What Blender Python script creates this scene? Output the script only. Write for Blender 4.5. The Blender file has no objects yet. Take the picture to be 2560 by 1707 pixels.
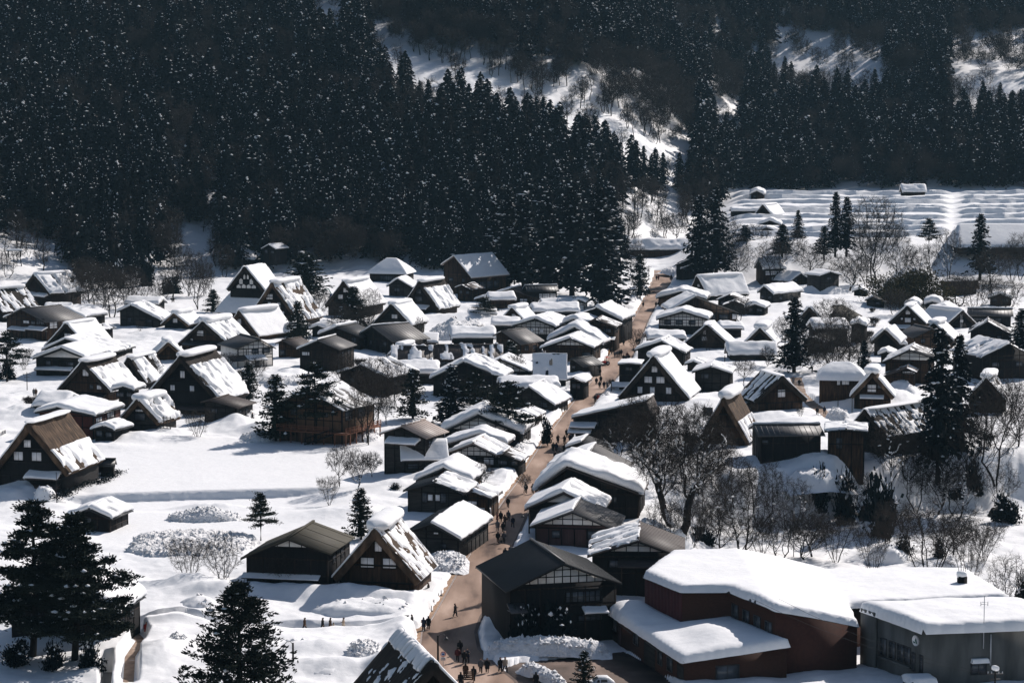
import bpy, bmesh, math, random
import numpy as np
from mathutils import Vector, Matrix
R = math.radians
S = bpy.context.scene
COL = S.collection

# ---------------------------------------------------------------- camera, sky, sun, exposure
FPX, CAMH, PITCH = 6064.0, 69.5, R(6.06)          # focal length in photo pixels (2560 wide), height above the street
cam = bpy.data.objects.new('camera', bpy.data.cameras.new('camera'))
COL.objects.link(cam)
cam.data.sensor_width = 36; cam.data.lens = 36*FPX/2560
cam.location = (0, 0, CAMH); cam.rotation_euler = (math.pi/2-PITCH, 0, 0)
cam.data.clip_start = 1; cam.data.clip_end = 6000
S.camera = cam
SUN_AZ, SUN_EL = R(40), R(37)                     # to the right of the view, beyond the village
W = bpy.data.worlds.new('World'); S.world = W; W.use_nodes = True
nt = W.node_tree; bg = nt.nodes['Background']
sky = nt.nodes.new('ShaderNodeTexSky'); sky.sky_type = 'NISHITA'; sky.sun_disc = False
sky.sun_elevation = SUN_EL; sky.sun_rotation = SUN_AZ; sky.altitude = 500; sky.air_density = 1.0; sky.dust_density = 1.5
nt.links.new(sky.outputs[0], bg.inputs[0]); bg.inputs[1].default_value = 0.07
sl = bpy.data.lights.new('sun', 'SUN'); sl.energy = 4.8; sl.angle = R(0.5); sl.color = (1.0, 0.93, 0.88)
so = bpy.data.objects.new('sun', sl); COL.objects.link(so)
sd = Vector((math.sin(SUN_AZ)*math.cos(SUN_EL), math.cos(SUN_AZ)*math.cos(SUN_EL), math.sin(SUN_EL)))
so.rotation_euler = sd.to_track_quat('Z', 'Y').to_euler(); so.location = (200, 200, 300)
S.view_settings.view_transform = 'Standard'; S.view_settings.look = 'None'
S.view_settings.gamma = 1; S.view_settings.exposure = 0.15
S.cycles.max_bounces = 4; S.cycles.diffuse_bounces = 2; S.cycles.glossy_bounces = 2
S.cycles.transmission_bounces = 2; S.cycles.volume_bounces = 0; S.cycles.use_denoising = True

# ---------------------------------------------------------------- numbers
def vnoise(x, y, seed=0):
    x = np.asarray(x, float); y = np.asarray(y, float)
    ix = np.floor(x); iy = np.floor(y); fx = x-ix; fy = y-iy
    fx = fx*fx*(3-2*fx); fy = fy*fy*(3-2*fy)
    def h(a, b):
        v = np.sin(a*127.1+b*311.7+seed*74.7)*43758.5453
        return v-np.floor(v)
    return (h(ix, iy)*(1-fx)+h(ix+1, iy)*fx)*(1-fy)+(h(ix, iy+1)*(1-fx)+h(ix+1, iy+1)*fx)*fy
def fbm(x, y, seed=0, n=3):
    t = 0; a = .5; s = 0
    for k in range(n):
        t = t+a*vnoise(x*2**k, y*2**k, seed+k*7); s += a; a *= .5
    return t/s
def sstep(a, b, x):
    t = np.clip((np.asarray(x, float)-a)/(b-a), 0, 1); return t*t*(3-2*t)
def ray(px, py):
    xc = (px-1280)/FPX; yc = (853.5-py)/FPX
    return xc, math.cos(PITCH)+yc*math.sin(PITCH), -math.sin(PITCH)+yc*math.cos(PITCH)
def project(x, y, z):                              # world to photo pixels (numpy)
    dz = z-CAMH; c, s = math.cos(PITCH), math.sin(PITCH)
    zc = y*c-dz*s; yc = y*s+dz*c
    return 1280+FPX*x/zc, 853.5-FPX*yc/zc
def inpoly(px, py, poly):
    px = np.asarray(px, float); py = np.asarray(py, float); r = np.zeros(px.shape, bool); n = len(poly)
    for i in range(n):
        x1, y1 = poly[i]; x2, y2 = poly[(i+1) % n]
        c = ((y1 > py) != (y2 > py)) & (px < (x2-x1)*(py-y1)/((y2-y1) or 1e-9)+x1); r ^= c
    return r

# ---------------------------------------------------------------- materials
MATS = {}
def nodes(name):
    m = bpy.data.materials.new(name); m.use_nodes = True
    t = m.node_tree; b = t.nodes['Principled BSDF']; MATS[name] = m
    return m, t, b
def ramp(t, fac, stops):
    r = t.nodes.new('ShaderNodeValToRGB'); e = r.color_ramp.elements
    while len(e) < len(stops): e.new(.5)
    for el, (p, c) in zip(e, stops): el.position = p; el.color = (*c, 1)
    t.links.new(fac, r.inputs[0]); return r.outputs[0]
def noise(t, scale, detail=3, vec=None, rough=.5, stretch=None):
    n = t.nodes.new('ShaderNodeTexNoise'); n.inputs['Scale'].default_value = scale; n.inputs['Detail'].default_value = detail
    n.inputs['Roughness'].default_value = rough
    c = t.nodes.new('ShaderNodeTexCoord'); o = c.outputs['Object']
    if stretch:
        mp = t.nodes.new('ShaderNodeMapping'); mp.inputs['Scale'].default_value = stretch; t.links.new(o, mp.inputs[0]); o = mp.outputs[0]
    t.links.new(o, n.inputs['Vector']); return n.outputs[0]
def bump(t, b, h, strength, dist):
    n = t.nodes.new('ShaderNodeBump'); n.inputs['Strength'].default_value = strength; n.inputs['Distance'].default_value = dist
    t.links.new(h, n.inputs['Height']); t.links.new(n.outputs[0], b.inputs['Normal'])
def mat(name, stops, scale=2, rough=.8, stretch=None, bs=0, bd=.05, spec=.2, detail=4):
    m, t, b = nodes(name)
    f = noise(t, scale, detail, stretch=stretch)
    t.links.new(ramp(t, f, stops), b.inputs['Base Color'])
    b.inputs['Roughness'].default_value = rough; b.inputs['Specular IOR Level'].default_value = spec
    if bs: bump(t, b, f, bs, bd)
    return m
def flat(name, c, rough=.7, spec=.2):              # one colour with a faint grain
    return mat(name, [(.3, tuple(v*.88 for v in c)), (.7, tuple(min(1, v*1.1) for v in c))], 6, rough, spec=spec)
SNOW = mat('snow', [(.3, (.80, .805, .815)), (.7, (.86, .86, .865))], .9, .65, bs=.5, bd=.16, spec=.15, detail=6)
SNOWR = mat('rough_snow', [(.3, (.68, .68, .69)), (.7, (.83, .83, .835))], 1.6, .75, bs=1, bd=.5, spec=.1, detail=6)
THATCH = mat('thatch', [(.28, (.018, .012, .009)), (.5, (.06, .038, .024)), (.72, (.15, .098, .062))], 1.1, .9, (.7, 2.6, .3), .9, .25)
THATCHD = mat('dark_thatch', [(.25, (.008, .006, .006)), (.55, (.023, .017, .013)), (.8, (.05, .036, .026))], 1.1, .9, (.7, 2.6, .3), .9, .25)
WOOD = mat('dark_wood', [(.3, (.007, .0055, .005)), (.55, (.022, .0145, .0115)), (.75, (.055, .036, .026))], 1.3, .8, (2.2, 2.2, .3), .5, .06)
WOODB = mat('brown_wood', [(.3, (.014, .008, .0055)), (.55, (.046, .025, .015)), (.75, (.11, .058, .032))], 1.3, .8, (2.2, 2.2, .3), .5, .06)
WOODK = mat('black_wood', [(.3, (.004, .004, .005)), (.7, (.013, .011, .011))], 1.3, .8, (2.2, 2.2, .3), .5, .06)
WOODG = mat('grey_wood', [(.3, (.014, .013, .013)), (.7, (.045, .041, .038))], 1.3, .8, (.35, .35, 3), .5, .06)
TAN = mat('tan_wall', [(.3, (.07, .042, .026)), (.7, (.13, .078, .048))], 1.2, .8, (1, 1, .5))
RED = mat('red_wall', [(.3, (.07, .02, .015)), (.7, (.10, .032, .023))], 1.0, .7, (3, 3, .4))
MAROON = mat('maroon_wall', [(.3, (.04, .021, .021)), (.7, (.065, .034, .032))], 1.0, .7, (3, 3, .4))
BRICK = mat('brick_wall', [(.35, (.042, .018, .012)), (.65, (.066, .028, .018))], 3, .8, (1, 1, 4), .3, .03)
PLASTER = mat('plaster', [(.3, (.55, .53, .50)), (.7, (.70, .68, .65))], 1.0, .8)
SHOJI = mat('white_shutter', [(.3, (.66, .66, .68)), (.7, (.78, .78, .79))], .8, .7)
GLASS = mat('window_glass', [(.3, (.03, .035, .042)), (.7, (.10, .11, .125))], .6, .25, spec=.5)
ROOFG = mat('grey_roof', [(.3, (.05, .047, .047)), (.7, (.09, .085, .084))], .8, .55, (1, 5, 1), .25, .04, spec=.4)
ROOFK = mat('black_roof', [(.3, (.010, .012, .014)), (.7, (.024, .026, .029))], .8, .5, (1, 6, 1), .4, .05, spec=.4)
ROOFB = mat('brown_roof', [(.3, (.04, .03, .027)), (.7, (.085, .065, .057))], .8, .6, (1, 5, 1), .3, .05, spec=.3)
ROOFT = mat('tan_roof', [(.3, (.24, .19, .165)), (.7, (.34, .28, .25))], .8, .55, (1, 6, 1), .2, .04, spec=.3)
ROOFM = mat('mossy_roof', [(.3, (.032, .028, .02)), (.7, (.07, .062, .042))], .9, .75, (1, 6, 1), .3, .05)
CONC = mat('concrete', [(.25, (.045, .046, .045)), (.5, (.10, .102, .098)), (.75, (.16, .162, .155))], 1.0, .85, (.55, .55, .12), detail=7)
ASPH = mat('asphalt', [(.34, (.10, .066, .052)), (.44, (.24, .162, .12)), (.55, (.32, .222, .168)), (.68, (.46, .335, .265))], .22, .85, (1, .22, 1), .2, .02, detail=9)
ASPHD = mat('dark_asphalt', [(.25, (.06, .045, .038)), (.55, (.13, .095, .078)), (.8, (.24, .18, .15))], .25, .85, detail=8)
PAVE = mat('pavement', [(.3, (.24, .15, .095)), (.55, (.33, .215, .14)), (.75, (.5, .42, .37))], .7, .85, detail=6)
DIRT = mat('dirt', [(.3, (.12, .075, .05)), (.6, (.35, .26, .2)), (.75, (.72, .69, .67))], .5, .9, detail=6)
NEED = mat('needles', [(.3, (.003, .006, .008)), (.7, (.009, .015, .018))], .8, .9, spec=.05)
NEEDP = mat('pine_needles', [(.3, (.007, .011, .009)), (.7, (.021, .027, .021))], .8, .9, spec=.05)
NEEDB = mat('brown_needles', [(.3, (.006, .006, .007)), (.7, (.015, .013, .013))], .8, .9, spec=.05)
OLIVE = mat('bamboo_leaves', [(.3, (.03, .026, .013)), (.7, (.075, .065, .03))], .8, .9, spec=.1)
BARK = mat('bark', [(.3, (.006, .005, .0045)), (.7, (.02, .015, .013))], 2, .9, (3, 3, .6), .5, .05)
TWIG = mat('twigs', [(.3, (.010, .0075, .0065)), (.7, (.03, .022, .018))], 2, .9)
METAL = flat('dark_metal', (.035, .034, .036), .5, .4)
STEEL = flat('pale_metal', (.42, .43, .45), .4, .5)
SKIN = flat('skin', (.42, .26, .19), .6)
HAIR = flat('hair', (.012, .010, .009), .6)
for n, c in dict(cloth_black=(.012, .012, .014), cloth_navy=(.014, .018, .035), cloth_grey=(.10, .10, .105), cloth_brown=(.06, .035, .022), cloth_red=(.28, .025, .02),
                 cloth_beige=(.42, .34, .26), cloth_white=(.6, .6, .6), cloth_orange=(.45, .20, .04), cloth_blue=(.05, .10, .2), cloth_maroon=(.09, .02, .022)).items(): flat(n, c, .85)
WHITE = flat('white_paint', (.72, .72, .73), .4, .5)
BLACK = flat('black_paint', (.012, .012, .013), .5)
RUBBER = flat('rubber', (.02, .02, .02), .8)
REDP = flat('red_paint', (.5, .025, .03), .5)
BLUEP = flat('blue_paint', (.03, .12, .42), .5)
GREENP = flat('green_paint', (.01, .09, .07), .5)
ORANGE = flat('orange_wood', (.17, .07, .04), .7)
ROCK = mat('rock', [(.3, (.010, .010, .010)), (.7, (.05, .045, .042))], .8, .9, bs=.8, bd=.3)

# ---------------------------------------------------------------- meshes
class MB:
    def __init__(s): s.v = []; s.f = []; s.m = []; s.n = 0
    def add(s, v, f, mi=0):
        v = np.asarray(v, float); s.v.append(v)
        for q in f: s.f.append(tuple(int(i)+s.n for i in q)); s.m.append(mi)
        s.n += len(v); return s
    def box(s, x0, x1, y0, y1, z0, z1, mi=0):
        return s.add([(x0, y0, z0), (x1, y0, z0), (x1, y1, z0), (x0, y1, z0), (x0, y0, z1), (x1, y0, z1), (x1, y1, z1), (x0, y1, z1)],
                     [(0, 3, 2, 1), (4, 5, 6, 7), (0, 1, 5, 4), (1, 2, 6, 5), (2, 3, 7, 6), (3, 0, 4, 7)], mi)
    def prism(s, poly, y0, y1, mi=0):              # poly of (x, z), counter-clockwise seen from the front, pushed along y
        n = len(poly)
        v = [(x, y0, z) for x, z in poly]+[(x, y1, z) for x, z in poly]
        f = [tuple(range(n)), tuple(range(2*n-1, n-1, -1))]+[(i, i+n, (i+1) % n+n, (i+1) % n) for i in range(n)]
        return s.add(v, f, mi)
    def slab(s, poly, z0, z1, mi=0):               # poly of (x, y), counter-clockwise seen from above
        n = len(poly)
        zz0 = z0 if hasattr(z0, '__len__') else [z0]*n; zz1 = z1 if hasattr(z1, '__len__') else [z1]*n
        v = [(p[0], p[1], z) for p, z in zip(poly, zz0)]+[(p[0], p[1], z) for p, z in zip(poly, zz1)]
        f = [tuple(range(n-1, -1, -1)), tuple(range(n, 2*n))]+[(i, (i+1) % n, (i+1) % n+n, i+n) for i in range(n)]
        return s.add(v, f, mi)
    def tube(s, pts, rad, k=6, mi=0, cap=True):
        P = [Vector(p) for p in pts]; n = len(P)
        rr = rad if hasattr(rad, '__len__') else [rad]*n
        v = []; f = []
        for i, p in enumerate(P):
            d = (P[min(i+1, n-1)]-P[max(i-1, 0)]).normalized()
            a = d.cross(Vector((0, 0, 1)))
            if a.length < 1e-3: a = Vector((1, 0, 0))
            a.normalize(); b = d.cross(a)
            for j in range(k):
                t = 2*math.pi*j/k; q = p+(a*math.cos(t)+b*math.sin(t))*rr[i]; v.append(q[:])
        for i in range(n-1):
            for j in range(k): f.append((i*k+j, i*k+(j+1) % k, (i+1)*k+(j+1) % k, (i+1)*k+j))
        if cap: f.append(tuple(range(k-1, -1, -1))); f.append(tuple((n-1)*k+j for j in range(k)))
        return s.add(v, f, mi)
    def grid(s, P, mi=0, flip=False):              # P: (nu, nv, 3)
        nu, nv = P.shape[:2]; i = np.arange(nu*nv).reshape(nu, nv)
        q = np.stack([i[:-1, :-1], i[1:, :-1], i[1:, 1:], i[:-1, 1:]], -1).reshape(-1, 4)
        if flip: q = q[:, ::-1]
        return s.add(P.reshape(-1, 3), q.tolist(), mi)
    def build(s, name, mats, parent=None, smooth=False):
        v = np.concatenate(s.v) if s.v else np.zeros((0, 3))
        return mkobj(name, mkmesh(name, v, s.f, mats if isinstance(mats, (list, tuple)) else [mats], s.m, smooth), parent)
def mkmesh(name, v, f, mats, mi=None, smooth=False):
    me = bpy.data.meshes.new(name)
    v = np.asarray(v, np.float32); me.vertices.add(len(v)); me.vertices.foreach_set('co', v.ravel())
    if isinstance(f, np.ndarray):
        k = f.shape[1]; lt = np.full(len(f), k, np.int32); li = f.astype(np.int32).ravel()
    else:
        lt = np.array([len(q) for q in f], np.int32); li = np.array([i for q in f for i in q], np.int32)
    me.loops.add(len(li)); me.loops.foreach_set('vertex_index', li)
    me.polygons.add(len(lt)); ls = np.zeros(len(lt), np.int32); ls[1:] = np.cumsum(lt)[:-1]
    me.polygons.foreach_set('loop_start', ls)
    for m in mats: me.materials.append(m)
    if mi is not None and len(mats) > 1: me.polygons.foreach_set('material_index', np.asarray(mi, np.int32))
    if smooth: me.polygons.foreach_set('use_smooth', np.ones(len(lt), bool))
    me.update(calc_edges=True); me.validate()
    return me
def mkobj(name, me, parent=None):
    o = bpy.data.objects.new(name, me); COL.objects.link(o)
    if parent: o.parent = parent
    return o
def tag(o, label=None, cat=None, group=None, kind=None):
    for k, v in (('label', label), ('category', cat), ('group', group), ('kind', kind)):
        if v: o[k] = v
    return o
def thing(name, label, cat, loc=(0, 0, 0), rz=0, group=None):
    o = bpy.data.objects.new(name, None); COL.objects.link(o); o.empty_display_size = .5
    o.location = loc; o.rotation_euler = (0, 0, rz)
    return tag(o, label, cat, group)
def dup(o, loc, rz=0, sc=1, label=None, group=None):
    r = o.copy(); COL.objects.link(r); r.location = loc; r.rotation_euler = (0, 0, rz)
    r.scale = sc if hasattr(sc, '__len__') else (sc, sc, sc)
    if label: r['label'] = label
    if group: r['group'] = group
    for ch in list(o.children):
        c = ch.copy(); COL.objects.link(c); c.parent = r
        for g in ch.children:
            d = g.copy(); COL.objects.link(d); d.parent = c
    return r

# ---------------------------------------------------------------- the lie of the land
# the street: left and right edge in the photo, as metres across (x) against metres away (d)
_E = [(1760, 985, 1330), (1700, 1020, 1290), (1660, 1040, 1240), (1620, 1052, 1200), (1578, 1057, 1192), (1540, 1085, 1205), (1500, 1108, 1232), (1460, 1130, 1243), (1420, 1153, 1258),
      (1380, 1180, 1276), (1340, 1208, 1297), (1280, 1240, 1322), (1240, 1268, 1340), (1200, 1298, 1358), (1150, 1328, 1392), (1100, 1362, 1426), (1050, 1400, 1456), (1000, 1439, 1492),
      (950, 1482, 1538), (900, 1516, 1578), (850, 1552, 1602), (800, 1584, 1622), (750, 1612, 1647), (700, 1634, 1682), (676, 1640, 1690)]
def gp(px, py, z=0.0):
    x, y, w = ray(px, py); t = (z-CAMH)/w; return x*t, y*t
_rd = np.array([[gp(l, y)[1], gp(l, y)[0], gp(r, y)[0]] for y, l, r in _E])
def road_edges(d): return np.interp(d, _rd[:, 0], _rd[:, 1]), np.interp(d, _rd[:, 0], _rd[:, 2])
ROAD0, ROAD1 = _rd[0, 0], _rd[-1, 0]
SN = 0.75                                          # snow lying over the village
_fa = (np.array([-600, 0, 250, 500, 800, 1200, 1450, 1570, 1660, 1850, 2560, 3200])-1280)/FPX
_ff = np.array([770, 790, 830, 862, 868, 880, 912, 940, 985, 1165, 1160, 1160])
_fs = np.array([.25, .25, .27, .29, .29, .29, .27, .25, .24, .27, .27, .27])
def hill(x, d):
    a = x/np.maximum(d, 1); t = np.maximum(0, d-np.interp(a, _fa, _ff)); s = np.interp(a, _fa, _fs)
    h = s*t*t/(t+25)
    return h+np.minimum(1, t/120)*(fbm(x/140, d/140, 5)-.5)*34
def gully(x, d):
    px = 1280+FPX*x/np.maximum(d, 1)
    top = np.interp(px, [1650, 1750, 1900, 2050, 2300, 2560, 3000], [425, 431, 441, 444, 456, 466, 470])
    w = 1-sstep(top-23+6*fbm(x/7, d/9, 8), top-11+6*fbm(x/6, d*0, 6), d)
    n = sstep(316, 332, d); l = sstep(1640, 1800, px+8*(fbm(x/9, d/9, 3)-.5)*20)
    return w*n*l
def land(x, d):                                    # smooth ground, snow included
    x = np.asarray(x, float); d = np.asarray(d, float)
    px = 1280+FPX*x/np.maximum(d, 1)
    r = sstep(1640, 1860, px)
    bank = np.interp(d, [838, 872, 1170], [0, 12, 17.5])
    z = SN+hill(x, d)+r*bank-9.5*gully(x, d)
    return z
def at(px, py, z=None):
    x, y, w = ray(px, py)
    if z is not None:
        t = (z-CAMH)/w; return Vector((x*t, y*t, z))
    g = SN
    for k in range(14):
        t = (g-CAMH)/w; g = .5*g+.5*float(land(x*t, y*t))
    t = (g-CAMH)/w
    return Vector((x*t, y*t, g))
def sc_at(p): return p[1]/math.cos(PITCH)/FPX*1.0   # metres for one photo pixel at a point (near enough)
PARK = [gp(*p) for p in ((1262, 1668), (1300, 1655), (1560, 1628), (1640, 1665), (1760, 1790), (1330, 1790))]
def path_band(pts, w):                             # distance to a polyline
    def f(x, d):
        m = np.full(np.shape(x), 1e9)
        for (a, b), (c, e) in zip(pts[:-1], pts[1:]):
            ux, uy = c-a, e-b; L2 = ux*ux+uy*uy
            t = np.clip(((x-a)*ux+(d-b)*uy)/L2, 0, 1); m = np.minimum(m, np.hypot(x-a-t*ux, d-b-t*uy))
        return m/w
    return f
TRENCH = [gp(270, 1572), gp(600, 1576), gp(1000, 1578), gp(1075, 1575)]
LANE = [gp(325, 1572), gp(352, 1600), gp(325, 1640), gp(320, 1720)]
LANE2 = [gp(1990, 945), gp(2000, 985), gp(2030, 1012), gp(2068, 1040), gp(2095, 1062)]
DITCH = [gp(268, 1655), gp(262, 1730)]
f_tr, f_ln, f_l2, f_di = path_band(TRENCH, 1.25), path_band(LANE, 1.3), path_band(LANE2, 1.7), path_band(DITCH, .75)
MOUNDS = []                                        # (x, d, rx, ry, h) soft drifts, filled below
def mound(px, py, rx, ry, h, z=SN):
    x, d = gp(px, py, z); MOUNDS.append((x, d, rx, ry, h))
for m in [(60, 1225, 5, 4, 1.6), (110, 1215, 6, 4, 1.8), (20, 1240, 4, 4, 1.6), (520, 1255, 7, 3, 1.3), (680, 1265, 9, 4, .8), (330, 1100, 7, 5, 1.6), (420, 1085, 6, 4, 1.6), (250, 1120, 8, 4, .9),
          (590, 1060, 4, 5, 1.8), (640, 1075, 4, 4, 1.6), (330, 900, 9, 8, 1.5), (240, 870, 8, 6, 1), (400, 840, 9, 6, 1.2), (60, 1040, 8, 10, 2.2), (30, 1010, 8, 8, 2),
          (680, 955, 6, 5, 2.2), (730, 945, 5, 5, 2), (600, 965, 4, 4, 1.4), (470, 1480, 5, 3, 1.6), (545, 1500, 5, 3, 1.3), (700, 1490, 7, 2.5, 1.0), (860, 1500, 7, 2.5, 1.3), (960, 1510, 6, 2.2, .9),
          (760, 1640, 6, 3, 1.2), (700, 1610, 5, 3, .7), (430, 1560, 5, 2.5, 1.3), (420, 1640, 4, 5, 1.2), (380, 1660, 3, 6, .9), (820, 1690, 7, 3, .9), (820, 1290, 7, 5, .8), (900, 1285, 6, 5, .9),
          (1760, 1280, 6, 5, 2), (1830, 1300, 6, 4, 1.4), (1710, 1300, 5, 5, 1.8), (2010, 1150, 7, 5, 2.2), (2070, 1160, 6, 4, 1.8), (2230, 1000, 7, 6, 2.8), (2150, 1010, 5, 5, 1.7), (2160, 1040, 5, 5, 1.6),
          (1890, 985, 8, 6, 1.4), (1850, 995, 6, 4, 1.2), (1930, 1045, 8, 4, 1.3), (1990, 1055, 7, 4, 1.1), (1800, 890, 10, 6, 1.3), (1880, 915, 9, 6, 1), (1780, 1010, 6, 5, 1), (2065, 750, 16, 9, 1.5), (2150, 765, 14, 9, 1.6), (1980, 770, 14, 9, 1.4),
          (2220, 1380, 6, 4, 2.4), (2380, 1420, 5, 4, 1.5), (2090, 1385, 5, 5, 1.8), (1960, 745, 9, 7, 2), (2060, 730, 7, 5, 3.5), (1650, 575, 25, 14, 5), (1620, 640, 12, 8, 2), (1560, 640, 9, 7, 2), (1600, 610, 15, 9, 3),
          (2190, 1130, 4, 4, 1.5), (2300, 970, 8, 6, 1.2), (1150, 800, 14, 8, 2), (1080, 790, 8, 6, 1), (1350, 1060, 3, 4, 1.2), (1400, 1020, 3, 4, 1.4), (1075, 1200, 4, 4, 1), (985, 1215, 5, 4, 1.2), (1240, 1050, 4, 4, 1)]: mound(*m)
def ground(x, d):
    z = land(x, d)
    px = 1280+FPX*x/np.maximum(d, 1); py = 209+FPX*(CAMH-SN)/np.maximum(d, 1)
    vill = 1-sstep(780, 860, d)
    field = sstep(170, 260, px)*(1-sstep(820, 980, px))*sstep(1085, 1120, py)*(1-sstep(1350, 1420, py))
    calm = 1-.88*field
    z = z+calm*(1.8*(fbm(x/14, d/14, 11)-.5)+.75*(fbm(x/4.5, d/4.5, 17)-.5)+.14*(fbm(x/1.3, d/1.3, 23)-.5))
    # step at the lower edge of the big snowfield
    edge = np.interp(px, [100, 300, 500, 700, 850, 1000], [403, 406, 408, 410, 412, 414])+1.5*(fbm(x/9, x*0, 4)-.5)
    z = z-1.5*(1-sstep(edge-1.2, edge+.2, d))*sstep(120, 200, px)*(1-sstep(700, 900, px))*sstep(385, 398, d)
    near = sstep(100, 290, px)*(1-sstep(1000, 1060, px))*(1-sstep(345, 360, d))
    z = z+.55*near
    for (mx, md, rx, ry, h) in MOUNDS:
        q = ((x-mx)/rx)**2+((d-md)/ry)**2
        z = z+h*np.exp(-q*1.2)*(1+.35*(fbm(x/1.6, d/1.6, 31)-.5))
    # terraces on the far field
    r = sstep(1790, 1880, px)*sstep(872, 890, d)*(1-sstep(1140, 1165, d))
    ph = (d-870)/30.0+.25*fbm(x/60, d/200, 61); fr = ph-np.floor(ph)
    z = z+r*(1.5+1.3*fbm(x/45, d/30, 63))*(1-.8*np.exp(-((px-2385+.0*d)/22)**2))*(sstep(0, .035, fr)-fr)
    # bare strips: street, yard, lanes
    xl, xr = road_edges(d); on = ((d > ROAD0-20) & (d < ROAD1)).astype(float)
    m = sstep(-1.15, -.55, x-xl+.7*(fbm(d/2.2, x*0, 7)-.5))*sstep(-.8, -.2, xr-x+.7*(fbm(d/2.2, x*0, 9)-.5))*on
    lift = 1+np.exp(-((x-xl+2.6)/1.7)**2)*on*.9*fbm(d/6, x/3, 51)+np.exp(-((x-xr-2.2)/1.5)**2)*on*.6*fbm(d/6, x/3, 53)
    z = z*lift
    pk = inpoly(x, d, PARK).astype(float)
    fl = np.maximum(m, pk)
    z = z*(1-fl)+(-.12)*fl
    for f, floor in ((f_tr, -.1), (f_ln, -.08), (f_l2, .12)):
        w = 1-sstep(.8, 1.05, f(x, d)); z = z*(1-w)+floor*w
    w = 1-sstep(.85, 1.05, f_di(x, d)); z = z*(1-w)-1.3*w
    return z
_d = np.concatenate([np.arange(236, 300, .5), np.arange(300, 480, .5), np.arange(480, 700, .9), np.arange(700, 872, 1.5), np.arange(872, 1168, .8), np.arange(1168, 1900, 12)])
_a = np.concatenate([np.linspace(-.42, -.235, 40)[:-1], np.linspace(-.235, .235, 620), np.linspace(.235, .42, 40)[1:]])
DD, AA = np.meshgrid(_d, _a, indexing='ij'); XX = AA*DD
P = np.stack([XX, DD, ground(XX, DD)], -1)
i = np.arange(P.shape[0]*P.shape[1]).reshape(P.shape[:2])
q = np.stack([i[:-1, :-1], i[:-1, 1:], i[1:, 1:], i[1:, :-1]], -1).reshape(-1, 4)
terrain = mkobj('ground', mkmesh('ground', P.reshape(-1, 3), q, [SNOW], None, True)); tag(terrain, kind='structure')
# the street and the bare ground beside it, laid over it
dr = np.arange(ROAD0-16, ROAD1+.5, 1.0); xl, xr = road_edges(dr)
def ribbon(name, x0, x1, z, m, n=5):
    G = np.stack([np.stack([x0+(x1-x0)*k/n, dr, np.full_like(dr, z)], -1) for k in range(n+1)], 0)
    o = MB().grid(G).build(name, m); return tag(o, kind='structure')
ribbon('road', xl, xr, 0.0, ASPH)
ribbon('pavement', xl-1.5, xl-.02, .06, PAVE, 3)
ribbon('kerb', xl-.2, xl, .075, ROOFT, 1)
ribbon('gutter', xr-.35, xr+.1, .006, ASPHD, 1)
o = MB().slab(PARK, -.10, -.004).build('parking_area', ASPHD); tag(o, kind='structure')
def lane(name, pts, w, z, m):
    L, Rr = [], []
    for k, p in enumerate(pts):
        a = Vector(pts[max(k-1, 0)]); b = Vector(pts[min(k+1, len(pts)-1)]); t = (b-a).normalized(); n = Vector((-t.y, t.x))
        L.append((p[0]+n.x*w, p[1]+n.y*w, z)); Rr.append((p[0]-n.x*w, p[1]-n.y*w, z))
    o = MB().grid(np.array([Rr, L])).build(name, m); return tag(o, kind='structure')
lane('path', LANE, .62, -.03, DIRT); lane('footpath', LANE2, 1.4, .18, DIRT)
lane('ditch', DITCH, .6, -1.2, GLASS)

# ---------------------------------------------------------------- trees
def unit(v): return v/np.maximum(np.linalg.norm(v, axis=-1, keepdims=True), 1e-9)
def diamonds(P, D, ln, wd, rng):
    N = len(P); D = unit(D); v = unit(np.cross(D, rng.normal(size=(N, 3))))
    u = D*np.reshape(ln, (-1, 1))*.5; v = v*np.reshape(wd, (-1, 1))*.5
    V = np.stack([P-u, P+v, P+u, P-v], 1).reshape(-1, 3)
    return V, np.arange(4*N).reshape(N, 4)
def clumps(P, sx, sz, rng):                        # little lumps of snow, six corners each
    N = len(P); k = rng.uniform(.6, 1.3, (N, 6, 1))
    base = np.array([(1, 0, 0), (0, 1, 0), (-1, 0, 0), (0, -1, 0), (0, 0, 1), (0, 0, -1)], float)
    a = rng.uniform(0, 6.28, N); c, s = np.cos(a), np.sin(a); B = np.repeat(base[None], N, 0)*k
    B[..., :2] *= np.reshape(sx, (-1, 1, 1)); B[..., 0] *= rng.uniform(.7, 1.25, (N, 1)); B[..., 2] *= np.reshape(sz, (-1, 1))
    x = B[..., 0]*c[:, None]-B[..., 1]*s[:, None]; y = B[..., 0]*s[:, None]+B[..., 1]*c[:, None]
    V = np.stack([x, y, B[..., 2]], -1)+P[:, None]
    f = np.array([(0, 1, 4), (1, 2, 4), (2, 3, 4), (3, 0, 4), (1, 0, 5), (2, 1, 5), (3, 2, 5), (0, 3, 5)])
    F = (f[None]+6*np.arange(N)[:, None, None]).reshape(-1, 3)
    return V.reshape(-1, 3), F
def leafmesh(name, leaf, snow, mats, extra=None):  # quads of leaves + triangles of snow (+ a dark inner core)
    V = []; F = []; M = []; n = 0
    for (v, f), mi in ((leaf, 0), (snow, 1), (extra, 0)) if extra else ((leaf, 0), (snow, 1)):
        if v is None or len(v) == 0: continue
        V.append(v); F += (np.asarray(f)+n).tolist(); M += [mi]*len(f); n += len(v)
    return mkmesh(name, np.concatenate(V), F, mats, M)
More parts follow.
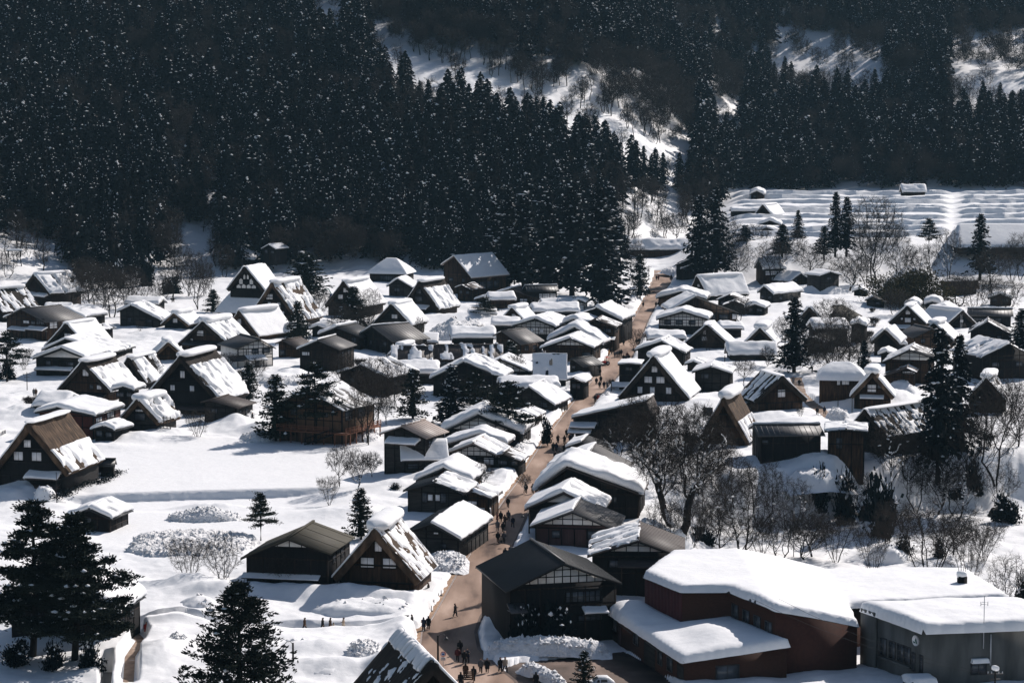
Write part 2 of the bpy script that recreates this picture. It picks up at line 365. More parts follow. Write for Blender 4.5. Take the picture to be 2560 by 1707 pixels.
def cone(h0, h1, r, k=9, rng=None):
    v = [(0, 0, h1)]+[(r*math.cos(t*2*math.pi/k)*(.8+.4*random.random()), r*math.sin(t*2*math.pi/k)*(.8+.4*random.random()), h0) for t in range(k)]
    return np.array(v), [(0, 1+t, 1+(t+1) % k) for t in range(k)]
def conifer(seed, h=24, r=4.2, nb=150, npt=5, ln=1.5, wd=.8, droop=.35, snow=.12, ss=.33, z0=.12, pw=.75, mats=None, core=.5, upturn=0, mult=1, jit=.3):
    rng = np.random.default_rng(seed); random.seed(seed)
    t = rng.uniform(0, 1, nb)**.85; z = h*(z0+(.985-z0)*t)
    az = np.arange(nb)*2.39996+rng.normal(0, .3, nb)
    L = r*((1-t)**pw+.05)*rng.uniform(.62, 1.12, nb)
    s = np.linspace(.25, 1, npt)[None]*np.ones((nb, 1))+rng.uniform(-.06, .06, (nb, npt))
    rad = L[:, None]*s
    a = az[:, None]+rng.normal(0, .16, (nb, npt))
    zz = z[:, None]-droop*rad*s+upturn*L[:, None]*s**3+rng.normal(0, .12, (nb, npt))
    P = np.stack([rad*np.cos(a), rad*np.sin(a), zz], -1).reshape(-1, 3)
    D = np.stack([np.cos(a), np.sin(a), -droop*1.2+upturn*2.2*s**2+rng.normal(0, .35, (nb, npt))], -1).reshape(-1, 3)
    D[:, :2] += rng.normal(0, .45, (len(P), 2))
    if mult > 1: P = np.repeat(P, mult, 0)+rng.normal(0, jit, (len(P)*mult, 3))*np.array([1, 1, .45]); D = np.repeat(D, mult, 0)+rng.normal(0, .35, (len(D)*mult, 3)); s = np.repeat(s.reshape(-1), mult)
    k = rng.uniform(.6, 1.25, len(P))*(.55+.45*(1-np.clip(P[:, 2]/h, 0, 1)))
    leaf = diamonds(P, D, ln*k*1.2, wd*k*1.3, rng)
    out = s.reshape(-1) > .55
    idx = np.nonzero(out & (rng.uniform(size=len(P)) < snow))[0]
    sn = clumps(P[idx]+np.array([0, 0, .18]), ss*np.exp(rng.normal(-.25, .45, len(idx))), ss*.6*np.exp(rng.normal(-.2, .4, len(idx))), rng) if len(idx) else (None, None)
    ex = cone(h*z0, h*.93, r*core) if core else None
    me = leafmesh('crown', leaf, sn, mats or [NEED, SNOW], ex)
    tr = MB(); tr.tube([(0, 0, -1.5), (.05, .05, h*.45), (0, 0, h*.96)], [.02*h, .014*h, .02], 6)
    br = [(0, 0)]
    for q in range(0, nb, 5):
        tr.tube([(0, 0, z[q]), (rad[q, -1]*math.cos(az[q])*.8, rad[q, -1]*math.sin(az[q])*.8, zz[q, -1])], [.06, .02], 3, cap=False)
    return tr, me
def proto_tree(name, label, cat, tr, me, loc=(0, 0, 0), crown='crown', extra=None):
    t = thing(name, label, cat, loc); tr.build('trunk', BARK, t); mkobj(crown, me, t)
    if extra: mkobj('branch_snow', extra, t)['kind'] = 'stuff'
    return t
def pine(seed, h=13, spread=5.5, nl=22, zlo=.3, lean=.0, snow=.08, mats=None, dens=70, pad=1.15, top=.55):
    rng = np.random.default_rng(seed)
    tx = [0, lean*.4+rng.normal(0, .15), lean*.7+rng.normal(0, .25), lean+rng.normal(0, .2)]; ty = [0, rng.normal(0, .15), rng.normal(0, .2), 0]
    zs = [-1.2, h*.35, h*.7, h*.97]
    tr = MB(); tr.tube(list(zip(tx, ty, zs)), [.027*h, .02*h, .012*h, .03], 8)
    PP, DD, SS = [], [], []
    for k in range(nl):
        t = (k+.5)/nl; z = h*(zlo+(1-zlo)*t)
        a = k*2.39996+rng.normal(0, .4); Ln = spread*(1-t**1.6*(1-.25))*rng.uniform(.55, 1.1)*(top+(1-top)*min(1, (1-t)*2.2))
        x0 = np.interp(z, zs, tx); y0 = np.interp(z, zs, ty)
        rise = rng.uniform(-.05, .28)*Ln
        p = [(x0, y0, z-.2*Ln*.5), (x0+.5*Ln*math.cos(a), y0+.5*Ln*math.sin(a), z+.1*rise), (x0+Ln*math.cos(a), y0+Ln*math.sin(a), z+rise)]
        tr.tube(p, [.05+.012*Ln, .05, .02], 4, cap=False)
        for q in range(int(2+Ln*1.1)):
            f = rng.uniform(.35, 1.05); b = a+rng.normal(0, .28)
            c = np.array([x0+f*Ln*math.cos(b), y0+f*Ln*math.sin(b), z+rise*f+.25])
            n = int(dens*rng.uniform(.6, 1.2)); g = rng.normal(size=(n, 3))*np.array([.5, .5, .17])*pad*rng.uniform(.7, 1.2)
            PP.append(c+g); dd = g.copy(); dd[:, 2] = np.abs(dd[:, 2])+.35; dd += rng.normal(0, .3, dd.shape); DD.append(dd)
            if rng.uniform() < snow*4: SS.append(c+np.array([0, 0, .25]))
    P = np.concatenate(PP); D = np.concatenate(DD)
    leaf = diamonds(P, D, rng.uniform(.35, .62, len(P)), rng.uniform(.16, .26, len(P)), rng)
    sn = clumps(np.array(SS), rng.uniform(.22, .6, len(SS)), rng.uniform(.12, .22, len(SS)), rng) if SS else (None, None)
    return tr, leafmesh('crown', leaf, sn, mats or [NEEDP, SNOW])
def segs(P0, P1, R0, R1, k):
    P0, P1 = np.asarray(P0), np.asarray(P1); N = len(P0); d = unit(P1-P0)
    a = np.cross(d, np.where(np.abs(d[:, 2:3]) > .9, np.array([[1., 0, 0]]), np.array([[0, 0, 1.]]))); a = unit(a); b = np.cross(d, a)
    t = np.arange(k)*2*np.pi/k; ring = a[:, None]*np.cos(t)[None, :, None]+b[:, None]*np.sin(t)[None, :, None]
    V = np.concatenate([P0[:, None]+ring*np.reshape(R0, (-1, 1, 1)), P1[:, None]+ring*np.reshape(R1, (-1, 1, 1))], 1)
    j = np.arange(k); f = np.stack([j, (j+1) % k, (j+1) % k+k, j+k], -1)
    return V.reshape(-1, 3), (f[None]+2*k*np.arange(N)[:, None, None]).reshape(-1, 4)
def bare(seed, h=9, w=8, base=.12, shape='dome', stems=1, na=420, step=None, rt=.012, tw=3, tl=.8, snow=0, rmax=None, wob=.18, trunkw=1.0):
    """a leafless tree grown towards points scattered through its crown; returns trunk, branches and the snow on them"""
    rng = np.random.default_rng(seed); st = step or h/22
    A = []
    while len(A) < na:
        q = rng.uniform(-1, 1, (na*3, 3)); q[:, 2] = (q[:, 2]+1)/2
        r = np.hypot(q[:, 0], q[:, 1])
        lim = {'dome': np.sqrt(np.clip(1-((q[:, 2]-.42)/.58)**2, 0, 1))*np.where(q[:, 2] < .42, np.clip(.35+q[:, 2]/.42*.65, 0, 1), 1), 'fan': .12+.88*q[:, 2]**.75, 'tall': .25+.75*np.sin(np.clip(q[:, 2], 0, 1)*2.6)**.8}[shape]
        k = (r < lim) & (rng.uniform(size=len(r)) < .35+.65*r); A += (q[k]*np.array([w/2, w/2, h*(1-base)])+np.array([0, 0, h*base])).tolist()
    A = np.array(A[:na])
    P = []; par = []
    for k in range(stems):
        a = k*6.283/stems+rng.normal(0, .3); t = .05 if stems == 1 else .35
        p_ = np.array([math.cos(a)*.2*(stems > 1), math.sin(a)*.2*(stems > 1), -.8]); P.append(p_); par.append(-1)
        d = unit(np.array([math.cos(a)*t, math.sin(a)*t, 1.]))
        while P[-1][2] < h*base:
            d = unit(d+rng.normal(0, wob*.5, 3)*np.array([1, 1, .3])); P.append(P[-1]+d*st); par.append(len(P)-2)
    P = np.array(P); par = list(par); alive = np.ones(len(A), bool)
    D = np.linalg.norm(A[:, None]-P[None], axis=2); near = D.argmin(1); nd = D.min(1)
    for it in range(90):
        m = alive & (nd < st*14)
        if not m.any(): break
        dirs = np.zeros_like(P); np.add.at(dirs, near[m], unit(A[m]-P[near[m]]))
        ids = np.unique(near[m]); nw = P[ids]+unit(unit(dirs[ids])+rng.normal(0, wob, (len(ids), 3))+np.array([0, 0, .06]))*st
        n0 = len(P); P = np.concatenate([P, nw]); par += ids.tolist()
        d2 = np.linalg.norm(A[:, None]-nw[None], axis=2); c = d2.min(1); u_ = c < nd; near = np.where(u_, n0+d2.argmin(1), near); nd = np.minimum(nd, c)
        alive &= nd > st*1.3
        if len(P) > 5000: break
    par = np.array(par); n = len(P); rr = np.zeros(n); kids = np.zeros(n, int); np.add.at(kids, par[par >= 0], 1)
    for k in range(n-1, -1, -1):
        if rr[k] == 0: rr[k] = rt**2.25
        if par[k] >= 0: rr[par[k]] += rr[k]*1.02
    rr = rr**(1/2.25)
    if rmax: rr = rr*(1+(rmax/rr.max()-1)*np.clip((rr-rt)/(rr.max()-rt), 0, 1))
    e = np.nonzero(par >= 0)[0]; A0, B0, Ra, Rb = P[par[e]], P[e], rr[par[e]], rr[e]; Ra = np.minimum(Ra, Rb*1.6)
    big = Ra > max(.045, rt*2.5)
    tr = MB()
    if big.any(): v, q = segs(A0[big], B0[big], Ra[big]*trunkw, Rb[big]*trunkw, 6); tr.add(v, q.tolist())
    # twigs
    thin = np.nonzero((rr < rt*2.6) & (par >= 0))[0]; T = np.repeat(thin, tw); d = unit(P[T]-P[par[T]]+.0)
    o = unit(d+rng.normal(0, .6, d.shape)+np.array([0, 0, .15])); ln = tl*rng.uniform(.5, 1.3, (len(T), 1)); m1 = P[T]+o*ln*.5; o2 = unit(o+rng.normal(0, .45, d.shape)); m2 = m1+o2*ln*.5; o3 = unit(o+rng.normal(0, .6, d.shape)); m3 = m1+o3*ln*.45
    ones = np.ones(len(T)); V0 = np.concatenate([A0[~big], P[T], m1, m1]); V1 = np.concatenate([B0[~big], m1, m2, m3]); R0 = np.concatenate([Ra[~big], ones*rt*.85, ones*rt*.7, ones*rt*.7]); R1 = np.concatenate([Rb[~big], ones*rt*.7, ones*rt*.5, ones*rt*.5])
    v, q = segs(V0, V1, R0, R1, 3); me = mkmesh('branches', v, q, [TWIG]); ex = None
    if snow:
        m = (Ra > rt*1.9) & (np.abs(unit(B0-A0)[:, 2]) < .9) & (vnoise(A0[:, 0]*1.3, A0[:, 2]*1.3+A0[:, 1], seed) < snow); up_ = np.array([0, 0, 1.])
        if m.any():
            v, q = segs(A0[m]+up_*(Ra[m, None]*.8+.02), B0[m]+up_*(Rb[m, None]*.8+.02), Ra[m]*.85+.06, Rb[m]*.85+.05, 5); F = q.tolist()
            c = np.nonzero((kids > 1) & (rr > rt*2))[0]; c = c[rng.uniform(size=len(c)) < snow*.3]
            if len(c): cv, cf = clumps(P[c]+up_*(rr[c, None]+.05), rng.uniform(.12, .38, len(c)), rng.uniform(.1, .26, len(c)), rng); F += (cf+len(v)).tolist(); v = np.concatenate([v, cv])
            ex = mkmesh('branch_snow', v, F, [SNOW])
    return tr, me, ex
def bush(seed, w=3, h=2, n=700, mats=None, snow=12, ln=.4, lump=7):
    rng = np.random.default_rng(seed)
    c = rng.normal(size=(lump, 3))*np.array([.32*w, .32*w, .22*h])+np.array([0, 0, h*.45])
    P = c[rng.integers(0, lump, n)]+rng.normal(size=(n, 3))*np.array([.17*w, .17*w, .17*h]); P[:, 2] = np.maximum(P[:, 2], .05)
    D = P-np.array([0, 0, 0.]); D = unit(D)+rng.normal(0, .5, D.shape)
    leaf = diamonds(P, D, ln*rng.uniform(.6, 1.4, n), ln*.5*rng.uniform(.6, 1.3, n), rng)
    top = P[np.argsort(-P[:, 2])[:n//3]]; S_ = top[rng.integers(0, len(top), snow)]+np.array([0, 0, .12]) if snow else np.zeros((0, 3))
    sn = clumps(S_, rng.uniform(.08, .3, snow), rng.uniform(.06, .16, snow), rng) if snow else (None, None)
    tr = MB()
    for k in range(5): tr.tube([(0, 0, -.3), tuple(c[k % lump])], [.05, .02], 4, cap=False)
    return tr, leafmesh('leaves', leaf, sn, mats or [NEED, SNOW])

# ---------------------------------------------------------------- houses
def zz(d, py):
    x, y, w = ray(1280, py); return CAMH+d*w/y
def pxs(p): return (p[1]*math.cos(PITCH)-(p[2]-CAMH)*math.sin(PITCH))/FPX
def mesh_snow(prof, y0, y1, T, seed=0, over=.25, patch=None, up=.45, rough=.25, sag=0, fine=1.0, ovy=None, streak=1, pf=1):
    """a pillow of snow lying on a roof profile [(x, z) ...]; patch = share of the roof it leaves bare"""
    pr = np.array(prof, float); seg = np.hypot(*np.diff(pr, axis=0).T); cum = np.concatenate([[0], np.cumsum(seg)]); Lu = cum[-1]
    ov = over if ovy is None else ovy
    y0 -= ov; y1 += ov; Lv = y1-y0
    r = min(T*.75, Lu*.22, Lv*.22)
    ph = np.radians([-75, -45, -15, 15, 45, 70, 90])
    def axis(L, n):
        s = r*(1-np.cos(ph)); f = (1+np.sin(ph))/2; m = np.linspace(r, L-r, n)[1:-1]
        return np.concatenate([s, m, L-s[::-1]]), np.concatenate([f, np.ones(len(m)), f[::-1]])
    U, fu = axis(Lu+2*over, max(5, int(Lu/(.8*fine)))); V, fv = axis(Lv, max(5, int(Lv/(.9*fine))))
    U = U-over
    def pos(u):
        uc = np.clip(u, 0, Lu); x = np.interp(uc, cum, pr[:, 0]); z = np.interp(uc, cum, pr[:, 1])
        d0 = (pr[1]-pr[0])/seg[0]; d1 = (pr[-1]-pr[-2])/seg[-1]; e0 = np.minimum(u, 0); e1 = np.maximum(u-Lu, 0)
        return x+e0*d0[0]+e1*d1[0], z+e0*d0[1]*.9+e1*d1[1]*.9
    UU, VV = np.meshgrid(U, V, indexing='ij')
    wv = (fbm(VV/1.7, UU*0+seed, seed+3)-.5)*2*min(.5, T*.6)*rough*2; wu = (fbm(UU/1.7, VV*0+seed, seed+5)-.5)*2*min(.5, T*.5)*rough*2
    cu = np.where(UU < Lu/2, -1, 1)*np.clip(np.abs(UU-Lu/2)/(Lu/2), 0, 1)**6
    cv = np.where(VV < Lv/2, -1, 1)*np.clip(np.abs(VV-Lv/2)/(Lv/2), 0, 1)**6
    Ue = UU+wv*cu; Ve = VV+wu*cv
    X, Z = pos(Ue); xa, za = pos(Ue-.7); xb, zb = pos(Ue+.7)
    nx, nz = -(zb-za), (xb-xa); ln = np.hypot(nx, nz)+1e-9; nx /= ln; nz /= ln
    nx *= 1-up; nz = nz*(1-up)+up
    q = fbm(UU/2.6+seed, VV/2.6, seed+9)
    h = T*fu[:, None]*fv[None]*(1+rough*2*(q-.5)*1.4+.34*(fbm(UU/.8, VV/.8, seed+21)-.5))
    if patch:
        g = fbm(UU*pf/3.0+seed*.3, VV*pf/(1.1*streak), seed+13, 4)+.03*(UU/Lu-.5)
        k = sstep(patch-.045, patch+.045, g); h = h*k-.14*(1-k)
    Y = y0+Ve
    return np.stack([X+nx*h, Y, Z+nz*h+.01], -1)
def snow_part(name, root, G, m=None):
    return MB().grid(G).build(name, m or SNOW, root, True)
def cap_snow(root, y0, y1, z, w=1.35, t=.62, seed=0, name='snow_cap', x=0):
    rng = random.Random(seed); nu, nv = 20, 16; G = np.zeros((nv+1, nu+1, 3)); L = (y1-y0)/2
    for i in range(nv+1):
        v = -1+2*i/nv; e = max(0, 1-abs(v)**6)**.42
        for j in range(nu+1):
            a = 2*math.pi*j/nu; c, s = math.cos(a), math.sin(a)
            cx = abs(c)**.75*math.copysign(1, c); cz = abs(s)**.8*math.copysign(1, s)
            k = .86+.3*float(fbm(v*2.3+seed*1.7, cx*1.1, seed+2))
            G[i, j] = (x+w*cx*e*k+.12*math.sin(v*2+seed), (y0+y1)/2+v*L, z+t*.36+t*.82*cz*(e**.7)*k-(.28*t if cz < 0 else 0)*(1-e)*0)
    return MB().grid(G).build(name, SNOW, root, True)
def window(root, x, z0, z1, w, y, style='w', name='window'):
    m = SHOJI if style in 'wv' else GLASS
    a = MB().box(x-w/2, x+w/2, y-.05, y+.05, z0, z1).build(name, m, root)
    f = MB(); b = max(.05, .05*w); h = z1-z0
    f.box(x-w/2-b, x+w/2+b, y-.09, y+.04, z1, z1+b*1.3).box(x-w/2-b, x+w/2+b, y-.11, y+.04, z0-b*1.2, z0)
    f.box(x-w/2-b, x-w/2, y-.09, y+.04, z0, z1).box(x+w/2, x+w/2+b, y-.09, y+.04, z0, z1)
    if style in 'wg':
        n = 1 if w < 1.6 else (1 if w < 2.6 else int(w/.9))
        for k in range(n): xx = x-w/2+w*(k+1)/(n+1); f.box(xx-b*.3, xx+b*.3, y-.075, y+.04, z0, z1)
    if style == 'g' and h > 1.2: f.box(x-w/2, x+w/2, y-.07, y+.04, z0+h*.5-.03, z0+h*.5+.03)
    f.build('window_frame', WOODK, a)
    return a
def side_window(root, y, z0, z1, w, x, style='g', sgn=1):
    a = MB().box(x-.05, x+.05, y-w/2, y+w/2, z0, z1).build('window', SHOJI if style == 'w' else GLASS, root)
    f = MB(); x0, x1 = (x-.04, x+.1) if sgn > 0 else (x-.1, x+.04)
    f.box(x0, x1, y-w/2-.1, y+w/2+.1, z1, z1+.12).box(x0, x1, y-w/2-.1, y+w/2+.1, z0-.12, z0).box(x0, x1, y-w/2-.1, y-w/2, z0, z1).box(x0, x1, y+w/2, y+w/2+.1, z0, z1)
    n = max(1, int(w/.95))
    for k in range(n): yy = y-w/2+w*(k+1)/(n+1); f.box(x0+.02, x1-.02, yy-.03, yy+.03, z0, z1)
    f.build('window_frame', WOODK, a); return a
def pent(root, x0, x1, y, z, depth, T=.35, m=None, seed=0, drop=.35, name='pent_roof'):
    p = MB(); zd = z-depth*drop
    p.add([(x0, y, z), (x1, y, z), (x1, y-depth, zd), (x0, y-depth, zd), (x0, y, z-.12), (x1, y, z-.12), (x1, y-depth, zd-.12), (x0, y-depth, zd-.12)],
          [(0, 1, 2, 3), (7, 6, 5, 4), (3, 2, 6, 7), (0, 3, 7, 4), (1, 5, 6, 2), (0, 4, 5, 1)])
    for k in range(max(2, int((x1-x0)/2.5))+1):
        xx = x0+.1+(x1-x0-.2)*k/max(2, int((x1-x0)/2.5)); p.tube([(xx, y, z-.9), (xx, y-depth*.85, zd+.05)], .05, 4)
    p.build(name, m or ROOFB, root)
    if T:
        G = mesh_snow([(0, 0), (depth, 0)], x0, x1, T, seed, .08, up=1, rough=.35)
        Q = G.copy(); Q[..., 0] = G[..., 1]; Q[..., 1] = y-depth+G[..., 0]; Q[..., 2] = zd+(z-zd)*np.clip(G[..., 0]/depth, 0, 1)+G[..., 2]
        MB().grid(Q).build('pent_snow', SNOW, root, True)
NS = [100]
def seed(): NS[0] += 1; return NS[0]

def core_gassho(root, Wd, L, H, e, thick=.75, tm=None, wm=None, left=('F', .45), right=('F', .45), cap=(1.3, .6), lean=.6, capy=None, beams=True):
    tm = tm or THATCHD; wm = wm or WOOD; sd_ = seed()
    hw = Wd/2; al = math.atan2(H-e, hw); n = (math.sin(al), math.cos(al)); ta = math.tan(al)
    Hi = H-thick/math.cos(al); pts = []
    rr = min(.8, hw*.12)
    for k in range(7): t = k/6; pts.append((-hw+(hw-rr)*t, e+(H-e)*(hw-rr)/hw*t))
    zt = e+(H-e)*(hw-rr)/hw
    for k in (.35, .7, 1, 1.3, 1.65): a = (k-1); pts.append((rr*a, zt+(H-zt)*(1-.8*abs(a)**1.8)*.93))
    for k in range(7): t = 1-k/6; pts.append((hw-(hw-rr)*t, e+(H-e)*(hw-rr)/hw*t))
    inner = []
    for (x, z) in pts:
        s = -1 if x < 0 else 1
        if abs(x) < rr+.05: inner.append((x*.75, Hi-abs(x*.75)*ta))
        else: xi = x-s*n[0]*thick*.9; zi = z-n[1]*thick*.9; inner.append((xi, min(zi, Hi-abs(xi)*ta)))
    m = len(pts); nv = max(8, int(L/.8)); rows = []
    rng = np.random.default_rng(sd_)
    for j in range(nv+1):
        v = j/nv; row = []
        for k, (x, z) in enumerate(pts+inner[::-1]):
            g = np.clip((z-e)/(H-e), 0, 1); ya = -.25-lean*g; yb = L+.25+lean*g
            w = rng.normal(0, .035) if k < m else 0
            row.append((x+w, ya+(yb-ya)*v+(rng.normal(0, .05) if j in (0, nv) else 0), z+w))
        row.append(row[0]); rows.append(row)
    b = MB().grid(np.array(rows)); cc = 2*m+1
    for base, rev in ((0, False), (nv*cc, True)):
        for k in range(m-1):
            f = (base+k, base+k+1, base+2*m-2-k, base+2*m-1-k); b.f.append(f if not rev else f[::-1]); b.m.append(0)
    b.build('roof', tm, root)
    w = hw-.85 if hw > 3 else hw*.74
    zi = lambda x: Hi-abs(x)*ta+.02
    zw = max(.2, zi(w)); yw0, yw1 = .45, L-.45
    MB().prism([(-w, -3), (w, -3), (w, zw), (0, Hi), (-w, zw)], yw0, yw1).build('wall', wm, root)
    if beams:
        f = MB(); z = max(e*.75, 1.6)
        while z < Hi-1.4:
            xx = min(w, (Hi-z)/ta-.05)
            f.box(-xx, xx, yw0-.13, yw0+.05, z-.11, z+.11); z += 2.35
        for x in np.arange(-w+.3, w, 1.9): f.box(x-.07, x+.07, yw0-.08, yw0+.05, -1, min(zi(x)-.2, max(e*.75, 1.6)))
        f.build('timber_frame', WOODK, root)
    # snow
    def half(side, code, T):
        if code == 'N': return
        k_ = 7 if code in 'LX' else 9; q0 = pts[m-k_:] if side > 0 else pts[:k_][::-1]
        prof = [(abs(x), z) for x, z in q0]
        if code == 'L': k = len(prof); prof = prof[3:]
        if code == 'M' and sd_ % 3 == 0: prof = prof[3:]
        kw = dict(F=dict(), P=dict(patch=.46, rough=.3, fine=.5), S=dict(patch=.52, fine=.42, streak=.6), L=dict(patch=.40, fine=.4), X=dict(patch=.63, fine=.26, pf=1.8), D=dict(patch=.47, fine=.26, pf=2.2), M=dict(patch=.36, fine=.5))[code]
        G = mesh_snow(prof, -.15, L+.15, T, sd_+side, .12, up=.15, ovy=.05, **kw)
        G[..., 0] *= side
        g = np.clip((G[..., 2]-e)/(H-e), 0, 1); G[..., 1] += np.where(G[..., 1] < L/2, -1, 1)*lean*g*np.clip(np.abs(G[..., 1]-L/2)/(L/2), 0, 1.05)
        MB().grid(G, flip=side < 0).build('roof_snow', SNOW, root, True)
    half(1, *right); half(-1, *left)
    if cap:
        c0, c1 = capy or (-lean-.35, L+lean+.25)
        cap_snow(root, c0, c1, H-.06, cap[0], cap[1], sd_)
    return yw0
def place(xl, xr, yb, th, z=None):
    p = at((xl+xr)/2, yb, z); rel = R(th)-math.atan2(p.x, p.y); s = pxs(p)
    Wd = (xr-xl)*s/math.cos(rel)
    return p, rel, s, Wd
GASSHO = 'thatched farmhouse'
def gassho(label, xl, xr, yb, ya, ye, L, th, wins=(), left=('F', .4), right=('F', .45), cap=(1.3, .6), tm=None, wm=None, thick=.75, pents=(), capy=None, lean=.6, name='thatched_farmhouse'):
    p, rel, s, Wd = place(xl, xr, yb, th); Wd *= 1.05
    H = zz(p.y, ya)-p.z; e = max(.6, zz(p.y, ye)-p.z)
    root = thing(name, label, GASSHO, p, -R(th), 'thatched farmhouses of the village')
    yw = core_gassho(root, Wd, L, H, e, thick, tm, wm, left, right, cap, lean, capy)
    xc = (xl+xr)/2
    for wn in wins:
        x0, x1, y0, y1 = wn[:4]; st = wn[4] if len(wn) > 4 else 'w'
        k = s/math.cos(rel)
        window(root, ((x0+x1)/2-xc)*k, zz(p.y, y1)-p.z, zz(p.y, y0)-p.z, (x1-x0)*k, yw, st)
    for pn in pents:
        x0, x1, y, dp, T = pn[:5]
        k = s/math.cos(rel); pent(root, (x0-xc)*k, (x1-xc)*k, yw+.1, zz(p.y, y)-p.z, dp, T, pn[5] if len(pn) > 5 else None, seed())
    root['dims'] = (Wd, L, H, e)
    return root, p, s, Wd, H, e
def core_house(root, Wd, L, H, eL, eR, xa=0, ov=.65, oy=.7, roof=None, wall=None, sl=.8, sr=.8, style='W', gz=None, patchl=None, patchr=None, seams=True, snowy=None, pitchthick=.2, beamgap=1.15, ttz=0):
    roof = roof or ROOFG; wall = wall or WOOD; sd_ = seed(); hw = Wd/2
    xl, xr = -hw, hw; t = pitchthick
    line = lambda x: eL+(H-eL)*(x-xl)/(xa-xl) if x < xa else eR+(H-eR)*(xr-x)/(xr-xa)
    b = MB().prism([(xl, eL), (xl, eL-t), (xa, H-t), (xr, eR-t), (xr, eR), (xa, H)][::-1], -oy, L+oy)
    if seams:
        for y in np.arange(-oy+.3, L+oy, 1.0 if seams is True else seams):
            b.add([(xl, y-.03, eL), (xa, y-.03, H), (xa, y+.03, H), (xl, y+.03, eL), (xl, y-.03, eL+.05), (xa, y-.03, H+.05), (xa, y+.03, H+.05), (xl, y+.03, eL+.05)], [(4, 5, 6, 7), (0, 4, 7, 3), (0, 1, 5, 4), (2, 3, 7, 6)])
            b.add([(xa, y-.03, H), (xr, y-.03, eR), (xr, y+.03, eR), (xa, y+.03, H), (xa, y-.03, H+.05), (xr, y-.03, eR+.05), (xr, y+.03, eR+.05), (xa, y+.03, H+.05)], [(4, 5, 6, 7), (1, 2, 6, 5), (0, 1, 5, 4), (2, 3, 7, 6)])
    b.build('roof', roof, root)
    MB().box(xa-.16, xa+.16, -oy-.05, L+oy+.05, H-.03, H+.2).build('roof_ridge', roof, root)
    for y in (-oy+.02, L+oy-.02):
        f = MB()
        f.prism([(xl-.02, eL-t-.1), (xl-.02, eL-t+.02), (xa, H-t+.02), (xr+.02, eR-t+.02), (xr+.02, eR-t-.1), (xa, H-t-.12)][::-1], y-.05, y+.05)
        f.build('barge_board', WOODK, root)
    wl, wr = xl+ov, xr-ov
    MB().prism([(wl, -3), (wr, -3), (wr, line(wr)-t+.02), (xa, H-t), (wl, line(wl)-t+.02)], 0, L).build('wall', wall, root)
    q = MB(); zc_ = min(line(wl), line(wr))-t
    for x in np.linspace(wl+.08, wr-.08, max(3, int((wr-wl)/1.9)+1)): q.box(x-.08, x+.08, -.09, .04, -1.5, (line(x)-t-.1) if style == 'W' else min(zc_, line(x)-t-.1))
    for z in ([zc_-.1] if style != 'W' else [zc_-.1, zc_+.9])+([zc_-2.3] if zc_ > 3.6 else []):
        k0, k1 = wl, wr
        if z > zc_: k0 = max(wl, xl+(z+t+.1-eL)*(xa-xl)/(H-eL)+.1) if H > eL else wl; k1 = min(wr, xr-(z+t+.1-eR)*(xr-xa)/(H-eR)-.1) if H > eR else wr
        if k1 > k0 and z < H-t-.4: q.box(k0, k1, -.08, .04, z-.09, z+.09)
    for y in np.linspace(.1, L-.1, max(3, int(L/2.2)+1)): q.box(wr-.04, wr+.08, y-.08, y+.08, -1.5, line(wr)-t)
    q.box(wr-.04, wr+.07, 0, L, line(wr)-t-1.5, line(wr)-t-1.35)
    q.build('wall_posts', WOODK if wall is not WOODK else WOOD, root)
    if style in ('T', 'TT', 'P'):
        g0 = gz if gz is not None else min(line(wl), line(wr))-t-.1
        c = .22
        if style == 'TT': g0 = ttz
        z0 = g0
        if style == 'TT': poly = [(wl+.05, z0), (wr-.05, z0), (wr-.05, line(wr)-t-.05), (xa, H-t-c), (wl+.05, line(wl)-t-.05)]
        else:
            def xat(z, side):
                return (xl+(z+t+c-eL)*(xa-xl)/(H-eL)) if side < 0 else (xr-(z+t+c-eR)*(xr-xa)/(H-eR))
            a0 = max(wl+.05, xat(z0, -1)); a1 = min(wr-.05, xat(z0, 1))
            poly = [(a0, z0), (a1, z0)]
            if line(a1)-t-c > z0+.05: poly.append((a1, line(a1)-t-c))
            poly.append((xa, H-t-c))
            if line(a0)-t-c > z0+.05: poly.append((a0, line(a0)-t-c))
        MB().prism(poly, -.03, .03).build('gable_panel', PLASTER, root)
        q = MB(); xs0, xs1 = poly[0][0], poly[1][0]
        if style != 'P':
            for x in np.arange(xa-int((xa-xs0)/beamgap)*beamgap, xs1, beamgap):
                zt = line(x)-t-.1
                if zt > z0+.1: q.box(x-.06, x+.06, -.07, .04, z0, zt)
            z = z0
            while z < H-t-.35:
                k0, k1 = xs0, xs1
                if z > min(eL, eR)-t: k0 = max(xs0, xl+(z+t+.1-eL)*(xa-xl)/(H-eL)+.1); k1 = min(xs1, xr-(z+t+.1-eR)*(xr-xa)/(H-eR)-.1)
                if k1 > k0: q.box(k0, k1, -.06, .04, z-.06, z+.07)
                z += .85
            q.build('timber_frame', WOODK, root)
    kw = dict(up=.5, rough=.3)
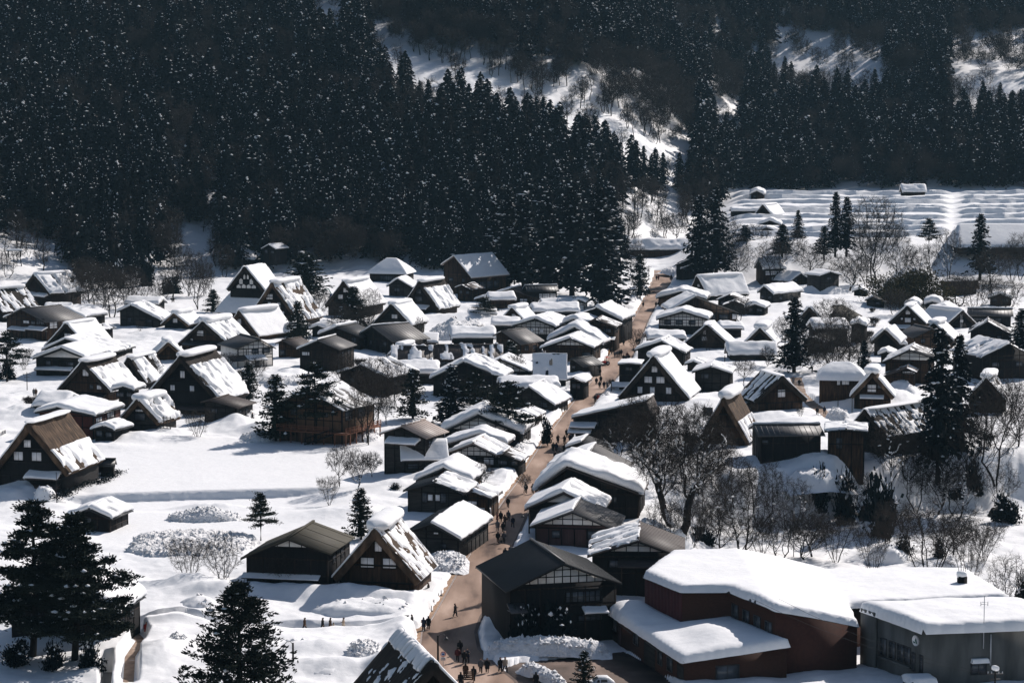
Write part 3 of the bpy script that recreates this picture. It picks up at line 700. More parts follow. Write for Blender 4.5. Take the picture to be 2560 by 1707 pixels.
    if sl and sr and not patchl and not patchr:
        prof = [(xl, eL), (xl*.5+xa*.5, (eL+H)/2), (xa, H+.1), (xr*.5+xa*.5, (eR+H)/2), (xr, eR)]
        snow_part('roof_snow', root, mesh_snow(prof, -oy, L+oy, (sl+sr)/2*1.25, sd_, .12, ovy=.1, **kw))
    else:
        if sl: snow_part('roof_snow', root, mesh_snow([(xl, eL), ((xl+xa)/2, (eL+H)/2), (xa+.1, H+.1)], -oy, L+oy, sl, sd_, .05, patch=patchl, ovy=.05, fine=.5 if patchl else 1, **kw))
        if sr: snow_part('roof_snow', root, mesh_snow([(xa-.1, H+.1), ((xr+xa)/2, (eR+H)/2), (xr, eR)], -oy, L+oy, sr, sd_+1, .05, patch=patchr, ovy=.05, fine=.5 if patchr else 1, **kw))
    return line
def house(label, xl, xr, yb, ya, _, L, th, pitch=23, ax=.5, sl=.8, sr=.8, style='W', wins=(), roof=None, wall=None, gz=None, cat='house', name='wooden_house', eL=None, eR=None, patchl=None, patchr=None, pents=(), swins=(), group='low wooden houses of the village', seams=True, ttz=0, beamgap=1.15, ov=.65, z=None, oy=.7):
    p, rel, s, Wd = place(xl, xr, yb, th, z)
    H = zz(p.y, ya)-p.z; hw = Wd/2; xa = (ax-.5)*Wd; tp = math.tan(R(pitch))
    e1 = (zz(p.y, eL)-p.z) if eL else H-(hw+xa)*tp; e2 = (zz(p.y, eR)-p.z) if eR else H-(hw-xa)*tp
    e1 = max(.5, e1); e2 = max(.5, e2)
    if sl and sr and patchr is None and patchl is None and random.Random(int(xl+xr+yb)).random() < .35: patchr = .29
    root = thing(name, label, cat, p, -R(th), group)
    if gz is not None: gz = zz(p.y, gz)-p.z
    core_house(root, Wd, L, H, e1, e2, xa, roof=roof, wall=wall, sl=sl, sr=sr, style=style, gz=gz, patchl=patchl, patchr=patchr, seams=seams, ttz=(zz(p.y, ttz)-p.z) if ttz else 0, beamgap=beamgap, ov=ov, oy=oy)
    xc = (xl+xr)/2; k = s/math.cos(rel)
    for wn in wins:
        x0, x1, y0, y1 = wn[:4]; st = wn[4] if len(wn) > 4 else 'g'
        window(root, ((x0+x1)/2-xc)*k, zz(p.y, y1)-p.z, zz(p.y, y0)-p.z, (x1-x0)*k, -.02, st)
    if not wins and style in 'WTP' and H > 3.2:
        r_ = random.Random(int(xl*7+yb)); n_ = r_.choice((1, 2, 2)); zl_ = max(1.3, min(e1, e2)-1.5)
        for q_ in range(n_): window(root, -hw*.45+(hw*.85)*(q_ if n_ > 1 else r_.random()*.8)+r_.uniform(-.2, .2), zl_, zl_+r_.uniform(.8, 1.15), r_.uniform(1.0, 1.9), -.02, 'g')
    if not swins and L > 7 and e2 > 2.6:
        for q_ in (.28, .66): side_window(root, L*q_, max(1.0, e2-1.9), max(1.9, e2-.9), 1.5, hw-ov, 'g')
    for pn in pents:
        x0, x1, y, dp, T = pn[:5]; pent(root, (x0-xc)*k, (x1-xc)*k, .05, zz(p.y, y)-p.z, dp, T, pn[5] if len(pn) > 5 else None, seed())
    for (y0, y1, z0, z1, st) in swins:             # on the right-hand wall, in shares of its length / metres
        side_window(root, L*(y0+y1)/2, z0, z1, L*(y1-y0), hw-ov, st)
    return root, p, s, Wd, H
def longhouse(label, xl, xr, yb, yr, depth, tilt=0, pitch=24, sf=.8, sb=.8, roof=None, wall=None, wins=(), patch=None, name='wooden_house', cat='house', group='low wooden houses of the village', eave=None, style='W', seams=True, z=None, oy=.7):
    """a house whose long side faces the camera: xl..xr the eave, yr the ridge, tilt turns its right end away"""
    a = at(xl, yb, z); b = at(xr, yb, z); s = pxs(a); L = max(2.0, (b-a).length-2*oy)/math.cos(R(tilt))
    th = 90-tilt
    f = Vector((math.sin(R(th)), math.cos(R(th)), 0)); back = Vector((-f.y, f.x, 0))
    hw = depth/2; p = a+f*oy+back*(hw-.6)
    H = zz(p.y, yr)-p.z; e = (zz(a.y, eave)-p.z) if eave else H-hw*math.tan(R(pitch)); e = max(.5, e)
    root = thing(name, label, cat, p, -R(th), group)
    core_house(root, depth, L, H, e, e, 0, roof=roof, wall=wall, sl=sb, sr=sf, style=style, patchr=patch, patchl=patch, seams=seams, oy=oy)
    for wn in wins:
        x0, x1, y0, y1 = wn[:4]; st = wn[4] if len(wn) > 4 else 'g'
        k = s/math.cos(R(tilt)); side_window(root, ((x0+x1)/2-xl)*k-oy, zz(a.y, y1)-p.z, zz(a.y, y0)-p.z, (x1-x0)*k, hw-.65, st)
    return root

# ---------------------------------------------------------------- thatched farmhouses
F, Pt, Lw, St, N, M_ = (lambda T=.45: ('F', T)), (lambda T=.35: ('P', T)), (lambda T=.4: ('L', T)), (lambda T=.22: ('S', T)), ('N', 0), (lambda T=.5: ('M', T))
g = gassho
g('big farmhouse with bare brown thatch, snow only low on its roof, by the snowfield', -12, 168, 1228, 1056, 1178, 15, 13, [(60, 77, 1101, 1119), (35, 57, 1131, 1152), (79, 102, 1131, 1152)], F(.3), Lw(.4), (1.2, .35), THATCH, WOODK, .9,
  [(70, 150, 1182, 2.2, .5), (64, 148, 1205, 2.0, 0)])
g('brown-fronted thatched farmhouse beside the street bend with white pillow of snow on its ridge', 837, 1046, 1490, 1318, 1446, 10.5, 11, [(936, 953, 1355, 1379), (901, 933, 1396, 1420), (956, 988, 1396, 1420), (948, 975, 1473, 1492, 'g'), (986, 1016, 1473, 1492, 'g')], F(.3), ('D', .16), (1.75, 1.0), THATCH, WOODB, 1.0, lean=.9)
g('largest thatched farmhouse among the left houses, three white shutters under a tall snowy roof', 366, 546, 1030, 889, 998, 15, 18, [(450, 461, 928, 945), (425, 436, 964, 980), (473, 484, 964, 980)], F(.35), M_(.7), (1.7, .8), None, WOODK, .9, [(420, 530, 1010, 2.5, 0, ROOFB)])
g('thatched farmhouse standing right beside the street, six white shutters in its dark gable', 1550, 1718, 1004, 890, 995, 15, 13, [(1628, 1642, 916, 933), (1610, 1629, 942, 959), (1640, 1660, 942, 959), (1593, 1605, 968, 984), (1624, 1636, 968, 984), (1664, 1677, 968, 984)], F(.3), F(.6), (1.8, .9), None, WOOD, 1.0)
g('thatched farmhouse with paned window and air conditioners above a dark lean-to entrance', 148, 274, 1004, 903, 977, 13, 18, [(206, 220, 924, 940), (222, 231, 962, 972, 'g'), (240, 251, 962, 972, 'w')], F(.3), M_(.6), (1.6, .7), THATCHD, WOODB, .8, [(165, 265, 980, 2.2, 0, ROOFK)])
g('thatched farmhouse half hidden behind, pale window over a second window, left of the tallest farmhouse', 286, 364, 972, 893, 955, 11, 20, [(303, 322, 925, 940), (320, 339, 950, 966, 'g')], F(.3), Pt(.5), (1.2, .5), None, WOODK, .7)
g('small snow-wrapped thatched hut with brown gable behind the tallest farmhouse', 381, 461, 905, 855, 893, 8, -10, [], F(.6), F(.6), (1.3, .8), THATCH, WOODB, .6)
g('thatched farmhouse with red-brown gable and mushroom of snow, uphill from the tallest farmhouse', 449, 572, 874, 803, 862, 13, 22, [(491, 507, 827, 840), (475, 481, 848, 853)], F(.3), M_(.6), (1.9, 1.1), None, WOODB, .8, [(465, 572, 851, 3, 0, ROOFK)])
g('thatched farmhouse with mossy ridge and long streaked snow roof beside the half-timbered guesthouse', 560, 645, 850, 776, 838, 15, 33, [(586, 601, 798, 812)], F(.3), F(.4), (1.6, .8), THATCH, WOODB, .7)
g('tall thatched temple lodging with five pale shutters, back half of its roof bare brown thatch', 622, 745, 825, 706, 800, 15, 22, [(665, 681, 736, 749), (669, 676, 756, 770), (692, 700, 756, 770), (672, 681, 778, 792), (697, 709, 778, 792)], F(.4), Pt(.6), (1.6, .8), THATCH, WOOD, .8)
g('thatched farmhouse with row of snow lumps under its ridge, partly behind a bushy tree', 815, 908, 790, 703, 765, 14, 25, [(857, 870, 720, 731), (844, 856, 737, 748)], F(.3), F(.5), (1.5, .7), None, WOOD, .8)
g('thatched farmhouse with icicled eaves above the tall snow heap, two shaded shutters', 1006, 1095, 788, 703, 771, 13, 28, [(1039, 1051, 723, 736, 'g'), (1036, 1053, 742, 755, 'g')], F(.4), M_(.7), (1.5, .7), None, WOOD, .8, [(1032, 1072, 765, 2.5, .5)])
g('thatched farmhouse with single white shutter and board front beside the snow heap', 934, 1026, 838, 760, 812, 11, 22, [(978, 992, 786, 797)], F(.3), F(.9), (1.6, .8), None, WOODG, .7)
g('thatched farmhouse on the upper left, one window above a low white roof', 115, 222, 885, 808, 870, 12, 22, [(160, 176, 834, 845)], F(.4), F(.6), (1.3, .5), None, WOODK, .7)
g('small thatched house with one paned window beside the low snow roofs on the upper left', 405, 470, 824, 783, 812, 9, 20, [(431, 442, 796, 807)], F(.5), F(.6), (1.5, 1.0), THATCH, WOODK, .6)
g('angled thatched barn with terraced snow on its roof, alone on the upper left slope', 56, 124, 772, 686, 731, 12, 47, [], F(.3), M_(.9), (1.6, .8), None, WOOD, .7, [(56, 118, 735, 1.8, .6)])
g('dark thatched roof cut by the left edge, snow clinging to its ridge', -75, 5, 800, 722, 775, 13, 45, [], F(.3), St(.2), (1.5, .7), THATCHD, WOODK, .7)
g('thatched storehouse on open posts with drying racks at both sides, by the snowfield', 300, 396, 1086, 997, 1054, 9, 20, [(337, 360, 1024, 1030), (336, 360, 1031, 1051, 'g')], F(.4), M_(1.0), (1.8, .9), THATCH, WOODG, .75)
g('small thatched farmhouse with wide shutter and thick cap, left of the upper street', 1247, 1316, 815, 769, 808, 9, 22, [(1278, 1291, 785, 794)], F(.4), F(.6), (1.6, .8), THATCHD, WOODB, .7)
g('small thatched gable peeping over the long snow roof, left of the brown low roof', 966, 1034, 905, 862, 895, 7, 20, [(992, 998, 873, 880, 'g')], F(.4), F(.5), (1.5, .7), None, WOODB, .6)
g('long thatched house, roof wholly buried in smooth snow, near the street top', 1722, 1768, 752, 690, 740, 17, 55, [(1741, 1746, 711, 717)], F(.4), F(1.1), (1.6, .6), None, WOOD, .7)
g('thatched house with two small white windows behind a bare sapling, right of the street', 1711, 1822, 875, 812, 862, 10, 12, [(1757, 1764, 824, 836), (1754, 1767, 842, 852)], F(.4), F(.6), (1.2, .35), None, WOOD, .8)
g('thatched house without windows over a buried lean-to, big lopsided snow cap', 1862, 1938, 882, 820, 860, 10, 14, [], F(.6), F(.6), (2.1, 1.2), None, WOODK, .7)
g('old thatched house with dark mossy left slope and one white shutter, beside the lane', 1889, 2014, 1026, 938, 1000, 10, -16, [(1946, 1964, 975, 993)], St(.3), F(.25), (1.0, .25), THATCHD, WOODB, .8)
g('small thatched house with brown bargeboards and round white snow cap, standing on posts', 2128, 2232, 1022, 930, 992, 8, 10, [(2168, 2189, 962, 980), (2155, 2163, 960, 972, 'g'), (2193, 2203, 960, 972, 'g')], F(.35), M_(.5), (1.7, 1.0), THATCH, WOODB, .75, [(2150, 2208, 990, 1.4, .25)])
g('long thatched farmhouse with patchy melting snow on its wide roof, behind bare trees', 2117, 2215, 1135, 1022, 1085, 22, 46, [(2151, 2169, 1055, 1068)], F(.3), ('D', .22), (1.1, .3), THATCHD, WOODK, .8)
g('thatched farmhouse with red gable panel and small side windows on the far right', 2224, 2312, 835, 764, 808, 11, 18, [(2263, 2274, 775, 786), (2261, 2276, 795, 806), (2251, 2256, 795, 800), (2282, 2287, 795, 800)], F(.5), F(.35), (1.3, .4), None, WOODB, .75, [(2228, 2275, 815, 2, .4)])
g('thatched farmhouse with ladder on its gable and white left roof slope', 2366, 2438, 822, 776, 812, 12, -32, [(2402, 2410, 800, 806)], F(.6), F(.3), (1.7, .8), None, WOODK, .7)
g('narrow thatched gable with snow cap behind a grey roof on the right', 2288, 2380, 870, 808, 850, 10, 20, [], F(.4), F(.5), (1.7, .9), None, WOODB, .7)
g('round-topped thatched barn under an arch of snow, orange light in its doorway', 2178, 2246, 890, 824, 858, 10, 18, [], F(.9), F(.9), None, None, WOODK, .6)
g('dark thatched farmhouse half hidden behind two tall cedars', 2418, 2512, 1035, 944, 1000, 11, 16, [(2430, 2452, 1004, 1016, 'g')], F(.3), Pt(.3), (1.6, .9), THATCHD, WOODK, .75)
g('thatched house with torn brown thatch behind the great snowy tree', 1748, 1870, 1118, 992, 1102, 13, 16, [(1757, 1779, 1022, 1040, 'g')], F(.3), Lw(.3), (1.7, 1.1), THATCH, WOODB, .8)
g('far thatched barn in snow at the foot of the terraced field', 1885, 1930, 545, 512, 541, 13, 28, [], F(.5), F(.9), (1.5, .5), None, WOODK, .7)
g('small dark-thatched shed below the snow bank on the right', 2352, 2362, 735, 702, 722, 12, 74, [], F(.3), N, (1.0, .3), THATCH, WOODK, .5)
g('thatched barn under deep snow behind the pointed cedar', 1990, 2060, 820, 768, 808, 11, 30, [], F(.8), F(.9), (1.2, .5), None, WOODK, .7)
root, *_ = g('nearest thatched roof, black left slope, bands of snow along its ridge', 948, 1212, 1850, 1650, 1800, 15, -15, [], ('X', .16), F(.3), None, THATCHD, WOODB, 1.0)
# snow in bands along that nearest ridge
_W, _L, _H, _e = root['dims']
b = MB(); rr = random.Random(4)
for k in range(11):
    y = .2+k*(_L-.4)/10.5
    G = mesh_snow([(-1.15-.3*rr.random(), _H-1.35), (-.5, _H-.45), (0, _H+.02), (.5, _H-.45), (1.1, _H-1.25)], y, y+1.05+.35*rr.random(), .3, 60+k, .05, rough=.5, ovy=.02, fine=.4); b.grid(G)
b.build('snow_cap', SNOW, root, True)
for ch in root.children:
    if ch.name.startswith('wall'):
        MB().box(-1.6, 1.6, .25, .5, _H-4.6, _H-2.6).build('gable_board', WOODB, root); break

# ---------------------------------------------------------------- temple with hipped lower roof
def hip_house(label, xl, xr, yb, yr, ye, depth, th, ridge=.45, T=.8, wall=None, wins=(), gable=None, cat='house', roof=None, pill=True, group='low wooden houses of the village', name='wooden_house'):
    p, rel, s, Wd = place(xl, xr, yb, th); H = zz(p.y, yr)-p.z; e = zz(p.y, ye)-p.z
    root = thing(name, label, cat, p, -R(th), group); hw = Wd/2; sdd = seed()
    MB().prism([(-hw+.7, -1), (hw-.7, -1), (hw-.7, e+.1), (-hw+.7, e+.1)], .7, depth-.7).build('wall', wall or WOOD, root)
    n = 22; a = np.linspace(-1, 1, n*2+1); G = np.zeros((2*n+1, 2*n+1, 3)); S_ = G.copy()
    for i, u in enumerate(a):
        for j, v in enumerate(a):
            x = u*hw; y = depth/2+v*depth/2
            dx = (hw-abs(x))/(hw*(1-ridge)); dy = (1-abs(v))
            k = min(1, min(dx, dy)); z = e+(H-e)*k**.92
            G[i, j] = (x, y, z)
            m = max(abs(u), abs(v)); f = max(0, 1-m**(5 if T > 1 else 9))**.5
            S_[i, j] = (x*(1+.02), depth/2+v*depth/2*1.02, z-.12+T*f*(1+.35*(float(fbm(x/3+sdd, y/3, sdd))-.5)))
    b = MB().grid(G); b.grid(np.stack([np.stack([G[:, 0], G[:, -1]], 0)], 0)[0]*np.array([1, 1, 1])-np.array([0, 0, .15])); b.build('roof', roof or ROOFG, root)
    snow_part('roof_snow', root, S_)
    xc = (xl+xr)/2; k = s/math.cos(rel)
    for wn in wins:
        x0, x1, y0, y1 = wn[:4]; window(root, ((x0+x1)/2-xc)*k, zz(p.y, y1)-p.z, zz(p.y, y0)-p.z, (x1-x0)*k, .68, wn[4] if len(wn) > 4 else 'g')
    return root, p, s, Wd, H, e
root, p, s, Wd, H, e = hip_house('temple hall with broad hipped snow roof below a thatched gable of white panels', 538, 668, 812, 724, 782, 15, 20, .55, .7, WOODB, [], None, 'temple', name='temple_hall', group='temple buildings by the forest')
up = thing('upper', None, None); up.parent = root; bpy.data.objects.remove(up)
g2 = bpy.data.objects.new('gable_block', None); COL.objects.link(g2); g2.parent = root; g2.location = (0, 3.2, 0)
Hq = zz(p.y, 668)-p.z; eq = zz(p.y, 727)-p.z
core_gassho(g2, Wd*.72, 11, Hq, eq, .8, None, WOODK, ('F', .5), ('F', .6), None, .6)
for ch in list(g2.children):
    ch.parent = root; ch.location = (0, 3.2, 0)
bpy.data.objects.remove(g2)
q = MB(); k = (Hq-eq)
for x0, x1, z0, z1 in [(-3.6, -2.0, .07, .16), (-1.7, -.2, .07, .18), (.2, 1.7, .07, .18), (2.0, 3.6, .07, .16), (-2.6, -1.3, .24, .42), (1.3, 2.6, .24, .42), (-1.0, -.3, .46, .6), (.3, 1.0, .46, .6)]:
    q.add([(x0*.85, 3.5, eq+k*z0), (x1*.85, 3.5, eq+k*z0), (x1*.85, 3.5, eq+k*z1), ((x0+x1)*.425, 3.5, eq+k*(z1+.06)), (x0*.85, 3.5, eq+k*z1)], [(0, 1, 2, 3, 4)])
q.build('gable_panel', PLASTER, root)

# ---------------------------------------------------------------- wooden houses with low roofs
h = house
# near the street, lower part
h('large black-tiled merchant house with white lattice gable facing the street bend', 1262, 1552, 1594, 1404, 0, 15, -14, eL=1468, eR=1462, ax=.495, sl=0, sr=0, style='T', gz=1457, wins=[(1415, 1502, 1480, 1505), (1446, 1504, 1541, 1553, 'g')], roof=ROOFK, wall=WOODK, beamgap=1.05, pents=[(1455, 1515, 1523, 1.4, .3, ROOFK), (1268, 1310, 1500, 2.2, 0, ROOFG)], seams=.34)
h('grey-roofed house with ladder and air conditioner, right of the black-tiled house', 1468, 1712, 1496, 1348, 0, 13, 4, eL=1388, eR=1390, ax=.52, sl=.35, sr=0, patchl=.52, style='T', gz=1379, wall=WOODK, roof=ROOFB, beamgap=1.6, pents=[(1545, 1705, 1395, 2.2, 0, ROOFB)])
h('house with plum-coloured plain wall and white beamed gable beside the street', 1327, 1545, 1366, 1276, 0, 11, 8, eL=1316, eR=1320, ax=.48, sl=.45, sr=0, style='T', gz=1312, wall=MAROON, roof=ROOFG, beamgap=1.5)
h('house with fingers of snow sliding down its roof beside the street, behind the plum-walled house', 1312, 1508, 1330, 1229, 0, 10, 9, eL=1274, eR=1276, ax=.5, sl=.7, sr=.6, style='P', gz=1255, wall=WOODK, roof=ROOFB)
h('long dark house with thick roll of snow draped along its roof, right of the street', 1338, 1606, 1292, 1168, 0, 11, 8, eL=1228, eR=1232, ax=.30, sl=1.3, sr=1.1, wall=WOODK, roof=ROOFB)
h('grey-roofed house with snow only on its left slope, facing the twin snow banks', 1368, 1570, 1200, 1132, 0, 10, 8, eL=1172, eR=1178, ax=.52, sl=.7, sr=0, wall=WOODK, roof=ROOFG)
h('dark shop with one flat pillow of snow on its roof edge, by the crowd', 1415, 1525, 1150, 1105, 0, 8, 10, pitch=18, ax=.35, sl=.5, sr=0, wall=WOODK, roof=ROOFK)
h('low dark gallery with a long white slanting roof and orange end wall', 1430, 1632, 1112, 1000, 0, 8, 12, eL=1046, eR=1042, ax=.92, sl=.45, sr=0, wall=WOODK, roof=ROOFB, pents=[(1428, 1490, 1060, 2.0, .4), (1424, 1480, 1072, 2.2, .35)])
h('white-roofed house with black left slope beside the street, snow heaped at its corner', 1014, 1157, 1388, 1306, 0, 17, 14, eL=1330, eR=1346, ax=.46, sl=0, sr=.6, wall=WOODG, roof=ROOFK, wins=[(1085, 1096, 1328, 1334, 'w'), (1102, 1116, 1358, 1370, 'g')])
h('clapboard house with two lit panes in its wide front window', 1010, 1166, 1281, 1203, 0, 8, 12, eL=1226, eR=1230, ax=.5, sl=0, sr=.5, patchr=.45, wall=WOODG, roof=ROOFK, wins=[(1070, 1082, 1236, 1251, 'v'), (1088, 1100, 1236, 1251, 'v'), (1056, 1068, 1233, 1256, 'g'), (1102, 1115, 1233, 1256, 'g')])
h('house with thick snow roof directly behind the clapboard house', 1042, 1180, 1232, 1170, 0, 10, 12, eL=1201, eR=1200, ax=.5, sl=.9, sr=.9, wall=WOODB, roof=ROOFK)
h('small annex with torn snow roof next to the parked van', 1158, 1232, 1286, 1226, 0, 6, 14, pitch=20, ax=.35, sl=0, sr=.4, patchr=.42, wall=WOODB, roof=ROOFB, wins=[(1166, 1192, 1253, 1261, 'w')])
h('beamed house with tan sheet-metal eave and snow along its left roof', 1121, 1266, 1168, 1107, 0, 9, 12, eL=1133, eR=1146, ax=.44, sl=.5, sr=.35, patchr=.40, style='T', gz=1139, wall=WOODG, roof=ROOFT, wins=[(1210, 1234, 1143, 1160, 'w'), (1150, 1190, 1142, 1152, 'g')])
longhouse('low wing with dimpled snow roof joined to the beamed house', 1003, 1120, 1188, 1104, 7, 6, sf=.35, sb=.35, wall=WOODG, roof=ROOFG, eave=1150, wins=[(1020, 1045, 1160, 1172), (1056, 1085, 1160, 1172)])
h('tall grey-brown barn with tan metal roof and a snow skirt across its front', 953, 1070, 1184, 1064, 0, 8, 24, eL=1086, eR=1090, ax=.48, sl=.2, sr=0, patchl=.5, wall=WOODG, roof=ROOFT, pents=[(973, 1050, 1098, 2.0, .5)])
h('beamed house under the thickest tilted slab of snow, left of the street', 1104, 1308, 1116, 1038, 0, 12, 10, eL=1082, eR=1082, ax=.45, sl=1.2, sr=1.2, style='T', gz=1074, wall=WOODK, roof=ROOFK, beamgap=1.7)
h('house with rounded pillow of snow tucked in front of the thick-slab house', 1112, 1268, 1142, 1087, 0, 6, 10, pitch=17, ax=.55, sl=.9, sr=.9, wall=WOODK, roof=ROOFB)
h('dark two-storey house under smooth snow behind a tall cedar', 1076, 1260, 990, 905, 0, 11, 10, eL=948, eR=944, ax=.46, sl=1.0, sr=1.1, style='W', wall=WOODK, roof=ROOFK, wins=[(1160, 1185, 960, 975), (1190, 1222, 960, 975), (1105, 1130, 960, 975)])
h('beamed house with thin scraped snow behind the smooth-snow house', 1207, 1330, 955, 897, 0, 10, 10, eL=916, eR=928, ax=.36, sl=.3, sr=.35, patchr=.3, style='T', gz=929, wall=WOODK, roof=ROOFB, beamgap=1.5, wins=[(1280, 1292, 933, 945, 'w')])
longhouse('house showing one steep roof face of pitted snow with a ladder lying on it', 1332, 1418, 966, 886, 9, 0, pitch=48, sf=.35, sb=.4, wall=WOODK, roof=ROOFK, eave=950, oy=.3, patch=.34)
h('shed with striped black metal roof between the ladder roof and the street', 1420, 1462, 936, 897, 0, 7, 40, pitch=25, ax=.3, sl=0, sr=0, wall=WOODK, roof=ROOFK)
h('grey plaster house with crusted snow roof, right gable toward the street', 1296, 1390, 1032, 968, 0, 12, 16, eL=985, eR=1012, ax=.3, sl=.5, sr=.5, wall=PLASTER if 0 else WOODG, roof=ROOFK)
longhouse('long flat snow roof behind the crusted-snow house', 1250, 1400, 1012, 952, 10, 4, pitch=12, sf=.9, sb=.8, wall=WOODK, roof=ROOFK)
h('dark stall with snow-laden awning beside the street, below the ladder roof', 1418, 1466, 990, 945, 0, 5, 14, pitch=16, ax=.3, sl=.4, sr=.4, patchr=.45, wall=WOODK, roof=ROOFB)
h('small dark shop with stripe-shadowed awning beside the street, right of the beamed house', 1240, 1305, 1180, 1132, 0, 6, 12, pitch=22, ax=.3, sl=.4, sr=.3, patchl=.45, patchr=.5, wall=WOODK, roof=ROOFB)
h('dark teahouse with shaded porch beside the street, above the stall', 1290, 1345, 1075, 1028, 0, 6, 14, pitch=20, ax=.35, sl=.5, sr=.4, patchr=.42, wall=WOODB, roof=ROOFB)
# upper street, left
h('beamed shop with snow-covered gable and busy veranda on the street', 1350, 1486, 908, 845, 0, 12, 12, eL=872, eR=868, ax=.56, sl=.6, sr=.5, style='T', gz=863, wall=WOODB, roof=ROOFK, patchr=.3, wins=[(1455, 1475, 880, 896)])
h('house under a lopsided white slab just uphill from the busy shop', 1371, 1508, 880, 820, 0, 8, 14, eL=852, eR=860, ax=.48, sl=1.2, sr=1.2, wall=WOODK, roof=ROOFK)
h('house under a long rounded slab of snow, second uphill from the busy shop', 1408, 1500, 858, 800, 0, 9, 20, pitch=18, ax=.3, sl=1.1, sr=1.2, wall=WOODK, roof=ROOFK)
h('dark two-storey shop with grey pent roofs over the street', 1468, 1540, 872, 798, 0, 9, 12, pitch=20, ax=.3, sl=0, sr=.1, patchr=.5, wall=WOODB, roof=ROOFB, pents=[(1500, 1538, 842, 1.6, .1)])
h('big black-gabled house with white right roof, near the top of the street on its left', 1434, 1556, 850, 770, 0, 14, 16, eL=790, eR=800, ax=.47, sl=.15, sr=1.1, patchl=.5, wall=WOODK, roof=ROOFK)
h('half-timbered house with white panels and long snow roof running back', 1281, 1392, 858, 797, 0, 14, 18, eL=816, eR=816, ax=.52, sl=.9, sr=.9, style='TT', ttz=835, wall=WOODK, roof=ROOFK, beamgap=1.3, wins=[(1294, 1304, 822, 832, 'w'), (1322, 1332, 822, 832, 'w'), (1350, 1358, 822, 832, 'w')])
longhouse('low roof humped with snow in front of the capped farmhouse, left of the white-panelled house', 1226, 1296, 838, 800, 9, -6, pitch=16, sf=1.0, sb=1, wall=WOODK, roof=ROOFK)
longhouse('wavy snow roof behind the white-panelled house', 1330, 1450, 800, 766, 10, 4, pitch=16, sf=1.0, sb=1, wall=WOODK, roof=ROOFK)
h('barn with smooth grey roof between snow roofs, left of the white-panelled house', 1236, 1306, 885, 828, 0, 9, 38, pitch=25, ax=.3, sl=.1, sr=0, patchl=.5, wall=WOODB, roof=ROOFG)
longhouse('snow-heaped roof hanging over a small arched gable', 1126, 1240, 872, 828, 10, 3, pitch=17, sf=1.0, sb=1, wall=WOODK, roof=ROOFK)
longhouse('long low house with brown metal roof and a row of snow lumps on its ridge', 1083, 1258, 924, 862, 9, 2, sf=.25, sb=.6, patch=.58, wall=WOODB, roof=ROOFB, eave=898, wins=[(1100, 1130, 904, 914), (1200, 1215, 903, 912)])
longhouse('long low house with sliding snow clumps on its roof and lit window row', 978, 1082, 926, 866, 9, 2, sf=.45, sb=.6, patch=.5, wall=WOODB, roof=ROOFB, eave=904, wins=[(990, 1025, 909, 921, 'w'), (1043, 1080, 909, 921, 'w')])
longhouse('low house with plain white roof and pale band of wall, behind the low brown houses', 974, 1096, 868, 836, 9, 2, pitch=20, sf=.5, sb=.5, wall=WOODG, roof=ROOFG, eave=857)
longhouse('half buried house like a white mound behind the pines', 972, 1100, 960, 914, 12, 4, pitch=14, sf=1.1, sb=1, wall=WOODK, roof=ROOFK)
h('wide dark hall with snow on its right roof, behind the tall pine', 845, 976, 985, 912, 0, 14, 24, pitch=20, ax=.45, sl=.5, sr=.5, patchl=.45, patchr=.40, wall=WOODK, roof=ROOFK)
# temple side and upper left
h('half-timbered guesthouse with grey roof and cream walls', 588, 688, 920, 846, 0, 11, -28, eL=868, eR=872, ax=.58, sl=0, sr=0, style='TT', ttz=888, wall=PLASTER, roof=ROOFG, beamgap=1.3, wins=[(630, 646, 872, 883), (656, 674, 872, 883), (638, 648, 904, 917)], pents=[(612, 660, 890, 2.4, .35, ROOFK), (570, 612, 886, 3.0, 0, ROOFK)])
h('shed with reddish-brown roof leaning on the half-timbered guesthouse', 692, 752, 898, 850, 0, 7, 30, pitch=22, ax=.3, sl=0, sr=0, wall=WOODB, roof=ROOFB, wins=[(700, 712, 876, 890)])
h('weathered house with grey right roof and white left roof, below the temple', 744, 852, 925, 850, 0, 11, 16, eL=874, eR=872, ax=.5, sl=.45, sr=0, wall=WOOD, roof=ROOFG, wins=[(756, 774, 881, 889, 'w'), (786, 806, 917, 924, 'w')])
h('dark house with cushion of snow on its left roof, uphill of the weathered house', 798, 906, 874, 818, 0, 10, 24, eL=838, eR=840, ax=.42, sl=.9, sr=0, wall=WOOD, roof=ROOFK, wins=[(880, 890, 843, 860)])
h('black-walled house with bare grey roof, right of the cushion-snow house', 905, 986, 878, 816, 0, 11, 50, eL=838, eR=848, ax=.35, sl=.5, sr=0, wall=WOODK, roof=ROOFG)
h('big barn with beige panelled side and smooth snow roof at the forest edge', 1106, 1182, 738, 640, 0, 17, 42, eL=664, eR=692, ax=.42, sl=.3, sr=.4, wall=WOODB, roof=ROOFT, swins=[(.06, .2, 2.2, 4.4, 'g'), (.24, .4, 2.2, 4.4, 'g'), (.44, .6, 2.2, 4.4, 'g'), (.64, .78, 2.2, 4.4, 'g')])
hip_house('shrine hall with pyramid snow roof at the forest edge', 918, 1016, 706, 650, 684, 12, 14, .25, .5, WOOD, [(950, 985, 690, 702)], None, 'shrine', name='shrine_hall', group='temple buildings by the forest')
h('plain board shed with snow roof in front of the shrine hall', 968, 1032, 742, 697, 0, 9, 12, eL=716, eR=718, ax=.42, sl=.5, sr=.5, wall=WOODG, roof=ROOFK)
h('dark house half under shaded snow in front of the beige-panelled barn', 1188, 1330, 758, 722, 0, 10, 18, pitch=17, ax=.62, sl=.7, sr=0, wall=WOODB, roof=ROOFB, wins=[(1300, 1318, 746, 754, 'w')])
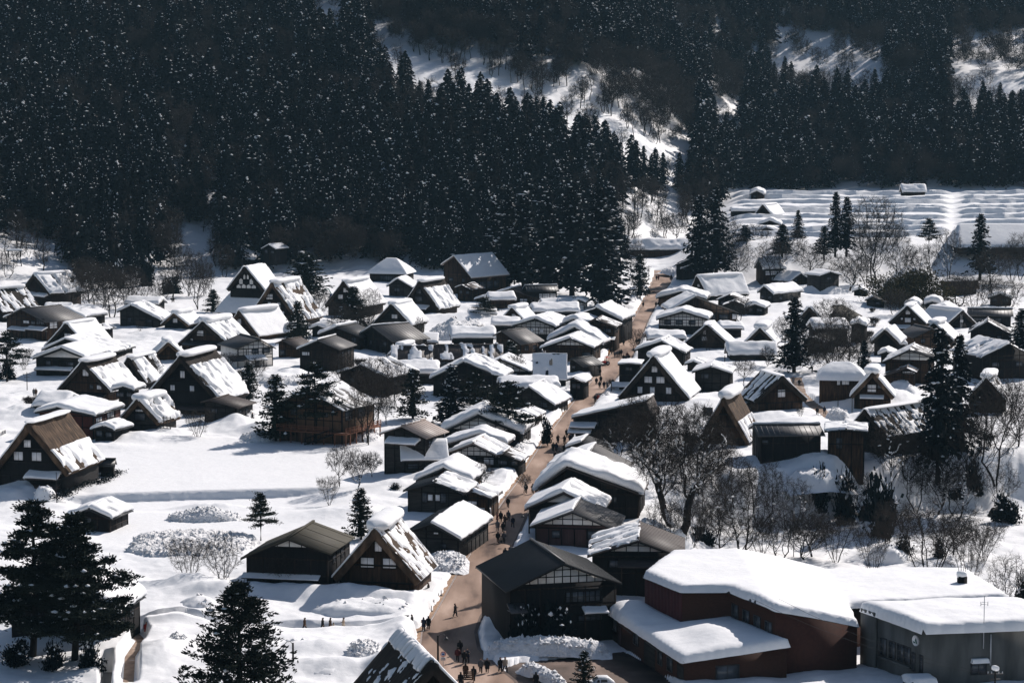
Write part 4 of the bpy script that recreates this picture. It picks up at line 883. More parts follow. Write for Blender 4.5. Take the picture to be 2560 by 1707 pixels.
longhouse('house with thick tongues of snow in front of the shaded-snow house', 1220, 1290, 776, 738, 7, 10, pitch=22, sf=.9, sb=.8, wall=WOODB, roof=ROOFB)
longhouse('two-storey dark house with row of pale panels under cedars', 1316, 1398, 760, 714, 9, 8, pitch=22, sf=0, sb=.4, wall=WOODK, roof=ROOFK, eave=728, wins=[(1348, 1390, 735, 747, 'w')])
longhouse('low snow-roofed house in front of the pale-panelled house', 1354, 1436, 776, 750, 8, 6, pitch=18, sf=.5, sb=.5, wall=WOODK, roof=ROOFK)
h('small half-timbered shed under snow beside cedar trunks', 1430, 1466, 776, 750, 0, 6, 10, pitch=20, sl=.8, sr=.8, style='TT', ttz=762, wall=PLASTER, roof=ROOFK)
hip_house('pavilion with shaded snow roof at the back left by the forest', 549, 638, 668, 626, 648, 12, 14, .3, .5, WOOD, [], None, 'pavilion', name='pavilion', group='temple buildings by the forest')
h('tiny shaded shed among forest trunks at the back left', 656, 692, 642, 612, 0, 7, 30, pitch=25, sl=.4, sr=.4, wall=WOODK, roof=ROOFK)
h('two-storey brown house with bare grey roof on the left edge', 15, 118, 850, 772, 0, 13, 38, eL=798, eR=800, ax=.42, sl=.35, sr=0, patchl=.45, wall=WOODB, roof=ROOFG, wins=[(60, 74, 800, 808, 'w'), (78, 88, 800, 810), (92, 110, 795, 808)], swins=[(.1, .3, 3.5, 5.2, 'w'), (.5, .8, 3.5, 5.2, 'w')], pents=[(30, 74, 820, 1.8, .3), (76, 118, 815, 2, .3)])
h('dark house with peaked snow roof beside the left two-storey house', 140, 214, 818, 772, 0, 10, 26, pitch=20, ax=.4, sl=.7, sr=.7, wall=WOODK, roof=ROOFK)
longhouse('small white roof behind the peaked house on the upper left', 112, 180, 800, 764, 7, 8, pitch=18, sf=.8, sb=.8, wall=WOODK, roof=ROOFK)
h('board storehouse with curled white roof edge, upper left', 296, 404, 816, 764, 0, 9, 14, eL=780, eR=800, ax=.32, sl=.7, sr=.8, wall=WOODG, roof=ROOFK)
longhouse('long snow roof behind the board storehouse, upper left', 312, 402, 790, 748, 8, -10, pitch=16, sf=.8, sb=.8, wall=WOODK, roof=ROOFK)
h('wide house with white panels and dark gable under a peaked snow roof, left', 86, 214, 940, 870, 0, 12, 14, eL=898, eR=892, ax=.55, sl=.6, sr=.6, style='P', gz=893, wall=WOODK, roof=ROOFK, pents=[(92, 182, 920, 1.4, .4)])
h('broad low roof of smooth snow behind the white-panelled house, left', 108, 280, 905, 848, 0, 14, 14, eL=877, eR=880, ax=.34, sl=.6, sr=.6, wall=WOODK, roof=ROOFK)
h('red-walled house with clean snow roof behind the big left farmhouse', 94, 241, 1100, 1020, 0, 13, 14, eL=1032, eR=1036, ax=.36, sl=.7, sr=.7, style='P', gz=1029, wall=RED, roof=ROOFK, swins=[(.08, .3, 3.0, 4.3, 'w'), (.5, .75, 3.4, 4.9, 'w')])
longhouse('second snow roof rising behind the red-walled house', 80, 168, 1048, 988, 10, -14, pitch=20, sf=.9, sb=.8, wall=RED, roof=ROOFK)
h('little hut with boxy snow roof between two farmhouses', 284, 338, 1022, 967, 0, 5, 14, pitch=14, sl=.8, sr=.8, wall=WOODK, roof=ROOFK, ov=1.3)
h('low shed with rounded snow beside the red-walled house', 232, 292, 1108, 1064, 0, 6, 20, pitch=16, sl=.8, sr=.8, wall=WOODK, roof=ROOFK)
longhouse('tiny wood shed with bare black roof between snow walls', 230, 288, 1191, 1147, 3.0, 2, pitch=35, sf=0, sb=0, wall=WOODK, roof=ROOFK, eave=1163, oy=.3, wins=[(246, 252, 1180, 1187, 'w')])
h('low shed almost drowned in snow with a peaked white roof, left foreground', 172, 284, 1328, 1271, 0, 7, 14, pitch=20, sl=.8, sr=.8, wall=WOODK, roof=ROOFK)
h('open shed annex with brown roof on the side of the tallest farmhouse', 505, 598, 1054, 1000, 0, 8, 18, pitch=12, ax=.25, sl=0, sr=0, wall=WOODG, roof=ROOFB)
h('dark hall with mossy brown roof behind a weeping tree', 606, 830, 1484, 1342, 0, 11.5, 11, eL=1396, eR=1378, ax=.53, sl=0, sr=0, style='T', gz=1367, wall=WOODK, roof=ROOFM, beamgap=1.7, wins=[(640, 668, 1440, 1452), (680, 712, 1440, 1452), (740, 780, 1442, 1454)], seams=3.8, pents=[(610, 800, 1436, 1.2, .12, ROOFK)])
# lodge
root, p, s, Wd, H = h('brown plaster lodge on a raised deck with railing and outdoor stair', 690, 862, 1104, 972, 0, 12.5, 26, eL=1020, eR=1020, ax=.46, sl=.3, sr=.12, patchl=.45, patchr=.46, wall=TAN, roof=ROOFG, swins=[(.1, .3, 4.4, 6.2, 'g'), (.5, .7, 4.4, 6.2, 'g')], cat='lodge', name='lodge', group='')
dz = zz(p.y, 1075)-p.z; hw = Wd/2
d = MB().box(-hw-.6, hw+1.2, -1.8, .1, dz-.25, dz).box(hw-.6, hw+1.2, 0, 12, dz-.25, dz)
for x in np.linspace(-hw-.5, hw+1.1, 8): d.box(x-.1, x+.1, -1.75, -1.6, -1.5, dz)
for y in np.linspace(0, 11.8, 6): d.box(hw+1.0, hw+1.2, y-.1, y+.1, -1.5, dz)
d.build('deck', ORANGE, root)
r = MB()
for z in (.35, .65, 1.0): r.box(-hw-.6, hw-2.6, -1.78, -1.7, dz+z-.06, dz+z+.06).box(hw+1.1, hw+1.2, -1.7, 12, dz+z-.06, dz+z+.06)
for x in np.linspace(-hw-.5, hw-2.6, 9): r.box(x-.06, x+.06, -1.8, -1.68, dz, dz+1.1)
for y in np.linspace(-1.7, 12, 10): r.box(hw+1.08, hw+1.22, y-.06, y+.06, dz, dz+1.1)
r.build('railing', ORANGE, root)
t = MB()
for k in range(12): x = hw-1.6-k*.48; t.box(x-.3, x+.2, -3.2, -1.9, dz-(k+1)*dz/12.5-.12, dz-(k+1)*dz/12.5)
for y in (-3.2, -1.9):
    t.tube([(hw-1.4, y, dz+.9), (hw-7.2, y, 1.0)], .09, 5); t.tube([(hw-1.4, y, dz-.2), (hw-7.2, y, -.1)], .13, 5)
    for k in range(5): x = hw-1.6-k*1.4; t.tube([(x, y, dz-(k*1.4/.48)*dz/12.5-.2), (x, y, dz-(k*1.4/.48)*dz/12.5+.85)], .06, 4)
t.build('stair', WOODK, root)
# right of the street, upper
h('brown house with long grey shingle roof and picture windows', 1672, 1846, 814, 742, 0, 10, -8, eL=776, eR=783, ax=.38, sl=.9, sr=0, wall=WOODB, roof=ROOFG, wins=[(1775, 1788, 787, 798), (1797, 1820, 787, 799), (1830, 1842, 786, 799, 'w')], seams=.4)
h('white half-timbered house under curved snow roof facing the upper street', 1641, 1772, 834, 779, 0, 10, 10, eL=799, eR=797, ax=.5, sl=.8, sr=.8, style='TT', ttz=815, wall=WOODK, roof=ROOFK, beamgap=1.1, wins=[(1661, 1676, 801, 811), (1690, 1706, 801, 811), (1722, 1738, 801, 811)])
longhouse('low roof in front of the white half-timbered house, snow flowing to the street', 1618, 1716, 868, 836, 8, 4, pitch=14, sf=.9, sb=.9, wall=WOODK, roof=ROOFK)
h('tile-edged house with drooping snow behind the six-shutter farmhouse', 1588, 1714, 912, 853, 0, 10, 14, eL=876, eR=880, ax=.53, sl=.7, sr=.4, patchr=.4, wall=WOOD, roof=ROOFK)
h('dark box-like annex with snow lid between street and six-shutter farmhouse', 1545, 1602, 976, 908, 0, 7, 8, pitch=4, sl=.25, sr=.25, wall=WOODK, roof=ROOFK, ov=.25, pents=[(1530, 1580, 958, 2, .3)])
h('tan house with two-layered snow roof beside the upper street', 1641, 1766, 770, 730, 0, 9, 12, eL=746, eR=746, ax=.5, sl=1.1, sr=1.1, wall=TAN, roof=ROOFK)
h('white beamed gable house at the top right end of the street', 1702, 1784, 698, 658, 0, 8, 8, eL=673, eR=672, ax=.47, sl=.5, sr=.5, style='T', gz=673, wall=WOODB, roof=ROOFK, beamgap=1.3)
h('dark tall house behind the white beamed gable, top of the street', 1686, 1776, 700, 642, 0, 11, 8, eL=664, eR=662, ax=.55, sl=.1, sr=.3, patchl=.5, patchr=.45, wall=WOODK, roof=ROOFK)
h('twin-gabled small house with brown roof edges behind the shingle-roofed house', 1790, 1862, 772, 737, 0, 9, 14, pitch=22, ax=.45, sl=.2, sr=.12, patchl=.45, patchr=.5, wall=WOODK, roof=ROOFB)
h('small front gable with snow ball on its roof beside the twin-gabled house', 1806, 1884, 784, 752, 0, 6, 14, pitch=20, ax=.4, sl=.3, sr=.08, patchl=.48, patchr=.5, wall=WOODG, roof=ROOFB)
longhouse('house with band of white windows under plump snow roof, beyond the snow meadow', 1905, 1966, 694, 650, 9, 14, pitch=24, sf=.9, sb=.8, wall=WOODB, roof=ROOFK, eave=674, wins=[(1914, 1962, 678, 688, 'w')])
h('small barn with arched snow roof below the band-windowed house', 1972, 2026, 712, 684, 0, 8, -40, pitch=26, sl=.9, sr=.6, wall=WOODB, roof=ROOFK)
h('narrow wooden tower shed with snow cap at the edge of the snow meadow', 2046, 2100, 732, 680, 0, 7, -30, pitch=14, ax=.5, sl=.6, sr=.4, wall=WOODG, roof=ROOFK)
h('barn with straight-edged snow roof across the snow meadow', 1896, 1936, 758, 716, 0, 15, 42, eL=732, eR=735, ax=.4, sl=.6, sr=.6, wall=WOODG, roof=ROOFK)
longhouse('buried lean-to with snow tongue in front of the windowless thatched house', 1818, 1944, 904, 862, 7, 2, pitch=16, sf=.9, sb=.8, wall=WOODG, roof=ROOFK, eave=889)
h('square grey board storehouse with thin snow roof, right of the street', 1730, 1830, 978, 916, 0, 9, 10, eL=930, eR=932, ax=.48, sl=.45, sr=.45, wall=WOODG, roof=ROOFK, wins=[(1753, 1771, 935, 947)])
hip_house('house under one huge smooth dome of snow', 2040, 2164, 1006, 922, 950, 10, 8, .35, 1.2, WOODB, [(2092, 2100, 952, 963, 'w'), (2104, 2122, 951, 962, 'w')])
longhouse('dark house with bare grey roof and snow-edged ridge, above the gully', 1892, 2062, 1160, 1062, 10, 4, sf=0, sb=.5, wall=WOODK, roof=ROOFG, eave=1088, wins=[(1905, 1920, 1100, 1110), (1976, 2000, 1098, 1112, 'w')][:1])
h('flat-roofed dark annex with rolls of snow, above the gully', 2060, 2168, 1170, 1072, 0, 9, 8, pitch=5, ax=.5, sl=.4, sr=.4, wall=WOODB, roof=ROOFK, patchl=.4, patchr=.4, wins=[(2090, 2104, 1095, 1120)])
h('large house with grey tiled gable and white panels beside tall cedars', 2206, 2330, 965, 873, 0, 13, 14, eL=906, eR=890, ax=.54, sl=.2, sr=.15, patchl=.5, patchr=.52, style='T', gz=900, wall=WOODB, roof=ROOFG, beamgap=2.2, wins=[(2232, 2246, 930, 936, 'w')])
h('low front wing with small gable and wall fan below the grey-tiled house', 2206, 2290, 975, 918, 0, 7, 14, pitch=22, ax=.7, sl=.1, sr=.1, patchl=.55, patchr=.55, wall=WOODB, roof=ROOFB, wins=[(2256, 2285, 928, 933, 'w')])
h('house with bare slate roof in front of the narrow capped gable', 2280, 2372, 880, 820, 0, 9, -16, eL=842, eR=842, ax=.5, sl=0, sr=0, wall=TAN, roof=ROOFG)
longhouse('long grey-roofed building at the far right with beamed gable end', 2420, 2530, 815, 771, 9, -8, sf=0, sb=.5, wall=WOODK, roof=ROOFG, eave=788, wins=[(2430, 2500, 795, 804)])
h('dark grey-roofed house with stacked roof tiers on the far right', 2420, 2532, 880, 803, 0, 10, 12, eL=832, eR=836, ax=.42, sl=.15, sr=.1, patchl=.52, patchr=.56, wall=WOODK, roof=ROOFG, pents=[(2428, 2530, 850, 2.4, .2, ROOFG)])
h('wide dark barn with snow combed into streaks on its roof, right edge', 2450, 2590, 950, 858, 0, 14, -18, eL=890, eR=900, ax=.5, sl=.5, sr=.4, patchl=.36, patchr=.4, wall=WOODK, roof=ROOFK)
h('small grey gable with melted roof between bare trees on the right', 2162, 2214, 772, 742, 0, 8, 12, pitch=22, ax=.4, sl=.1, sr=.05, patchl=.5, patchr=.6, wall=WOODG, roof=ROOFG)
h('brown-walled house under snow behind the red-panelled farmhouse', 2330, 2390, 798, 766, 0, 9, 14, pitch=20, ax=.5, sl=.8, sr=.5, wall=TAN, roof=ROOFK)
h('house with loaf-shaped snow on its roof far right', 2310, 2352, 782, 756, 0, 7, 14, pitch=14, sl=1.3, sr=1.3, wall=WOODB, roof=ROOFK)
h('mossy-roofed shed behind the pointed cedar', 2022, 2094, 815, 770, 0, 10, 48, eL=786, eR=792, ax=.35, sl=.3, sr=0, wall=WOODK, roof=ROOFM, wins=[(2050, 2060, 798, 808, 'w')])
longhouse('wide low roof under a loaf of snow behind bare brown trees', 2030, 2126, 862, 808, 9, 4, pitch=16, sf=1.1, sb=1.0, wall=WOODK, roof=ROOFK)
h('grey slate roof peeping from the bare brown trees', 2005, 2056, 885, 840, 0, 9, 30, pitch=26, sl=.1, sr=.05, patchl=.6, patchr=.6, wall=WOODK, roof=ROOFG)
h('dark hut with white pillow roof right of the bare brown trees', 2122, 2166, 858, 808, 0, 7, 14, pitch=16, sl=1.2, sr=1.2, wall=WOODK, roof=ROOFK)
# far field
longhouse('lone hut with heavy snow roof in front of the far forest', 2254, 2316, 494, 466, 8, 0, pitch=22, sf=1.1, sb=1, wall=WOODB, roof=ROOFK, eave=482)
h('small hut under a dome of snow at the top of the terraced field', 1874, 1910, 502, 479, 0, 7, 12, pitch=24, sl=1.4, sr=1.4, wall=WOODB, roof=ROOFK)
longhouse('flat snow roof beside the far thatched barn', 1828, 1910, 545, 524, 8, 2, pitch=10, sf=1, sb=1, wall=WOODK, roof=ROOFK)
h('low snow-topped hut in front of the far thatched barn', 1897, 1952, 572, 553, 0, 7, 10, pitch=18, sl=1.0, sr=1.0, wall=WOODB, roof=ROOFK)
h('second low snow-topped hut in front of the far thatched barn, with brown wall', 1890, 1945, 590, 570, 0, 7, 14, pitch=18, sl=.9, sr=.9, wall=WOODB, roof=ROOFB)
hip_house('long building above the snow bank with a row of snow guards on its roof', 2395, 2660, 629, 566, 618, 24, 0, .85, .5, WOODG, name='long_building')
h('low hut in the snow below the snow bank, right edge', 2470, 2530, 765, 735, 0, 7, 14, pitch=20, sl=.8, sr=.8, wall=WOODB, roof=ROOFK)
h('little shed between the tower shed and the dark-thatched shed', 2130, 2170, 745, 722, 0, 6, 14, pitch=20, sl=.8, sr=.8, wall=WOODK, roof=ROOFK)
h('little dark shed with snow cushion between the cushion-snow house and the capped farmhouses', 776, 816, 842, 815, 0, 6, 22, pitch=18, sl=.9, sr=.9, wall=WOODK, roof=ROOFK)
longhouse('low snow-covered roof behind the cone-shaped heap', 1172, 1242, 800, 778, 6, 4, pitch=14, sf=.8, sb=.8, wall=WOODK, roof=ROOFK)
h('narrow grey-roofed house squeezed beside the beige-panelled barn', 1140, 1182, 752, 712, 0, 7, 30, pitch=20, ax=.4, sl=.3, sr=.1, wall=WOODB, roof=ROOFB, patchl=.4, patchr=.5)
longhouse('low roof under a snow pillow in front of the round-topped barn', 2216, 2268, 884, 852, 7, 6, pitch=14, sf=1.1, sb=1, wall=WOODK, roof=ROOFK)
h('small hut under loose snow left of the grey-tiled house', 2196, 2236, 912, 880, 0, 6, 14, pitch=18, sl=.9, sr=.7, wall=WOODK, roof=ROOFK)
h('small dark outbuilding with half-bare roof beside the low white roofs, left', 214, 254, 848, 816, 0, 6, 26, pitch=18, sl=.5, sr=.4, patchr=.42, patchl=.3, wall=WOODK, roof=ROOFK)
h('low shed with rounded snow on the edge of the snow meadow', 1862, 1914, 790, 762, 0, 7, 16, pitch=16, sl=.9, sr=.9, wall=WOODK, roof=ROOFK)
h('small lean-to behind the square storehouse', 1712, 1756, 928, 904, 0, 5, 14, pitch=16, sl=.6, sr=.6, wall=WOODB, roof=ROOFK)
h('small open shelter with tiled roof beside the torn-thatch house', 1826, 1862, 1022, 999, 0, 3.5, 30, pitch=24, sl=.12, sr=.1, patchl=.5, patchr=.5, wall=WOODK, roof=ROOFK)
longhouse('snow-covered low roof behind the two-window thatched house', 1800, 1860, 842, 812, 7, 6, pitch=15, sf=.9, sb=.9, wall=WOODK, roof=ROOFK)
h('small snow-capped shed behind the red-panelled farmhouse', 2262, 2300, 790, 758, 0, 6, 14, pitch=16, sl=1.0, sr=1.0, wall=WOODB, roof=ROOFK)
h('little shed with snow roof between the temple lodging and the guesthouse', 708, 748, 842, 812, 0, 6, 22, pitch=18, sl=.8, sr=.6, wall=WOODK, roof=ROOFK)
longhouse('snow-covered roof just visible behind the top of the street', 1562, 1648, 634, 606, 9, 3, pitch=18, sf=1.3, sb=1.2, wall=WOODB, roof=ROOFK, eave=627)

# ---------------------------------------------------------------- red hall and concrete building, bottom right
def world(px, py, z): v = at(px, py, z); return (v.x, v.y)
def snow_lid(name, poly, zf, T, root, sd_, rnd=1.0, step=.55, out=.3, extra=None, m_=None):
    """snow on a flat or sloping roof polygon (x, y); zf(x, y) = roof height"""
    pts = np.array(poly); x0, y0 = pts.min(0)-out; x1, y1 = pts.max(0)+out
    nx, ny = int((x1-x0)/step)+2, int((y1-y0)/step)+2
    X, Y = np.meshgrid(np.linspace(x0, x1, nx), np.linspace(y0, y1, ny), indexing='ij')
    D = np.full(X.shape, 1e9)
    for (a, b), (c, e) in zip(poly, poly[1:]+poly[:1]):
        ux, uy = c-a, e-b; t = np.clip(((X-a)*ux+(Y-b)*uy)/(ux*ux+uy*uy), 0, 1); D = np.minimum(D, np.hypot(X-a-t*ux, Y-b-t*uy))
    D = np.where(inpoly(X, Y, poly), D, -D)+out+.25*(fbm(X/1.6, Y/1.6, sd_)-.5)
    gx_, gy_ = np.gradient(D, X[1, 0]-X[0, 0], Y[0, 1]-Y[0, 0]); ng = np.hypot(gx_, gy_)+1e-6; o_ = D < 0
    X = np.where(o_, X-D*gx_/ng/ng.clip(.7), X); Y = np.where(o_, Y-D*gy_/ng/ng.clip(.7), Y)
    q = np.clip(D/rnd, 0, 1); h = T*(.25*(D > 0)+.75*np.sqrt(np.maximum(0, 1-(1-q)**2)))*(1+.5*(fbm(X/5, Y/5, sd_+2)-.5))
    if extra: h = h+extra(X, Y)*q
    Z = zf(X, Y)+h-.25*(D <= 0)
    i = np.arange(nx*ny).reshape(nx, ny); c_ = np.stack([D[:-1, :-1], D[1:, :-1], D[1:, 1:], D[:-1, 1:]], 0); k = c_.max(0) > 0
    f = np.stack([i[:-1, :-1], i[1:, :-1], i[1:, 1:], i[:-1, 1:]], -1)[k]
    mkobj(name, mkmesh(name, np.stack([X, Y, Z], -1).reshape(-1, 3), f, [m_ or SNOW], None, True), root)
u = Vector((math.cos(R(15)), math.sin(R(15)))); v = Vector((-math.sin(R(15)), math.cos(R(15))))
u = Vector((.962, .272)); v = Vector((-.30, .954))
A = Vector(world(1614, 1439, 8.3)); B = Vector(world(1707, 1480, 8.3)); C = Vector(world(1824, 1479, 8.3)); D = Vector(world(1938, 1526, 8.3)); E = D+u*10.4; E2 = Vector((41.3, 292.5))
Fp = Vector((62, 298)); Gp = Vector((60, 316)); Hp = Vector((21, 314))
polyU = [tuple(p) for p in (A, B, C, D, E, E2, Fp, Gp, Hp)]
zU = lambda x, y: 8.3-2.7*np.clip((x-D.x+1)/11.5, 0, 1)**1.15-.015*np.clip(y-300, -20, 30)
root = thing('assembly_hall', 'red-brown assembly hall with stepped walls under wide smooth snow roofs, bottom right', 'hall', (0, 0, 0))
zt = [float(zU(*p)) for p in polyU]; zt[5:] = [z-2.5 for z in zt[5:]]
MB().slab(polyU, -2.5, zt).build('wall', BRICK, root)
ext = [tuple(p) for p in (A+(A-Hp).normalized()*.15-u*.25, B-u*.25-v*.12, C-u*.2-v*.2, D-u*.2-v*.3, E-v*.35, E2, Fp, Gp, Hp)]
snow_lid('roof', ext, lambda x, y: zU(x, y)-.02, .1, root, 70, .3, .5, .1, None, ROOFK)
snow_lid('roof_snow', ext, lambda x, y: zU(x, y)+.05, .7, root, 71, 1.2, .5, .12)
# corrugated dark cladding on the first face, dark front panel on the gable end
m = MB(); n = 26; du = (B-A)
for k in range(n):
    p0 = A+du*(k/n); p1 = A+du*((k+.55)/n); w = Vector((-du.y, du.x)).normalized()*-.09
    if w.dot(Vector((-1, 0))) < 0: w = -w
    m.slab([tuple(p0+w), tuple(p1+w), tuple(p1), tuple(p0)], -1, float(zU(*p0))-.03)
m.build('cladding', mat('red_cladding', [(.3, (.07, .018, .02)), (.7, (.11, .028, .028))], 1, .5), root)
m = MB(); w = -v*.06
p0, p1 = D+u*.02, E
m.slab([tuple(p0+w), tuple(p1+w), tuple(p1), tuple(p0)], -2.5, [float(zU(*p0))-.05, float(zU(*p1))-.05, float(zU(*p1))-.05, float(zU(*p0))-.05]).build('gable_wall', mat('dark_brick', [(.3, (.055, .022, .016)), (.7, (.078, .03, .021))], 2.5, .8), root)
dv = (D-C)
def wallwin(root, P0, dr, s0, s1, z0, z1, outw, glass=None):
    a = P0+dr*s0; b = P0+dr*s1; o = outw
    w = MB().slab([tuple(a+o*.05), tuple(b+o*.05), tuple(b-o*.05), tuple(a-o*.05)], z0, z1).build('window', glass or GLASS, root)
    f = MB(); e = dr*(.09/dr.length)
    for (c0, c1, h0, h1) in ((a-e, b+e, z1, z1+.1), (a-e, b+e, z0-.1, z0), (a-e, a, z0, z1), (b, b+e, z0, z1), ((a+b)/2-e*.3, (a+b)/2+e*.3, z0, z1)):
        f.slab([tuple(c0+o*.12), tuple(c1+o*.12), tuple(c1-o*.02), tuple(c0-o*.02)], h0, h1)
    f.build('window_frame', METAL, w)
outw = Vector((-.954, -.30))
for k in range(4): wallwin(root, C, dv, .07+.245*k, .07+.245*k+.13, 5.5-.12*k, 7.0-.12*k, outw)
# low front block
a0 = Vector((12.3, 300)); a1 = Vector((20.0, 273.8)); b1 = a1+u*12.5; b0 = Vector(world(1790, 1545, 4.6))
polyL = [tuple(p) for p in (a0, a1, b1, D+Vector((.2, .3)), C+Vector((.3, .5)), B, A+Vector((-.1, 1)))]
zL = lambda x, y: 3.6+.085*np.clip((x-a0.x)*.955+(y-a0.y)*.297, -1, 14)
ztL = [float(zL(*p)) for p in polyL]; ztL[3:] = [z-2 for z in ztL[3:]]
MB().slab(polyL, -2.5, ztL).build('lower_wall', BRICK, root)
extL = [tuple(p) for p in (a0+Vector((-.5, .2)), a1+Vector((-.45, -.5)), b1+Vector((.2, -.5)), D+Vector((.2, .3)), C+Vector((.3, .5)), B, A+Vector((-.1, 1)))]
zeL = [float(zL(*p)) for p in extL]
snow_lid('lower_roof', extL, lambda x, y: zL(x, y)-.02, .1, root, 76, .3, .4, .1, None, ROOFK)
cx, cy = (a0*.52+a1*.48)
notch = lambda x, y: .55*np.exp(-(((x-15)/3.2)**2+((y-300)/5)**2))+.7*np.exp(-(((x-24)/3)**2+((y-281)/5)**2))-.35*np.exp(-(((x-16.6)/1.6)**2+((y-289.5)/1.6)**2))
snow_lid('lower_roof_snow', extL, lambda x, y: zL(x, y)+.05, .85, root, 77, 1.2, .35, .2, notch)
dl = a1-a0; out = Vector((-.954, -.30))
for s0, s1, z0, z1 in ((.04, .10, 1.6, 3.0), (.34, .40, 1.6, 3.0), (.66, .71, 1.1, 2.6), (.78, .84, 1.1, 2.6)): wallwin(root, a0, dl, s0, s1, z0, z1, out)
for s0, s1 in ((.12, .17), (.48, .62), (.9, .98)):
    p, q_ = a0+dl*s0, a0+dl*s1
    MB().slab([tuple(p+out*.06), tuple(q_+out*.06), tuple(q_), tuple(p)], -1, 2.6).build('door', MAROON if s0 < .4 else WOODG, root)
dr = b1-a1; wallwin(root, a1, dr, .30, .52, .9, 2.6, Vector((.28, -.96)))
m = MB()
for s0 in (.2, .55): p = a0+dl*s0+out*.5; m.tube([tuple(p)+(3.0,), tuple(p+dl*.16)+(2.9,)], .1, 4)
m.build('pipe', METAL, root)

root = thing('concrete_building', 'grey streaked concrete building with flat snowy roof and round white emblem, lower right corner', 'building', (0, 0, 0))
hc = 7.2
p0 = Vector(world(2158, 1524, hc)); p1 = Vector(world(2315, 1578, hc)); p2 = p1+Vector((.985, .17))*19; p3 = p0+Vector((.985, .17))*19
MB().slab([tuple(p) for p in (p0, p1, p2, p3)], -2.5, hc).build('wall', CONC, root)
dc = (p1-p0); od = Vector((dc.y, -dc.x)).normalized(); od = od if od.x < 0 else -od
q0, q1 = p0, p0+dc*.24
MB().slab([tuple(q0+od*.35), tuple(q1+od*.35), tuple(q1), tuple(q0)], -2.5, hc+.25).build('wall_pier', CONC, root)
e = .45
snow_lid('roof_snow', [tuple(p) for p in (p0+od*e+Vector((.1, .5)), p1+Vector((-.4, -.5)), p2+Vector((.4, -.5)), p3+Vector((.4, .4)))], lambda x, y: hc+.02+0*x, 1.15, root, 81, 1.2, .4, .15)
MB().slab([tuple(p) for p in (p0+od*.25+Vector((0, .3)), p1+Vector((-.3, -.35)), p2+Vector((.3, -.35)), p3+Vector((.3, .3)))], hc-.05, hc+.1).build('roof', ROOFK, root)
for s0 in (.30, .44, .57, .68): wallwin(root, p0, dc, s0, s0+.09, 2.7, 4.6, od)
for s0 in (.80, .92): wallwin(root, p0, dc, s0, s0+.04, 2.2, 4.2, od)
MB().slab([tuple(p) for p in (p0+dc*.27+od*.35, p0+dc*.78+od*.35, p0+dc*.78, p0+dc*.27)], 2.25, 2.5).build('sill', CONC, root)
dr = p2-p1; of = Vector((.17, -.985))
wallwin(root, p1, dr, .29, .385, 2.0, 3.4, of)
w = p1+dr*.285; m = MB()
m.slab([tuple(w+of*.6), tuple(w+dr*.11+of*.6), tuple(w+dr*.11), tuple(w)], 3.5, 3.62).build('canopy', METAL, root)
snow_lid('canopy_snow', [tuple(w+of*.65), tuple(w+dr*.11+of*.65), tuple(w+dr*.11), tuple(w)], lambda x, y: 3.62+0*x, .3, root, 83, .25, .12, .05)
# round emblem: white disc with dark green peaks
cz = 5.75; cc = p0+dc*.85+od*.12; t = dc.normalized(); th_ = np.linspace(0, 2*np.pi, 33)[:-1]; rad = .62
m = MB(); m.add([tuple(cc+t*rad*math.cos(a))+(cz+rad*math.sin(a),) for a in th_]+[tuple(cc+od*-.12+t*rad*math.cos(a))+(cz+rad*math.sin(a),) for a in th_], [tuple(range(32))]+[(k, (k+1) % 32, (k+1) % 32+32, k+32) for k in range(32)])
em = m.build('emblem', WHITE, root); c2 = cc+od*.02; sg = -1 if t.x > 0 else 1
m = MB()
P = lambda a, b: tuple(c2+t*a)+(cz+b,)
m.add([P(-.42, -.05), P(-.30, -.30), P(.06, -.30), P(-.02, -.12), P(-.18, -.14)], [(0, 1, 2, 3, 4)])
m.add([P(-.06, .05), P(.14, .40), P(.40, -.30), P(.14, -.30), P(.10, -.02), P(.02, -.10)], [(0, 1, 2, 3, 4, 5)])
m.build('emblem_mark', GREENP, em)
# aerial and duct
a = thing('roof_aerial', 'thin roof aerial mast on the concrete building', 'aerial', tuple(p1+dr*.36+of*.3)+(hc-2.2,))
m = MB().tube([(0, 0, 0), (0, 0, 6.2)], .045, 6)
for z, w in ((5.2, .4), (5.45, .28)): m.tube([(-w, 0, z), (w, 0, z)], .03, 4)
for x in (-.4, .4): m.tube([(x, 0, 5.0), (x, 0, 5.5)], .04, 4)
m.build('mast', STEEL, a)
m = MB(); q_ = p1+dr*.41+of*.12; m.tube([tuple(q_)+(3.0,), tuple(q_)+(6.6,)], .09, 6); m.build('downpipe', STEEL, root)
# porch block in front of the concrete building
pb = p1+dr*.0+of*3.2-Vector((2.6, 0)); blk = [tuple(pb), tuple(pb+dr*.16), tuple(pb+dr*.16-of*3), tuple(pb-of*3)]
t = thing('porch', 'low concrete porch with tent of snow below the emblem', 'porch', (0, 0, 0))
MB().slab(blk, -2.5, 1.9).build('wall', CONC, t); snow_lid('porch_snow', blk, lambda x, y: 1.9+0*x, .55, t, 87, .9, .3, .2)
c0 = Vector(world(2405, 1462, 6)); t = thing('chimney', 'dark square chimney with snow cap behind the concrete building', 'chimney', tuple(c0)+(0,))
MB().box(-.55, .55, -.55, .55, -2, 7.2).build('shaft', WOODK, t); cap_snow(t, -.6, .6, 7.2, .62, .55, 5)
m = MB()
for x in (-.4, -.1, .2, .45): m.tube([(x, .2, 7.1), (x*1.1, .2, 8.4)], .035, 4)
m.build('rod', METAL, t)

